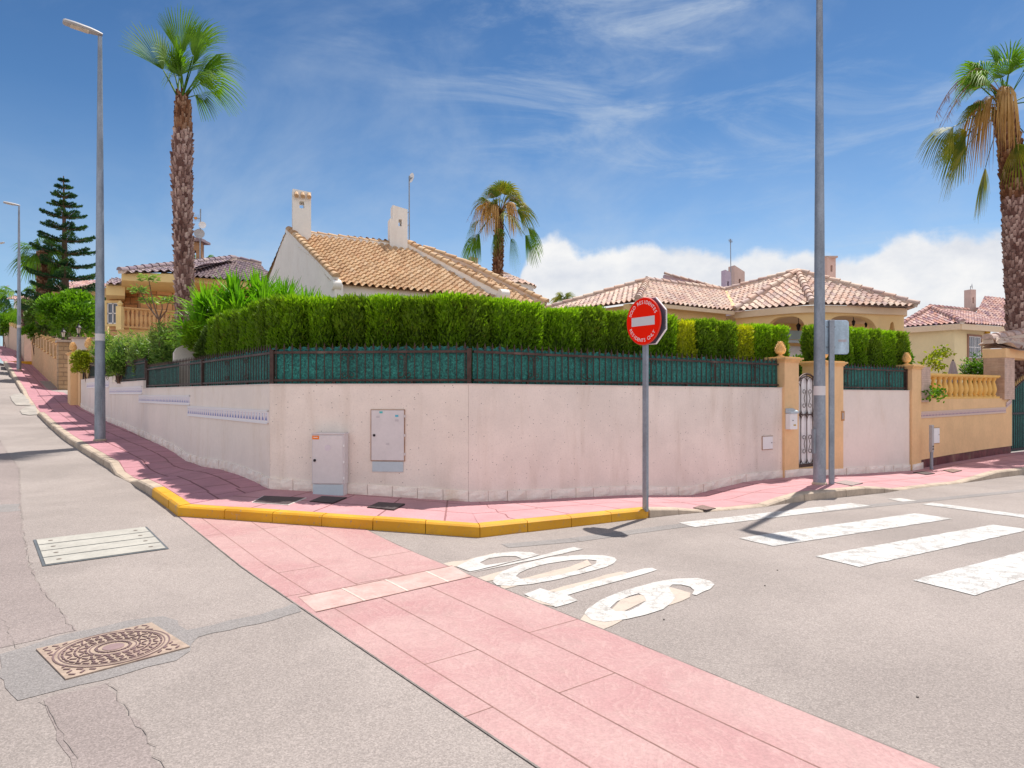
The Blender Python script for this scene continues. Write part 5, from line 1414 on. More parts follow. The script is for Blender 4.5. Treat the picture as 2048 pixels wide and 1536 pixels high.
for k in range(5): t=k*math.pi/5; m.bar(c-Vector((math.cos(t),.3,math.sin(t)))*.14,c+Vector((math.cos(t),.3,math.sin(t)))*.14,.02)
part(m,'aerial',MT['galv'],an)
# ============ yellow house at far right
hC=thing('yellow_house','pale yellow house with speckled tiles and a barred window at the far right','house',tuple(P(1920,760,37)))
def Z(px,py,Y): return P(px,py,Y)
CE=P(1925,645,36); ez=CE.z
CLf=P(1796,655,38.5); CLf.z=ez; CLf.x=(1796-CX)/F*38.5
CRf=P(2022,652,38); CRf.z=ez
APf=P(1861,615,40.5)
APr=P(1939,622,43); 
APf2=APf.copy(); rz_=APf.z
roof_plane('roof',[CLf,CE,APf],hC,TILE_D,.26,.32)
APr=Vector((APf.x+3.6,APf.y+1.9,APf.z)); 
roof_plane('roof',[CE,CRf,APr,APf],hC,TILE_D,.26,.32)
ridge_tiles(CE+up,APf+up,hC,TILE_D,.12,.4,MORT,'hip_tiles'); ridge_tiles(CLf+up,APf+up,hC,TILE_D,.12,.4,MORT,'hip_tiles'); ridge_tiles(APf+up,APr+up,hC,TILE_D,.12,.4,MORT,'ridge')
m=MB()
ci=CE+Vector((-.1,.5,0)); a=CLf+Vector((.2,.5,0)); b=CRf+Vector((-.9,.35,0))
for p_,q_ in ((a,ci),(ci,b)):
    d_=(q_-p_).normalized(); nn_=Vector((-d_.y,d_.x,0)); nn_=nn_ if nn_.y>0 else -nn_
    wallpoly(m,[Vector((p_.x,p_.y,0)),Vector((q_.x,q_.y,0)),Vector((q_.x,q_.y,ez-.06)),Vector((p_.x,p_.y,ez-.06))],.3,nn_)
part(m,'wall',PALEC,hC)
m=MB(); 
for p_,q_ in ((CLf,CE),(CE,CRf)): m.bar(p_+Vector((0,.14,-.2)),q_+Vector((0,.14,-.2)),.12,.30)
part(m,'fascia',FASC,hC)
# window on the right face, with barred pane
wd=(b-ci).normalized(); wn=Vector((wd.y,-wd.x,0)); wn=wn if wn.y<0 else -wn
def online(px,p0,d):
    r=(px-CX)/F; t=(r*p0.y-p0.x)/(d.x-r*d.y); return t
tA,tB=online(1936,ci,wd),online(1960,ci,wd); z0w=H+(HY-716)/F*(ci.y+wd.y*tA); z1w=H+(HY-672)/F*(ci.y+wd.y*tA)
def house_window(root,p0,d,n,t0,t1,z0,z1,frame_mat,bars=True,surround=True):
    m=MB(); w=t1-t0; c=p0+d*(t0+t1)/2; Mx=Matrix.Translation((c.x,c.y,0))@Matrix.Rotation(math.atan2(d.y,d.x),4,'Z'); sgn=-1 if (Mx.to_3x3()@Vector((0,-1,0))).dot(n)>0 else 1
    e=.10
    for cx2,cz2,sx,sz in ((-w/2-e/2,(z0+z1)/2,e,z1-z0),(w/2+e/2,(z0+z1)/2,e,z1-z0),(0,z0-e/2,w+2*e,e),(0,z1+e/2,w+2*e,e)): m.box((cx2,sgn*.03,cz2),(sx,.07,sz),Mx)
    fr=part(m,'window_surround',frame_mat,root)
    m=MB(); m.box((0,sgn*.006,(z0+z1)/2),(w,.012,z1-z0),Mx); 
    g=m.build('pane',MT['winglass'],fr); g.data.transform(Matrix.Translation(-root.location))
    m=MB()
    for k in (-1,0,1): m.box((k*(w/2-.025),sgn*.03,(z0+z1)/2),(.045,.03,z1-z0),Mx)
    for zz in (z0+.025,z1-.025,(z0+z1)/2): m.box((0,sgn*.03,zz),(w,.03,.045),Mx)
    g=m.build('frame',MT['white'],fr); g.data.transform(Matrix.Translation(-root.location))
    if bars:
        m=MB()
        for k in range(1,8): m.box((-w/2+w*k/8,sgn*.06,(z0+z1)/2),(.018,.018,z1-z0),Mx)
        g=m.build('bars',MT['white'],fr); g.data.transform(Matrix.Translation(-root.location))
gm,gnt,gb=newmat('window_glass'); gb.inputs['Base Color'].default_value=(.10,.12,.17,1); gb.inputs['Roughness'].default_value=.08; gb.inputs['Specular IOR Level'].default_value=.8
MT['winglass']=gm
house_window(hC,ci,wd,wn,tA,tB,z0w,z1w,M('brown_stone_surround',(.34,.19,.14),.8,.15))
c_=ci+wd*online(1972,ci,wd); m=MB(); zz=H+(HY-666)/F*c_.y; m.box((c_.x,c_.y-.1,zz),(.22,.2,.34)); part(m,'alarm_box',M('alarm_yellow',(.70,.42,.04),.5,.1),hC)
# taller part behind with the chimney
roof_plane('rear_roof',[P(1945,640,40),P(2070,662,40),P(2075,606,45),P(1955,618,45)],hC,TILE_D,.26,.32)
ridge_tiles(P(1950,619,44.9),P(2075,605,44.9),hC,TILE_D,.12,.4,MORT,'ridge')
m=MB(); wallpoly(m,[P(2010,760,41.5),P(2110,760,41.5),P(2110,652,41.5),P(2010,650,41.5)],.3,Vector((0,1,0))); part(m,'rear_wall',PALEC,hC)
c=P(1940,600,43); chimney(hC,(c.x,c.y),.42,.46,5,H+(HY-580)/F*43,.25,CHIM,(.72,.84),False,.28,0.0)
dd=thing('satellite_dish','small grey dish on top of the yellow house chimney','satellite dish',tuple(P(1941,580,43)))
m=MB(); m.tube([P(1941,582,43),P(1941,572,43)],.02,6); part(m,'mast',MT['galv'],dd)
m=MB(); m.lathe([(0,0),(.10,.01),(.19,.05),(.18,.045),(0,-.01)],M=Matrix.Translation(P(1943,573,43))@Matrix.Rotation(R(80),4,'X')@Matrix.Rotation(R(55),4,'Y'),n=16); part(m,'dish',MT['lampgrey'],dd,smooth=True)
# ============ porch roof over the far-right driveway gate
hp=thing('gate_porch','small tiled porch roof over the green driveway gate at the right edge','porch',tuple(AB(18.4,0,2.7)))
m=MB(); a=AB(18.35,0)-NR*.08; b=AB(23,0)-NR*.08
wallpoly(m,[Vector((a.x,a.y,2.56)),Vector((b.x,b.y,2.56)),Vector((b.x,b.y,2.86)),Vector((a.x,a.y,2.80))],.55,NR); part(m,'lintel',MT['ochre'],hp)
f0=a+Un*.22-NR*.22; f1=b-NR*.30; bk=a-Un*.05+NR*.40; bk1=b+NR*.40
roof_plane('roof',[Vector((f0.x,f0.y,2.80)),Vector((f1.x,f1.y,2.95)),Vector((bk1.x,bk1.y,3.28)),Vector((bk.x,bk.y,3.02))],hp,TILE_B,.22,.5,amp=.05,step=.04)
g0=a-Un*.02+NR*.62; g1=b+NR*.62; roof_plane('roof',[Vector((g1.x,g1.y,3.1)),Vector((g0.x,g0.y,2.88)),Vector((bk.x,bk.y,3.02)),Vector((bk1.x,bk1.y,3.28))],hp,TILE_B,.22,.5)
ridge_tiles(Vector((bk.x,bk.y,3.06)),Vector((bk1.x,bk1.y,3.62)),hp,TILE_B,.13,.45,MORT,'ridge')
gg=thing('driveway_gate','dark green driveway gate with curved top at the right edge','gate',tuple(AB(19.05,0)+NR*.12),ANG_U)
m=MB(); n=14; poly=[(0,.0),(2.6,.0)]+[(2.6*(1-i/n),1.62+.55*math.sin(math.pi/2*min(1,(1-i/n)*1.3))) for i in range(n+1)]
m.prism(poly,-.02,.0,Matrix.Rotation(R(90),4,'X')); m.build('panel',MT['screen'],gg)
m=MB(); 
pt=[(2.6*i/n,-.03,1.62+.55*math.sin(math.pi/2*min(1,(i/n)*1.3))) for i in range(n+1)]
m.tube(pt,.03,6); m.bar((0,-.03,0),(0,-.03,1.62),.05); m.bar((0,-.03,1.05),(2.6,-.03,1.05),.03,.05); m.bar((0,-.03,.06),(2.6,-.03,.06),.03,.06)
m.build('frame',MT['iron_black'],gg)
for i in range(1,22):
    m=MB(); x=i*.12; z=1.62+.55*math.sin(math.pi/2*min(1,(x/2.6)*1.3)); m.bar((x,-.03,.05),(x,-.03,z+.0),.014); m.build('bar',MT['iron_black'],gg)
m=MB()
for i in range(0,22):
    x=i*.12; z=1.62+.55*math.sin(math.pi/2*min(1,(x/2.6)*1.3)); m.lathe([(.008,0),(.03,.04),(.016,.09),(.002,.16)],c=(x,-.03,z+.02),n=6)
m.build('gilded_spikes',M('gold_paint',(.40,.26,.10),.4,.2,metal=.3),gg)
# ============ sandstone house on the left
SAND=mat_brick('sandstone_blocks',(.70,.38,.17),(.84,.50,.26),(.40,.22,.11),.62,.30,ms=.028,bd=.01)
OCH2=M('ochre_soffit',(.86,.64,.30),.85,.06,kind='Pos')
hD=thing('sandstone_house','orange sandstone house with grey-violet tiled roof behind the tall palm','house',tuple(P(300,660,27)))
def Dz(y,Y): return H+(HY-y)/F*Y
# walls: balcony front wall px 236-345, wing wall behind palm to 560
def wallpx(root,px0,px1,Y0,Y1,ztop,zb,mat,name='wall',th=.3):
    m=MB(); a,b=P(px0,700,Y0),P(px1,700,Y1); d=(b-a); d.z=0; d.normalize(); n_=Vector((-d.y,d.x,0)); n_=n_ if n_.y>0 else -n_
    wallpoly(m,[Vector((a.x,a.y,zb)),Vector((b.x,b.y,zb)),Vector((b.x,b.y,ztop)),Vector((a.x,a.y,ztop))],th,n_); return part(m,name,mat,root)
wallpx(hD,280,470,28,30.5,6.35,2.5,SAND)
wallpx(hD,246,282,29,29,5.9,2.5,SAND)
wallpx(hD,218,248,28.2,28.4,5.5,2.5,SAND)
wallpx(hD,470,600,30.5,32,6.3,2.5,SAND)
# balcony slab and parapet
m=MB(); a,b=P(234,660,25.8),P(352,660,27); 
wallpoly(m,[Vector((a.x,a.y,2.2)),Vector((b.x,b.y,2.2)),Vector((b.x,b.y,Dz(659,26.4))),Vector((a.x,a.y,Dz(659,26)))],1.6,Vector((0,1,0))); part(m,'balcony',OCH2,hD)
# soffits and roof slopes
s1=[P(243,545,25.6),P(440,545,27.6),P(470,545,31),P(275,545,30.5)]
zev=Dz(546,26)
def flat(pts,z): return [Vector((p.x,p.y,z)) for p in pts]
m=MB(); m.prism([(p.x,p.y) for p in (P(243,0,25.6),P(360,0,26.2),P(365,0,31),P(243,0,31))],zev-.34,zev-.02); part(m,'eaves',OCH2,hD)
m=MB(); m.prism([(p.x,p.y) for p in (P(322,0,27.0),P(560,0,30.2),P(570,0,33),P(322,0,33))],Dz(562,27.6)-.02,Dz(549,27.6)); part(m,'eaves',OCH2,hD)
m=MB(); m.prism([(p.x,p.y) for p in (P(212,0,27.0),P(250,0,27.2),P(250,0,31),P(212,0,31))],Dz(590,27),Dz(567,27)); part(m,'eaves',OCH2,hD)
RL=P(243,546,25.3); RRt=P(355,542,26.2); apx=P(445,520,32)
roof_plane('roof',[P(240,545,25.3),P(362,541,26.2),P(470,517,32.5),P(420,521,32.5)],hD,TILE_C,.24,.30)
ez2=P(345,551,26.8); 
roof_plane('roof',[P(345,549,26.8),P(560,566,30.2),P(520,530,33.5),P(462,518,33.5)],hD,TILE_C,.24,.30)
roof_plane('roof',[P(212,568,26.8),P(246,568,27),P(246,558,28.6),P(224,560,28.6)],hD,TILE_C,.24,.30)
ridge_tiles(P(240,541,25.3),P(470,515,32.5),hD,TILE_C,.11,.4,MORT,'hip_tiles'); ridge_tiles(P(462,515,33.4),P(522,527,33.5),hD,TILE_C,.11,.4,MORT,'ridge')
ridge_tiles(P(350,547,26.8),P(462,516,33.3),hD,TILE_C,.11,.4,MORT,'hip_tiles')
c=P(391,520,30.5); chimney(hD,(c.x,c.y),.62,.6,6,Dz(487,30.5),.3,SAND,(.66,.84),False,.2,0)
m=MB(); zc=Dz(486,30.5); m.box((c.x,c.y,zc+.05),(.95,.9,.10)); m.box((c.x,c.y,zc+.14),(.66,.6,.1)); part(m,'chimney_cap',TILE_C,hD)
house_window(hD,P(218,700,28.2),Vector((1,0,0)),Vector((0,-1,0)),-.05+0,.42,Dz(648,28.2),Dz(606,28.2),OCH2,False)
balustrade(P(243,655,25.7),P(345,655,26.9),Vector((0,1,0)),Dz(658,26.3),12,'sandstone balustrade on the balcony behind the oleanders',M('orange_cast_stone',(.74,.44,.20),.7,.1,5,.2,40,kind='Pos'),.78,fat=1.1)
pp=thing('balcony_post','short sandstone post with a ball cap at the left end of the balcony balustrade','post',tuple(P(240,660,25.6)))
m=MB(); c=P(240,660,25.6); m.box((c.x,c.y,(Dz(660,25.6)+Dz(613,25.6))/2),(.2,.2,Dz(613,25.6)-Dz(660,25.6))); part(m,'shaft',OCH2,pp); m=MB(); m.lathe([(.03,0),(.08,.04),(.10,.11),(.05,.18),(.01,.22)],c=(c.x,c.y,Dz(613,25.6)),n=12); part(m,'ball_cap',OCH2,pp,smooth=True)
an=thing('antenna_mast','aerial mast with two grey dishes beside the tall palm trunk','antenna',tuple(P(401,520,30)))
m=MB(); m.tube([P(400,520,29.8),P(401,418,29.8)],.03,8); part(m,'mast',MT['galv'],an)
for px,py,r_,mt in ((405,451,.155,'white'),(399,468,.215,'lampgrey')):
    m=MB(); m.lathe([(0,0),(r_*.6,.02),(r_,.06),(r_*.98,.05),(0,-.01)],M=Matrix.Translation(P(px,py,29.6))@Matrix.Rotation(R(84),4,'X')@Matrix.Rotation(R(18),4,'Y'),n=20); part(m,'dish',MT[mt],an,smooth=True)
m=MB(); c=P(400,437,29.7); m.bar(c,c+Vector((-.32,-.1,.02)),.03)
for k in range(5): q=c+Vector((-.06-.06*k,-.03,0)); m.bar(q-Vector((0,0,.14)),q+Vector((0,0,.16)),.012)
part(m,'aerial',MT['galv'],an); m=MB(); m.box(tuple(c+Vector((-.16,-.05,0))),(.10,.08,.09)); part(m,'amplifier',M('amp_orange',(.7,.30,.06),.5,.1),an)
# ============ distant houses up the left street
hE=thing('white_house','distant white house with dark porch behind the far clipped hedge','house',tuple(P(60,620,85)))
m=MB(); a=P(28,640,82); b=P(96,640,82); wallpoly(m,[Vector((a.x,a.y,5)),Vector((b.x,b.y,5)),P(96,598,82),P(28,598,82)],3,Vector((0,1,0))); part(m,'wall',MT['white'],hE)
m=MB(); m.quad([tuple(P(38,620,81.8)),tuple(P(80,620,81.8)),tuple(P(70,614,81.8)),tuple(P(46,614,81.8))]); part(m,'porch_shade_sheet',MT['dark'],hE)  # flat dark sheet on the wall, painted as the shade inside the porch
roof_plane('roof',[P(12,598,81),P(100,598,81),P(90,592,86),P(24,592,86)],hE,TILE_D,.3,.5)
hG=thing('hill_house','brown-roofed house between the araucaria trunk and the round green tree','house',tuple(P(150,620,60)))
m=MB(); a=P(100,640,58); b=P(215,640,58); wallpoly(m,[Vector((a.x,a.y,4)),Vector((b.x,b.y,4)),P(215,575,58),P(100,580,58)],3,Vector((0,1,0))); part(m,'wall',CREAM,hG)
roof_plane('roof',[P(95,582,57),P(222,572,57),P(190,560,62),P(120,562,62)],hG,TILE_D,.3,.45)
# ------------------------------------------------ plants
RN=np.random.default_rng(5)
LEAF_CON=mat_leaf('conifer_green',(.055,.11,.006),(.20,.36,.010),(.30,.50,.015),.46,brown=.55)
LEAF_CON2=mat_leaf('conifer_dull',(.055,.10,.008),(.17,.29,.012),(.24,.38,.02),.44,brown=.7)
LEAF_CONY=mat_leaf('conifer_yellow',(.20,.24,.006),(.46,.48,.010),(.56,.55,.015),.42)
LEAF_PALM=mat_leaf('palm_green',(.04,.115,.010),(.14,.28,.015),(.17,.31,.02),.4)
LEAF_PALMY=mat_leaf('palm_green_yellowing',(.05,.11,.012),(.20,.24,.02),(.32,.28,.03),.35)
LEAF_DEAD=mat_leaf('dry_frond',(.30,.14,.035),(.52,.29,.09),(.58,.36,.14),.25)
LEAF_SWORD=mat_leaf('sword_leaf',(.05,.16,.006),(.17,.42,.015),(.24,.48,.02),.35,.4)
LEAF_OLE=mat_leaf('oleander_leaf',(.08,.18,.03),(.26,.40,.09),(.38,.48,.12),.35,.35)
LEAF_BUSH=mat_leaf('broad_leaf',(.035,.10,.006),(.12,.28,.012),(.22,.42,.015),.35,.45)
LEAF_YG=mat_leaf('yellow_green_leaf',(.14,.20,.01),(.36,.40,.02),(.50,.48,.03),.35)
LEAF_ARA=mat_leaf('araucaria_needles',(.012,.060,.028),(.030,.11,.042),(.07,.15,.03),.2)
LEAF_DK=mat_leaf('dark_ball_leaf',(.03,.075,.008),(.08,.14,.015),(.10,.17,.02),.2)
BARK=M('bark',(.16,.10,.07),.9,.3,8,.6,30)
TRUNK_GREY=mat_trunk('palm_trunk_boots',[(.12,.05,.04),(.30,.18,.155),(.48,.33,.29),(.64,.50,.43)])
TRUNK_RED=mat_trunk('palm_trunk_reddish',[(.09,.03,.012),(.22,.09,.04),(.32,.18,.11),(.40,.27,.20)])
def leaf_cloud(name,Pn,D,L,W,mat,parent=None,t=None,curl=0.0):
    """many narrow four-point leaves"""
    n=len(Pn); D=D/np.linalg.norm(D,axis=1,keepdims=True); r=RN.normal(size=(n,3)); S=np.cross(D,r); S/=np.linalg.norm(S,axis=1,keepdims=True)+1e-9
    L=np.broadcast_to(np.asarray(L,dtype=float).reshape(-1,1),(n,1)) if np.ndim(L) else np.full((n,1),L)
    W=np.broadcast_to(np.asarray(W,dtype=float).reshape(-1,1),(n,1)) if np.ndim(W) else np.full((n,1),W)
    N=np.cross(D,S)
    a=Pn; b=Pn+D*L*.45+S*W/2+N*curl*L*.1; c=Pn+D*L+N*(-curl)*L*.3; d=Pn+D*L*.45-S*W/2+N*curl*L*.1
    V_=np.stack([a,b,c,d],1).reshape(-1,3); Fq=np.arange(n*4).reshape(n,4)
    t=RN.random(n) if t is None else np.clip(t,0,1)
    return npmesh(name,V_,Fq,mat,parent,attr={'t':np.repeat(t,4)})
def uni(n,a=0,b=1): return RN.uniform(a,b,n)
# ---- clipped conifer hedge
def column_mesh(seed,w=.34,d=.29,h=1.72,n=7200,mat=None,open_=.0):
    global RN; RN=np.random.default_rng(seed)
    th=uni(n,0,2*np.pi); z=uni(n,0,1)**.9*h; lump=1+.10*np.sin(3*th+seed)+.08*np.sin(5*th+z*4+seed)+.05*np.sin(z*9+seed*2)
    taper=np.clip(1-.12*(1-z/h)-.10*np.clip((z/h-.88)/.12,0,1),0,1.05)
    dep=1-np.abs(RN.normal(size=n))*.13
    x=np.cos(th)*w*lump*taper*dep; y=np.sin(th)*d*lump*taper*dep
    topn=n//7; tx=uni(topn,-1,1); ty=uni(topn,-1,1); ok=tx**2+ty**2<1
    tx,ty=tx[ok]*w*.9,ty[ok]*d*.9; k=len(tx)
    Pn=np.concatenate([np.stack([x,y,z-.06],1),np.stack([tx,ty,np.full(k,h-.07)+uni(k,-.05,.03)],1)])
    out=np.concatenate([np.stack([np.cos(th)*.42,np.sin(th)*.42,np.ones(n)],1),np.stack([tx*1.2,ty*1.2,np.ones(k)],1)])
    D=out+RN.normal(size=out.shape)*.42
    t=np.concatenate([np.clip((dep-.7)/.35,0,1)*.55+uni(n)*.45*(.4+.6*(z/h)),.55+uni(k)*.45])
    N_=len(Pn); o=leaf_cloud('foliage',Pn,D,uni(N_,.04,.10),uni(N_,.018,.036),mat,t=t); me=o.data; bpy.data.objects.remove(o)
    # inner body that closes the view
    V_=[];Fq=[];na,nz=14,9
    for j in range(nz+1):
        zz=h*.96*j/nz; tp=(.90-.10*(1-j/nz))*(1 if j<nz else .86)
        for i in range(na):
            a=2*np.pi*i/na; V_.append((math.cos(a)*w*.80*tp*(1+.06*math.sin(3*a+seed)),math.sin(a)*d*.80*tp,zz))
    for j in range(nz):
        for i in range(na): Fq.append((j*na+i,j*na+(i+1)%na,(j+1)*na+(i+1)%na,(j+1)*na+i))
    Fq=[list(f) for f in Fq]
    V_.append((0,0,h*.96)); c=len(V_)-1
    for i in range(0,na,1): Fq.append([nz*na+i,nz*na+(i+1)%na,c,c])
    bm=bmesh.new(); bm.from_mesh(me); vs=[bm.verts.new(v) for v in V_]; ly=bm.verts.layers.float.get('t')
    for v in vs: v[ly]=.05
    for f in Fq:
        try: bm.faces.new([vs[i] for i in dict.fromkeys(f)])
        except Exception: pass
    bm.to_mesh(me); bm.free(); return me
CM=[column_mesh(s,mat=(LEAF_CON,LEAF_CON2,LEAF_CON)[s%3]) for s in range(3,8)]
CY=[column_mesh(s,n=4200,mat=LEAF_CONY) for s in (21,22)]
stem_m=MB(); stem_m.tube([(0,0,-.3),(0,0,1.0)],[.035,.02],8); _o=stem_m.build('trunk',BARK); STEM=_o.data; bpy.data.objects.remove(_o)
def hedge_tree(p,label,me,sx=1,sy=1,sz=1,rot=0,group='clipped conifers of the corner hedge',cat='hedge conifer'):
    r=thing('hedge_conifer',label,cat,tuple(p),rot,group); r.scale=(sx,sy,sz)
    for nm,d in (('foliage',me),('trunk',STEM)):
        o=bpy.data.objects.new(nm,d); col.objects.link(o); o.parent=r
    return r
ORD=['first','second','third','fourth','fifth','sixth','seventh','eighth','ninth','tenth','eleventh','twelfth','thirteenth','fourteenth','fifteenth','sixteenth']
rg=random.Random(3)
bs=[2.05+i*.47 for i in range(8)]
for i,b in enumerate(bs):
    p=AB(.44,b+.22); p.z=1.28
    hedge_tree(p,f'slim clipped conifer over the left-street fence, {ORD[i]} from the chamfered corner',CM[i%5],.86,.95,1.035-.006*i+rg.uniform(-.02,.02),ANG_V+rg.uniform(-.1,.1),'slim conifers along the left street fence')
nC=6
for i in range(nC):
    p=W1.lerp(W0,(i+.2)/nC)+NCW*.62; p.z=1.28
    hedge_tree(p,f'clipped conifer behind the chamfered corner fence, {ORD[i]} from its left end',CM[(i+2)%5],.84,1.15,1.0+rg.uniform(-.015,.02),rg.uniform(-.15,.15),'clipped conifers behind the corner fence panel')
AL=[2.3,2.8,3.25,3.97,4.55,5.1,5.6,6.15,6.73,7.25,7.75,8.30,8.85,9.35]
for i,a in enumerate(AL):
    p=AB(a+.1,.66); p.z=1.28
    if i==8: hedge_tree(p,'light green loose conifer just right of the round road sign',CY[0],.95,1.0,.95,ANG_U)
    elif i==11: hedge_tree(p,'bright yellow conifer in the hedge, the yellowest of all',CY[1],1.08,1.1,.95,ANG_U)
    else:
        s=.95 if i!=3 else .90
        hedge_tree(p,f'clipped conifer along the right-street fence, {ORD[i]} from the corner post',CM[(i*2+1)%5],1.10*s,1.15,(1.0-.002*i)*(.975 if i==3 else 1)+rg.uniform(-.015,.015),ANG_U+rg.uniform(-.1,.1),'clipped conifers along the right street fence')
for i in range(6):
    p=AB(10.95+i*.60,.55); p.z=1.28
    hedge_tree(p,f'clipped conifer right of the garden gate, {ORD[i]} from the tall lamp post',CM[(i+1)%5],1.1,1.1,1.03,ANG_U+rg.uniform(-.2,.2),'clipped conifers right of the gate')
# ---- generic shrubs made of leaf clusters
def shrub(name,label,cat,c,rad,n,L,W,mat,seed=1,lumps=9,up=.35,group=None,stems=4,stem_h=None,curl=.3,base=None,flower=None,core=True):
    global RN; RN=np.random.default_rng(seed)
    base=base if base is not None else c[2]-rad[2]
    root=thing(name,label,cat,(c[0],c[1],base),0,group); cc=np.array([0,0,c[2]-base]); rad=np.array(rad)
    ctr=RN.normal(size=(lumps,3)); ctr/=np.linalg.norm(ctr,axis=1,keepdims=True); ctr=ctr*.48*rad*RN.uniform(.7,1.15,(lumps,1)); rs=RN.uniform(.42,.62,lumps)
    which=RN.integers(0,lumps,n); v=RN.normal(size=(n,3)); v/=np.linalg.norm(v,axis=1,keepdims=True); v[:,2]=np.where(v[:,2]<-.3,-v[:,2],v[:,2])
    rr=RN.uniform(.72,1.05,n)
    Pn=ctr[which]+v*rad*(rs[which]*rr)[:,None]+cc
    D=v+np.array([0,0,up])+RN.normal(size=(n,3))*.5
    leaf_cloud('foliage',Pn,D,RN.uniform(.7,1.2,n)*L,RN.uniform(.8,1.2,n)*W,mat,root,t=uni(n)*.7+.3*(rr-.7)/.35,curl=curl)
    if flower:
        k=flower[1]; w2=RN.integers(0,lumps,k); v2=RN.normal(size=(k,3)); v2/=np.linalg.norm(v2,axis=1,keepdims=True); v2[:,2]=abs(v2[:,2])
        leaf_cloud('blossom',ctr[w2]+v2*rad*rs[w2][:,None]*1.05+cc,v2+RN.normal(size=(k,3))*.6,flower[2],flower[2]*.8,flower[0],root)
    m=MB()
    for i in range(stems):
        t=2*math.pi*i/max(1,stems)+seed; q=Vector((math.cos(t)*rad[0]*.35,math.sin(t)*rad[1]*.35,cc[2]))
        m.tube([(q.x*.15,q.y*.15,0),(q.x*.5,q.y*.5,cc[2]*.5),tuple(q)],[.03,.022,.01],6)
    if stems: m.build('stem',BARK,root)
    return root
# ball shrub at the left end of the hedge
shrub('ball_shrub','dark rounded conifer ball hanging over the fence at the left end of the hedge','shrub',tuple(AB(.36,5.95,2.42)),(.32,.32,.44),5200,.09,.03,LEAF_DK,3,10,.5,base=1.45)
shrub('ball_shrub','bright green clipped shrub just behind the dark ball, left end of the hedge','shrub',((400-CX)/F*14.4,14.4,2.72),(.42,.42,.36),4200,.10,.03,LEAF_CON,4,9,.7,base=1.45)
def oleander(c,h,r,seed,label,n=70,mat=LEAF_OLE,group='oleanders behind the left fence',lean=.3,per=44,L=.15,W=.030,flower=None):
    global RN; RN=np.random.default_rng(seed); root=thing('oleander_shrub',label,'shrub',tuple(c),0,group)
    Ps=[];Ds=[];m=MB()
    for i in range(n):
        a=RN.uniform(0,2*np.pi); rr=r*math.sqrt(RN.uniform()); top=np.array([math.cos(a)*rr,math.sin(a)*rr,h*RN.uniform(.62,1.0)*(1-.25*(rr/r)**2)]); bot=np.array([top[0]*.25,top[1]*.25,0])
        if i%3==0: m.tube([tuple(bot),tuple((bot+top)*.5+np.array([0,0,.05])),tuple(top)],[.010,.008,.005],4)
        f=RN.uniform(.35,1.0,per); P_=bot+(top-bot)*f[:,None]; th=RN.uniform(0,2*np.pi,per)
        D=np.stack([np.cos(th)*.8,np.sin(th)*.8,RN.uniform(-.15,1.1,per)],1)
        Ps.append(P_);Ds.append(D)
    Pn=np.concatenate(Ps);D=np.concatenate(Ds); k=len(Pn)
    leaf_cloud('foliage',Pn,D,uni(k,.7,1.2)*L,uni(k,.7,1.2)*W,mat,root,curl=.5)
    m.build('stem',BARK,root)
    if flower:
        k=flower[1]; q=RN.integers(0,len(Pn),k); leaf_cloud('blossom',Pn[q]+np.array([0,0,.06]),RN.normal(size=(k,3))+[0,0,1],flower[2],flower[2]*.9,flower[0],root)
    return root
g_=lambda px,Y,z: (((px-CX)/F*Y),Y,z)
oleander(g_(340,16.9,1.7),1.85,.55,31,'tallest silver-green oleander, in front of the palm trunk foot',130)
oleander(g_(302,18.0,1.75),1.50,.60,32,'mid-height oleander below the right half of the sandstone balcony',120)
oleander(g_(262,19.3,1.9),1.50,.62,33,'oleander below the left half of the sandstone balcony',120)
oleander(g_(226,20.6,2.0),1.55,.60,34,'leafy oleander just right of the near left lamp post',120)
shrub('shrub','dark broad-leaved bush low between lamp post and oleanders','shrub',g_(238,18.9,2.30),(.45,.4,.42),2600,.11,.040,LEAF_OLE,41,8)
shrub('overhanging_shrub','yellow-green shrub spilling over the wall between pine-cone pillar and lamp post','shrub',(AB(.05,21.0).x,AB(.05,21.0).y,2.62),(.60,.55,.60),6000,.11,.045,LEAF_YG,42,10,.1,base=2.0)
# dry twigs on the fence
def twigs():
    rg=random.Random(8); p=AB(.25,14.6); root=thing('dry_branches','tangle of bare dry branches lying over the green fence','branches',(p.x,p.y,2.40)); m=MB()
    for i in range(70):
        a=Vector((rg.uniform(-.7,.7),rg.uniform(-.4,.3),rg.uniform(-.25,.2))); d=Vector((rg.uniform(-1,1),rg.uniform(-1,.5),rg.uniform(-.3,.9))).normalized()*rg.uniform(.15,.45)
        m.tube([a,a+d*.6+Vector((0,0,.03)),a+d],[.008,.006,.003],4)
    m.build('twigs',M('dry_twig',(.34,.24,.18),.9,.3),root)
twigs()
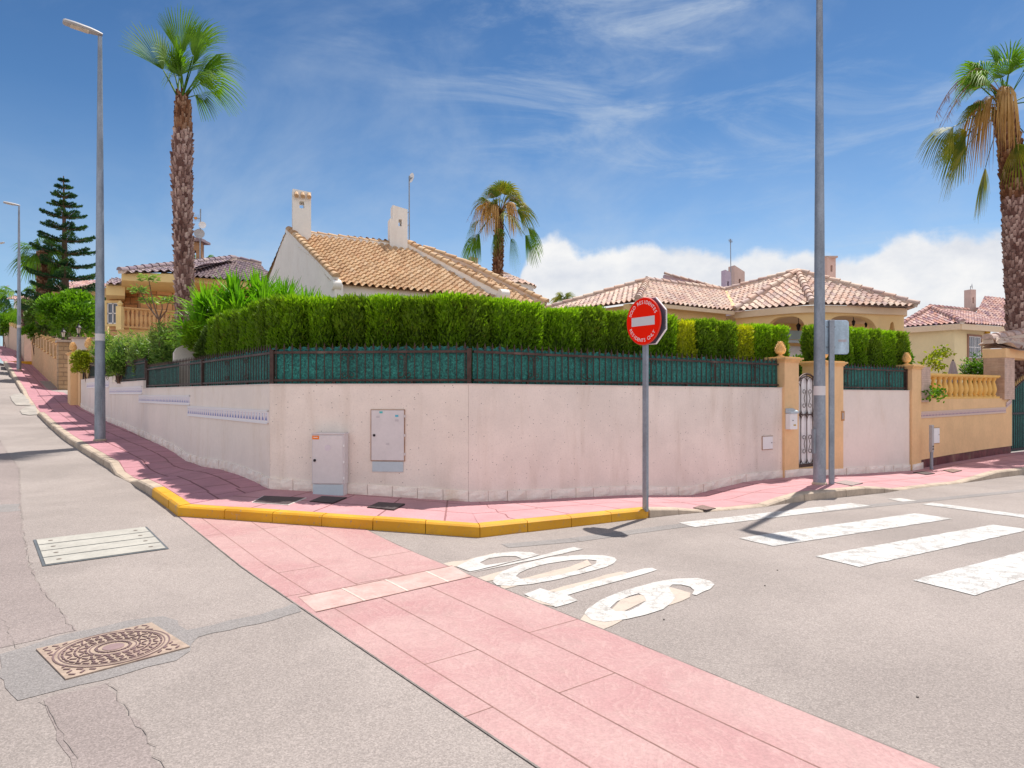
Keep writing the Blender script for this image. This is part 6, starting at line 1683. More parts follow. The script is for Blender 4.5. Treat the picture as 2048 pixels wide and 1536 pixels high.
# ---- yucca clump
def yucca():
    global RN; RN=np.random.default_rng(12); c=Vector(P(503,640,15.0)); c.z=1.85; root=thing('yucca_clump','big spiky bright green yucca clump behind the slim conifers','yucca',tuple(c)); V_=[];Fq=[];T=[]
    heads=[(x_,y_,1.72-.42*(x_/1.2)**2-.25*(y_<-.3)+z_) for x_,y_,z_ in ((-1.15,.0,0),(-.85,-.3,.05),(-.6,.2,.05),(-.3,-.2,.1),(0,.15,.15),(.3,-.1,.12),(.6,.2,.1),(.85,-.2,.12),(1.15,.1,.15),(1.4,.0,.2),(-.95,-.5,-.15),(-.5,-.55,-.1),(-.05,-.55,0),(.45,-.5,.05),(.95,-.45,.05),(1.3,-.35,.1),(-1.2,-.35,-.2))]
    m=MB()
    for hx,hy,hz in heads:
        m.tube([(hx*.35,hy*.4,0),(hx*.8,hy*.8,hz*.55),(hx,hy,hz)],[.07,.06,.05],7)
        for i in range(85):
            a=RN.uniform(0,2*np.pi); el=math.radians(RN.uniform(-15,86)); L=RN.uniform(.48,.74); w=.056
            d=np.array([math.cos(a)*math.cos(el),math.sin(a)*math.cos(el),math.sin(el)]); s=np.cross(d,[0,0,1.0]); s/=np.linalg.norm(s)+1e-9; n_=np.cross(s,d)
            o=np.array([hx,hy,hz])+RN.normal(size=3)*.025; b=len(V_); fr=[0,.3,.65,1.0]; ww=[.6,1,.8,.04]; dr=RN.uniform(.0,.05)*(1 if el<1 else .3)
            for f,k in zip(fr,ww):
                q=o+d*L*f; q[2]-=dr*L*f*f*1.5; V_+= [q-s*w*k/2+n_*.006*k,q-n_*.004,q+s*w*k/2+n_*.006*k]; T+=[.3+.5*f+RN.uniform(-.15,.15)]*3
            for j in range(3):
                for e in (0,1): Fq.append((b+3*j+e,b+3*j+e+1,b+3*j+4+e,b+3*j+3+e))
    npmesh('foliage',np.array(V_),np.array(Fq),LEAF_SWORD,root,attr={'t':np.clip(T,0,1)}); m.build('trunk',BARK,root)
yucca()
# ---- fan palms
def fan_frond(V_,Fq,T,base,d,Lp,Lf,droop,rng,nseg=34,span=2.0,twist=0.0,tt=(.2,.9),wind=(0,0),sag=.25):
    base=np.array(base,float); d=np.array(d,float); d/=np.linalg.norm(d)
    side=np.cross(d,[0,0,1.0]); 
    if np.linalg.norm(side)<.2: a=rng.uniform(0,6.28); side=np.array([math.cos(a),math.sin(a),0]); side-=d*side.dot(d)
    side/=np.linalg.norm(side)
    up=np.cross(side,d); side=side*math.cos(twist)+up*math.sin(twist); up=np.cross(side,d)
    # petiole
    pts=[]
    for k in range(6):
        f=k/5; q=base+d*Lp*f; q[2]-=sag*Lp*f*f; pts.append(q)
    for k in range(5):
        b=len(V_); w=.028*(1-.5*k/5)
        for q,ww in ((pts[k],w),(pts[k+1],w*.9)): V_+= [q-side*ww,q+side*ww,q-up*ww]; T+= [.35]*3
        Fq+= [(b,b+1,b+4,b+3),(b+1,b+2,b+5,b+4),(b+2,b,b+3,b+5)]
    hub=pts[-1]; dd=(pts[-1]-pts[-2]); dd/=np.linalg.norm(dd); up2=np.cross(side,dd)
    for s in range(nseg):
        f=(s+.5)/nseg*2-1; th=f*span/2*1.15; L=Lf*(1-.28*abs(f)**2)*rng.uniform(.9,1.05)
        dirv=dd*math.cos(th)+side*math.sin(th)+up2*(-.22*abs(math.sin(th))-.05*((s%2)*2-1)); dirv/=np.linalg.norm(dirv)
        perp=np.cross(dirv,up2); perp/=np.linalg.norm(perp)
        rs=[.02,.30,.55,.78,1.0]; dth=span*1.15/nseg; ww=[.004,.30*L*dth*.62,.55*L*dth*.56,.78*L*dth*.26,.003]
        b=len(V_); t0=tt[0]+(tt[1]-tt[0])*rng.uniform(0,1)
        for r,w in zip(rs,ww):
            q=hub+dirv*L*r; k=droop*max(0,r-.35)**2*1.9*L; q=q+np.array([wind[0]*k,wind[1]*k,-k])
            V_+= [q-perp*w+up2*w*.35,q+perp*w-up2*w*.35]; T+= [t0+.25*(r-.5)]*2
        for k in range(4): Fq.append((b+2*k,b+2*k+1,b+2*k+3,b+2*k+2))
def palm_trunk(pts,rads,root,mat,seed=1,boot=.15,ring=.095,per=11,out=.05):
    rng=random.Random(seed); pts=[Vector(p) for p in pts]; V_=[];Fq=[];T=[]
    L=[0]
    for a,b in zip(pts,pts[1:]): L.append(L[-1]+(b-a).length)
    def at(s):
        i=next((j for j in range(len(L)-1) if L[j+1]>=s),len(L)-2); f=(s-L[i])/(L[i+1]-L[i]); return pts[i].lerp(pts[i+1],f),rads[i]+(rads[i+1]-rads[i])*f
    n=14; rows=int(L[-1]/.25)+1
    for j in range(rows+1):
        c,r=at(L[-1]*j/rows)
        for i in range(n): a=2*math.pi*i/n; V_.append((c.x+math.cos(a)*r*.93,c.y+math.sin(a)*r*.93,c.z)); T.append(.08)
    for j in range(rows):
        for i in range(n): Fq.append((j*n+i,j*n+(i+1)%n,(j+1)*n+(i+1)%n,(j+1)*n+i))
    s=0.02; k=0
    while s<L[-1]-.02:
        c,r=at(s); lo=random.Random(k*7+seed).uniform(.8,1.2)
        for i in range(per):
            a=2*math.pi*(i+.5*(k%2)+rng.uniform(-.15,.15))/per; w=2*math.pi*r/per*.62*rng.uniform(.75,1.25)*.5; h=boot*rng.uniform(.6,1.25)*lo
            rad=Vector((math.cos(a),math.sin(a),0)); tan=Vector((-math.sin(a),math.cos(a),0)); o=c+rad*r*.92+Vector((0,0,rng.uniform(-.03,.03))); ou=out*rng.uniform(.3,1.6); sk=tan*rng.uniform(-.03,.03)
            b=len(V_); tipw=w*rng.uniform(.35,.9)
            for q in (o-tan*w,o+tan*w,o+rad*ou+tan*tipw+Vector((0,0,h))+sk,o+rad*ou-tan*tipw+Vector((0,0,h*.9))+sk,o-tan*w+Vector((0,0,h)),o+tan*w+Vector((0,0,h))): V_.append(tuple(q))
            tv=rng.random(); T+= [tv*.55,tv*.55,tv,tv,.05,.05]
            Fq+= [(b,b+1,b+2,b+3),(b+1,b+5,b+2,b+2),(b,b+3,b+4,b+4),(b+3,b+2,b+5,b+4)]
        s+=ring; k+=1
    bm=None
    me=bpy.data.meshes.new('trunk'); me.from_pydata([tuple(v) for v in V_],[],[tuple(dict.fromkeys(f)) for f in Fq]); me.update(); at_=me.attributes.new('t','FLOAT','POINT'); at_.data.foreach_set('value',T); me.materials.append(mat)
    o=bpy.data.objects.new('trunk',me); col.objects.link(o); o.parent=root; KIDS.setdefault(root.name,[]).append(o); local(o,root); return o
def crown(root,top,specs,mat,seed,name='crown',**kw):
    rng=np.random.default_rng(seed); V_=[];Fq=[];T=[]
    for sp in specs:
        d,Lp,Lf,dr=sp[:4]; k=dict(kw); k['twist']=rng.uniform(.35,1.25)*rng.choice([-1,1])
        if len(sp)>4: k.update(sp[4])
        fan_frond(V_,Fq,T,np.array(top)+rng.normal(size=3)*.05,d,Lp,Lf,dr,rng,**k)
    o=npmesh(name,np.array([tuple(map(float,v)) for v in V_]),np.array(Fq),mat,root,attr={'t':np.clip(T,0,1)}); local(o,root); return o
# tall palm, left
Yp=17.2
tp=[P(371,660,Yp),P(369,560,Yp),P(366,460,Yp),P(364,350,Yp),P(366,270,Yp),P(366,215,Yp),P(365,196,Yp)]; tp[0].z=1.6
pl=thing('tall_fan_palm','tallest fan palm, slim with a rough boot-covered trunk beside the left street','palm tree',(tp[0].x,tp[0].y,1.6))
palm_trunk(tp[:4]+[tp[4]],[.215,.215,.215,.235,.21],pl,TRUNK_GREY,3,.17,.085,12,.05)
palm_trunk([tp[4],tp[5],tp[6]],[.21,.18,.10],pl,TRUNK_RED,5,.22,.06,11,.03)
crown(pl,tp[6],[((-.44,-.1,.90),.72,1.50,.18,{'twist':1.25,'span':1.05}),((-.30,.25,.95),.80,1.40,.25,{'twist':.9,'span':1.1}),((-.05,.05,1),1.10,1.55,.15,{"twist":1.4,"span":.9}),((.02,-.3,1),.65,1.25,.3,{'twist':1.3}),((.20,.1,1),1.10,1.42,.3,{'twist':-1.1,'span':1.0}),((.38,-.15,.95),.85,1.42,.45,{'twist':-1.2,'span':1.1}),((.55,.05,.85),.80,1.35,.6,{'twist':-.9,'span':1.3}),((.60,.2,.62),.65,1.15,.8),((.45,-.3,.45),.45,1.05,.8,{'twist':-.8}),((.25,.45,.35),.4,.8,.8),((-.2,.5,.9),.8,1.2,.3),((.12,-.4,.9),.5,1.0,.5,{'twist':1.0}),((-.15,-.35,.95),.6,1.1,.4,{'twist':1.2}),((.3,.4,.9),.8,1.2,.5)],LEAF_PALM,6,wind=(.26,0),nseg=40,span=1.9,sag=.04)
# middle palm
Ym=30.0
tp=[P(996,640,Ym),P(995,560,Ym),P(997,500,Ym),P(999,450,Ym),P(1000,425,Ym)]; tp[0].z=1.6
pl=thing('ragged_fan_palm','fan palm with drooping green and dry brown fronds behind the white house roof','palm tree',(tp[0].x,tp[0].y,1.6))
palm_trunk(tp,[.22,.215,.20,.17,.16],pl,TRUNK_RED,7,.20,.11,10,.06)
top=tp[-1]
crown(pl,top,[((-.1,.1,1),1.0,.95,.4),((.25,-.1,1),.95,1.0,.5),((-.3,.1,.95),.85,.9,.6),((.05,-.2,1),1.05,.8,.5),((.4,.2,.9),.9,.9,.6),((-.55,0,.7),.8,.9,.9),((.7,.1,.55),.85,.9,.9),((.1,.4,.9),.7,.9,.4),((.5,0,.8),.7,.9,.7),((-.45,.2,.75),.7,.85,.7),((.75,-.3,.15),.75,1.0,.8),((.5,-.6,-.1),.5,1.0,.7),((-.3,-.6,.5),.6,.8,.9)],LEAF_PALMY,8,nseg=30,sag=.2)
crown(pl,top,[((-.55,-.2,-.35),1.0,1.0,.8,{'sag':.55}),((-.75,.1,-.3),1.1,.95,.8,{'sag':.6}),((-.05,-.6,-.55),.7,1.05,.5,{'sag':.6}),((.45,-.3,-.5),1.0,1.05,.6,{'sag':.5}),((.80,-.1,-.3),1.15,1.0,.7,{'sag':.55}),((.95,.1,-.05),1.2,.9,.8,{'sag':.5}),((-.9,0,.1),.9,.8,1.2,{'sag':.4})],LEAF_PALM,9,name='hanging_fronds',nseg=28,span=1.5)
dead=[]
rngp=np.random.default_rng(77)
for i in range(15):
    a=rngp.uniform(-math.pi,math.pi); e=rngp.uniform(.35,.95); dead.append(((math.cos(a)*(1-e*.4),math.sin(a)*.6-.2,e),rngp.uniform(.6,.95),rngp.uniform(.6,.85),2.6,{'nseg':12,'span':1.2,'sag':.35}))
crown(pl,top+Vector((0,0,-.05)),dead,LEAF_DEAD,10,name='dry_fronds',tt=(.1,.9))
def stalks(root,top,n,L,seed,mat,name='flower_stalks',only=None):
    rng=random.Random(seed); m=MB()
    for i in range(n):
        a=rng.uniform(-math.pi,math.pi) if only is None else rng.uniform(*only); d=Vector((math.cos(a),math.sin(a)*.6,0)); pts=[]; up_=rng.uniform(.5,1.0)
        for k in range(8): f=k/7; pts.append(Vector(top)+d*L*f*1.0+Vector((0,0,L*(up_*math.sin(f*2.0)*.9-.75*f*f))))
        m.tube(pts,[.012,.011,.01,.009,.008,.007,.006,.004],4)
        for k in range(4,8):
            for j in range(3): q=pts[k]+Vector((rng.uniform(-.12,.12),rng.uniform(-.1,.1),-rng.uniform(.1,.3))); m.tube([pts[k],q],[.005,.002],3)
    o=m.build(name,mat,root); local(o,root)
ST=M('dry_stalk',(.36,.20,.13),.9,.3)
stalks(pl,top,10,1.45,3,ST)
# right palm
Yr=20.2
tp=[P(2052,760,Yr),P(2040,640,Yr),P(2032,520,Yr),P(2027,400,Yr),P(2020,300,Yr),P(2006,222,Yr)]; tp[0].z=0
pl=thing('thick_fan_palm','thick-trunked fan palm with yellowing fronds at the right edge, behind the driveway gate','palm tree',(tp[0].x,tp[0].y,0))
palm_trunk(tp[:4],[.40,.35,.32,.30],pl,TRUNK_GREY,13,.16,.10,14,.05)
palm_trunk(tp[3:],[.31,.31,.26],pl,TRUNK_RED,14,.18,.09,13,.05)
top=tp[-1]+Vector((.05,0,.1))
crown(pl,top,[((.15,0,1),1.3,1.15,.3),((.45,-.1,.9),1.4,1.15,.4),((-.15,.1,1),1.35,1.0,.4),((-.5,.2,.8),1.3,1.0,.5),((-.4,-.4,.75),1.0,1.0,.7),((-.75,-.2,.6),1.25,.9,.8),((.3,-.3,1),1.1,1.1,.4),((-.05,-.3,1),.9,1.05,.4),((-.55,-.1,.85),1.2,.9,.8),((.8,0,.5),1.0,1.1,.8),((.3,.5,.9),1,1,.4),((-.35,.3,.9),1,1.0,.5),((.9,-.4,.1),.9,1.1,1.0),((-.62,-.3,.62),1.1,.85,.9)],LEAF_PALM,15,nseg=34,sag=.1)
crown(pl,top,[((-.93,-.1,-.30),1.75,1.05,.8,{'sag':.10}),((-.75,-.2,-.62),1.85,1.2,.6,{'sag':.1}),((-.85,.1,-.5),1.2,1.0,.8,{'sag':.1}),((-.9,-.2,.15),1.0,.95,1.0,{'sag':.2}),((-.62,0,-.30),1.3,1.0,.9,{'sag':.25}),((-.1,-.5,-.8),1.0,1.0,.5,{'sag':.4}),((.5,-.4,-.6),1.1,1.1,.6,{'sag':.4}),((-.15,.5,-.8),1.2,1.1,.6,{'sag':.5})],LEAF_PALMY,16,name='hanging_fronds',nseg=32,span=1.6)
dead=[]
for i in range(9):
    a=rngp.uniform(2.7,4.4); e=rngp.uniform(.0,.6); dead.append(((math.cos(a)*(1-e*.5),math.sin(a)*.7,e),rngp.uniform(.4,.8),rngp.uniform(.55,.85),3.0,{'nseg':13,'span':1.1,'sag':.45}))
crown(pl,top+Vector((-.05,-.1,.25)),dead,LEAF_DEAD,17,name='dry_fronds',tt=(.0,.8))
stalks(pl,top+Vector((0,0,.25)),9,1.9,9,ST,only=(2.3,4.0))
# small palms uphill and palm tips behind the roofs
def small_palm(px,ytop,ybase,Y,label,mat=LEAF_PALM,n=14,Lp=.9,Lf=1.2,r=.2,seed=1,tr=TRUNK_GREY,zb=None,el=(-.5,1.0)):
    t_=P(px,ytop,Y); b_=P(px,ybase,Y); 
    if zb is not None: b_.z=zb
    root=thing('small_palm',label,'palm tree',tuple(b_)); palm_trunk([b_,b_.lerp(t_,.6),t_],[r*1.2,r,r],root,tr,seed,.18,.13,9,.05)
    rng=np.random.default_rng(seed); sp=[]
    for i in range(n):
        a=2*math.pi*i/n*2.4; e=el[0]+(el[1]-el[0])*i/n; sp.append(((math.cos(a)*(1.1-abs(e)*.7),math.sin(a)*(1.1-abs(e)*.7),e),Lp,Lf,.6,{'nseg':22,'sag':.2}))
    crown(root,t_,sp,mat,seed); return root
small_palm(88,505,600,44,'small fan palm crown half hidden behind the araucaria',n=16,Lf=1.35,Lp=.8,r=.42,seed=21,tr=TRUNK_RED,zb=4)
small_palm(50,600,660,55,'low bushy palm beside the far lamp post up the left street',n=18,Lp=1.4,Lf=1.5,r=.32,seed=22,zb=4)
small_palm(404,528,560,40,'tiny palm tip peeping over the sandstone house roof',n=10,Lp=.4,Lf=.9,r=.15,seed=23,el=(.1,1))
small_palm(1131,600,640,34,'small palm tip peeping over the hedge left of the round sign',n=9,Lp=.25,Lf=.6,r=.12,seed=24,el=(.2,1),mat=LEAF_PALMY)
# ---- araucaria
def araucaria():
    global RN; RN=np.random.default_rng(31); Y=44; top=P(127,352,Y); b=P(133,640,Y); b.z=3; root=thing('araucaria','tall dark Norfolk pine with tiered horizontal branches up the left street','tree',tuple(b))
    m=MB(); m.tube([b,b.lerp(top,.5),top],[.30,.20,.03],10); mb=m
    Ps=[];Ds=[]; ys=[(362,.22),(376,.42),(394,.68),(412,.85),(434,1.2),(458,1.3),(482,1.5),(508,1.65),(534,1.75),(558,1.95),(582,2.15),(606,2.35),(632,2.5)]
    for wi,(y,R_) in enumerate(ys):
        z=P(0,y,Y).z; cx=b.x+(top.x-b.x)*((z-b.z)/(top.z-b.z)); nb=6 if wi>1 else 5
        for k in range(nb):
            a=2*math.pi*(k+RN.uniform(-.25,.25))/nb+wi*.7; L=R_*RN.uniform(.82,1.15); c0=np.array([cx,b.y,z]); d=np.array([math.cos(a),math.sin(a),0]); s=np.array([-math.sin(a),math.cos(a),0]); ri=.20*L
            mb.tube([tuple(c0),tuple(c0+d*L*.5+[0,0,ri*.1]),tuple(c0+d*L+[0,0,ri])],[.035,.025,.012],5)
            nbr=max(4,int(L/.11))
            for j in range(nbr):
                f=.12+.88*(j+.5)/nbr; p=c0+d*L*f+np.array([0,0,ri*f*f])
                for sg in (-1,1):
                    l2=(.26*L+.10)*math.sin(math.pi*min(1,f*.75+.2))*RN.uniform(.8,1.2); dd=d*.75+s*sg*.75+np.array([0,0,.06]); q=22
                    ff=RN.uniform(0,1,q); Ps.append(p+dd*l2*ff[:,None]); Ds.append(dd*.6+RN.normal(size=(q,3))*.28+np.array([0,0,.32]))
    Pn=np.concatenate(Ps);D=np.concatenate(Ds);k=len(Pn); o=leaf_cloud('crown',Pn,D,uni(k,.10,.20),uni(k,.035,.06),LEAF_ARA,root); local(o,root); part(mb,'trunk',BARK,root)
araucaria()
# ---- round tree and the rest of the street greenery
shrub('round_tree','bushy bright green rounded tree behind the block wall and lanterns','tree',g_(146,36,5.55),(1.62,1.5,1.65),11000,.20,.11,LEAF_BUSH,51,16,.2,base=2.8,stems=3)
shrub('bush','low green bush at the corner of the ochre street wall','shrub',g_(70,44,5.5),(.8,.8,.6),2600,.2,.09,LEAF_BUSH,52,8,base=4.0)
shrub('bush','dark green shrub below the araucaria','shrub',g_(100,40,5.6),(1.3,1.0,1.3),4200,.2,.09,LEAF_DK,53,9,base=3.6)
shrub('bush','loose green bush at the far left edge behind the distant wall','shrub',g_(18,70,8.2),(2.3,1.8,1.6),3800,.35,.16,LEAF_BUSH,54,9,base=5.5)
def box_hedge(label,p0,p1,nrm,w,z0,z1,n,mat,seed,L=.12,W=.05):
    global RN; RN=np.random.default_rng(seed); root=thing('box_hedge',label,'hedge',(p0.x,p0.y,z0)); d=(p1-p0); d.z=0; Ln=d.length; d.normalize(); d=np.array(d); nn=np.array(nrm)
    u=uni(n,0,Ln); v=uni(n,0,1); side=RN.integers(0,4,n); h=z1-z0
    off=np.where(side==0,0,np.where(side==1,w,v*w)); zz=np.where(side>=2,h,v*h); u=np.where((side==3)&(RN.random(n)<.5),RN.choice([0,Ln],n),u); zz=np.where((u==0)|(u==Ln),RN.random(n)*h,zz)
    Pn=np.array([0,0,0.])+d*u[:,None]+nn*off[:,None]+np.array([0,0,1.])*zz[:,None]; D=RN.normal(size=(n,3))*.5+np.array([0,0,.7])+np.where(side==0,-1,np.where(side==1,1,0))[:,None]*nn*.7
    leaf_cloud('foliage',Pn,D,uni(n,.6,1.2)*L,W,mat,root)
    m=MB(); e=.06; q0=Vector(nn)*e+Vector(d)*e; Dv=Vector(d); Nv=Vector(nn); q=[q0,q0+Dv*(Ln-2*e),q0+Dv*(Ln-2*e)+Nv*(w-2*e),q0+Nv*(w-2*e)]
    m.prism([(v_.x,v_.y) for v_ in q],0,h-e); m.build('inner_branches',mat,root); return root
box_hedge('dark clipped box hedge on the beige wall across the side street',AB(.3,55),AB(.3,80),Vector((-V[1],V[0],0))*-1,1.2,6.0,8.5,9000,LEAF_DK,61,.25,.10)
box_hedge('clipped hedge return above the beige corner wall beside the far lamp post',AB(.3,54.6),AB(3.6,54.6),Vector((V[0],V[1],0)),1.2,6.0,7.7,5000,LEAF_CON2,62,.25,.10)
def cypress(c,h,r,label,seed=1):
    global RN; RN=np.random.default_rng(seed); root=thing('cypress',label,'tree',tuple(c)); n=2600; z=uni(n); th=uni(n,0,6.28); rr=r*np.sin(np.pi*np.clip(z*.9+.08,0,1))**.7*uni(n,.75,1.05)
    leaf_cloud('crown',np.stack([np.cos(th)*rr,np.sin(th)*rr,z*h],1),np.stack([np.cos(th)*.4,np.sin(th)*.4,np.ones(n)],1)+RN.normal(size=(n,3))*.2,.35,.10,LEAF_ARA,root)
    m=MB(); m.tube([(0,0,-1.5),(0,0,h*.9)],[.15,.03],8); m.build('trunk',BARK,root)
cypress(g_(8,95,9.5),5.5,1.0,'small dark cypress at the far left edge beside the distant white house')
# frangipani beside the balcony
def frangipani():
    global RN; RN=np.random.default_rng(71); Y=23.5; b=P(318,650,Y); b.z=2.3; root=thing('frangipani','thin-stemmed tree with four leaf clusters in front of the sandstone balcony','tree',tuple(b)); m=MB(); tips=[(297,556),(279,579),(297,600),(338,600),(322,592)]
    fork=P(318,640,Y); Ps=[];Ds=[]
    for i,(px,py) in enumerate(tips):
        t=P(px,py,Y+(i%3-1)*.2); mid=fork.lerp(t,.5)+Vector((.08*(1 if px>300 else -.6),0,-.03)); m.tube([b,fork,mid,t],[.045,.035,.02,.014],6)
        if i==4: continue
        k=110; th=RN.uniform(0,6.28,k); D=np.stack([np.cos(th),np.sin(th),RN.uniform(-.35,.5,k)],1); Ps.append(np.array(t)+D*RN.uniform(0,.22,(k,1))+RN.normal(size=(k,3))*.05); Ds.append(D)
    part(m,'trunk',BARK,root); Pn=np.concatenate(Ps);D=np.concatenate(Ds); o=leaf_cloud('foliage',Pn,D,uni(len(Pn),.11,.20),.06,LEAF_OLE,root,curl=.4); local(o,root)
frangipani()
# right-hand garden plants
PINK=M('bougainvillea_pink',(.62,.04,.22),.6,.2); WFL=M('white_blossom',(.85,.80,.80),.6,.05)
bg=shrub('bougainvillea','bougainvillea with pink flowers and arching shoots beside the brown stone pillar','shrub',tuple(AB(14.75,.9,2.35)),(.48,.42,.45),4800,.09,.05,LEAF_BUSH,81,11,base=1.45,flower=(PINK,150,.07))
def vine(px0,py0,px1,py1,Y0,Y1,arch,n,label,seed):
    global RN; RN=np.random.default_rng(seed); a,b=P(px0,py0,Y0),P(px1,py1,Y1); root=thing('bougainvillea_shoot',label,'branch',tuple(a)); m=MB(); pts=[]
    for k in range(9): f=k/8; q=a.lerp(b,f); q.z+=arch*math.sin(math.pi*f); pts.append(q)
    m.tube(pts,.008,5); part(m,'stem',BARK,root); idx=RN.integers(0,9,n); Pn=np.array([tuple(pts[i]) for i in idx])+RN.normal(size=(n,3))*.07
    o=leaf_cloud('foliage',Pn,RN.normal(size=(n,3))+[0,0,.4],uni(n,.07,.11),.055,LEAF_YG if seed%2 else LEAF_BUSH,root); local(o,root)
vine(1856,726,1894,706,17,17.4,.10,240,'yellow-green shoot arching right over the balustrade toward the parasol',83)
vine(1853,728,1886,738,16.8,17.0,.06,140,'short leafy shoot hanging just above the balustrade rail',85)
vine(1856,796,1882,786,15.7,15.9,.05,120,'small leafy tendril on the ledge at the left foot of the yellow balustrade',84)
oleander(tuple(P(1962,790,22)),1.45,.62,91,'white-flowering shrub behind the yellow balustrade, near the stone pillar',70,LEAF_BUSH,None,L=.14,W=.035,flower=(WFL,260,.07))
shrub('bush','small light green bush seen above the garden gate','shrub',g_(1604,18.2,2.15),(.35,.35,.45),1500,.11,.05,LEAF_BUSH,92,7,base=1.4)
for k,(px,py,Y,r_) in enumerate(((560,640,20,.5),(1240,700,18,.6))):
    pass
# ------------------------------------------------ street furniture
def lamp_post(p,label,h=9.35,head_dir=(0,-1),r0=.105,r1=.045,tagz=None,door=None,sticker=2.4):
    ang=math.atan2(head_dir[1],head_dir[0]); root=thing('street_lamp',label,'street lamp',tuple(p),ang,'tall galvanised street lamps')
    m=MB(); m.tube([(0,0,-.1),(0,0,h*.5),(0,0,h)],[r0,(r0+r1)/2*1.05,r1],20); m.build('pole',MT['galv'],root,smooth=True)
    m=MB(); m.lathe([(r0+.022,-.05),(r0+.022,.02),(r0+.004,.04)],n=16); m.build('base_collar',MT['kerb'],root,smooth=True)
    m=MB(); n=10
    prof=[(-.05,.05,.03),(.05,.085,.05),(.20,.12,.065),(.50,.135,.07),(.68,.12,.065),(.72,.08,.04)]
    b=len(m.v)
    for x,w,t in prof:
        for k in range(n):
            a=2*math.pi*k/n; m.v.append((x,math.cos(a)*w,h+.05+max(-.035,math.sin(a)*t)+ .07*(x+.12)))
    for i in range(len(prof)-1):
        for k in range(n): m.face([b+i*n+k,b+(i+1)*n+k,b+(i+1)*n+(k+1)%n,b+i*n+(k+1)%n])
    m.face([b+k for k in range(n)]); m.face([b+(len(prof)-1)*n+k for k in range(n)][::-1])
    hd=m.build('lamp_head',MT['lampgrey'],root,smooth=True)
    m=MB(); m.box((0,0,0),(.36,.17,.02),Matrix.Translation((.40,0,h+.044))@Matrix.Rotation(-.07,4,'Y')); m.build('lens',MT['glass_lamp'],hd)
    if sticker:
        m=MB(); rr=r0+(r1-r0)*sticker/h+.002; m.lathe([(rr,0),(rr,.16)],c=(0,0,sticker),n=20); m.build('sticker',MT['plastic'],root,smooth=True)
    if door:
        m=MB(); a=door-ang; rr=r0+.01; m.box((rr,0,.75),(.05,.06,.42),Matrix.Rotation(a,4,'Z')); m.build('service_door',MT['galv'],root)
    return root
def side(p): return p
pr=P(1640,971,11.93); pr=Vector((5.36,11.90,0.02)); lamp_post(pr,'nearest tall lamp post in front of the garden gate, head out of frame',9.5,(.50,-.87),door=-2.9,sticker=1.55)
_x,_y=xy(-1.05,9.6); 
pl_=Vector(((200-CX)/F*15.75,15.75,H+(HY-881)/F*15.75)); lamp_post(pl_,'tall lamp post on the left pavement with flat head over the road',9.32,(-.78,-.62),door=-.6,sticker=2.3,r0=.115,r1=.045)
p2=Vector(((38-CX)/F*38.8,38.8,H+(HY-740)/F*38.8)); lamp_post(p2,'second lamp post further up the left street',9.3,(-.78,-.62),sticker=2.4,r0=.115)
p3=Vector(((-3-CX)/F*63,63,H+(HY-690)/F*63)); lamp_post(p3,'third lamp post cut off by the left edge of the view',9.3,(.9,-.3),sticker=None)
p4=Vector(((12-CX)/F*110,110,9.0)); lamp_post(p4,'very distant thin lamp post above the far cypress',9.8,(.9,-.35),sticker=None,r0=.12)
p5=Vector(((69-CX)/F*90,90,5.0)); lamp_post(p5,'short white distant pole between low palm and araucaria',8.0,(.9,-.35),sticker=None,r0=.14)
# round no-entry sign with an octagonal sign on its back
def round_sign():
    base=P(1291,1004,8.98); root=thing('no_entry_sign','round red no-entry sign reading SOLO RESIDENTES, on a grey post at the kerb','road sign',(base.x,base.y,.15),R(-56))
    zc=H+(HY-643)/F*8.98-.15
    m=MB(); m.box((0,0,(zc+.25)/2-.05),(.08,.04,zc+.35)); m.build('post',MT['galv'],root,bevel=.006)
    m=MB(); n=56; pol=[(math.cos(2*math.pi*k/n)*.30,math.sin(2*math.pi*k/n)*.30) for k in range(n)]
    Mf=Matrix.Translation((0,-.034,zc))@Matrix.Rotation(R(90),4,'X')
    m.prism(pol,-.012,.012,Mf); m.build('disc',MT['red'],root)
    m=MB(); m.prism([(-.21,-.058),(.21,-.058),(.21,.058),(-.21,.058)],.0125,.0145,Mf); m.build('white_bar',MT['signwhite'],root)
    # rim
    m=MB(); m.tube([tuple(Mf@Vector((math.cos(2*math.pi*k/n)*.301,math.sin(2*math.pi*k/n)*.301,0))) for k in range(n+1)],.0125,6,cap=False); m.build('rim',M('sign_rim',(.74,.05,.03),.4,.02,2,0),root)
    def arc(txt,r,a0,a1,inv,size):
        k=len(txt)
        for i,ch in enumerate(txt):
            if ch==' ': continue
            a=a0+(a1-a0)*i/(k-1); x,y=math.cos(a)*r,math.sin(a)*r; rot=a-math.pi/2 if not inv else a+math.pi/2
            text_curve(ch,size,'letter',MT['letter'],root,Mf@Matrix.Translation((x,y,.0135))@Matrix.Rotation(rot,4,'Z'),.0008)
    arc('SOLO RESIDENTES',.248,R(159),R(25),False,.066)
    arc('RESIDENTS ONLY',.250,R(205),R(322),True,.066)
    # octagon facing the other way, turned a little
    M8=Matrix.Translation((.03,.030,zc))@Matrix.Rotation(R(90),4,'X')
    p8=[(math.cos(R(22.5+45*k))*.325,math.sin(R(22.5+45*k))*.325) for k in range(8)]
    m=MB(); m.prism(p8,-.012,-.002,M8); m.build('octagonal_plate',M('sign_back_dark',(.12,.15,.21),.45,.1,4,.05,metal=.2),root)
    m=MB(); 
    for k in range(8):
        a=M8@Vector((*p8[k],-.007)); b=M8@Vector((*p8[(k+1)%8],-.007)); m.bar(a,b,.022,.010)
    m.build('plate_edge',MT['white'],root)
    for z in (-.12,.12):
        m=MB(); m.box((0,-.005,zc+z),(.30,.05,.03)); m.build('clamp',MT['galv'],root)
round_sign()
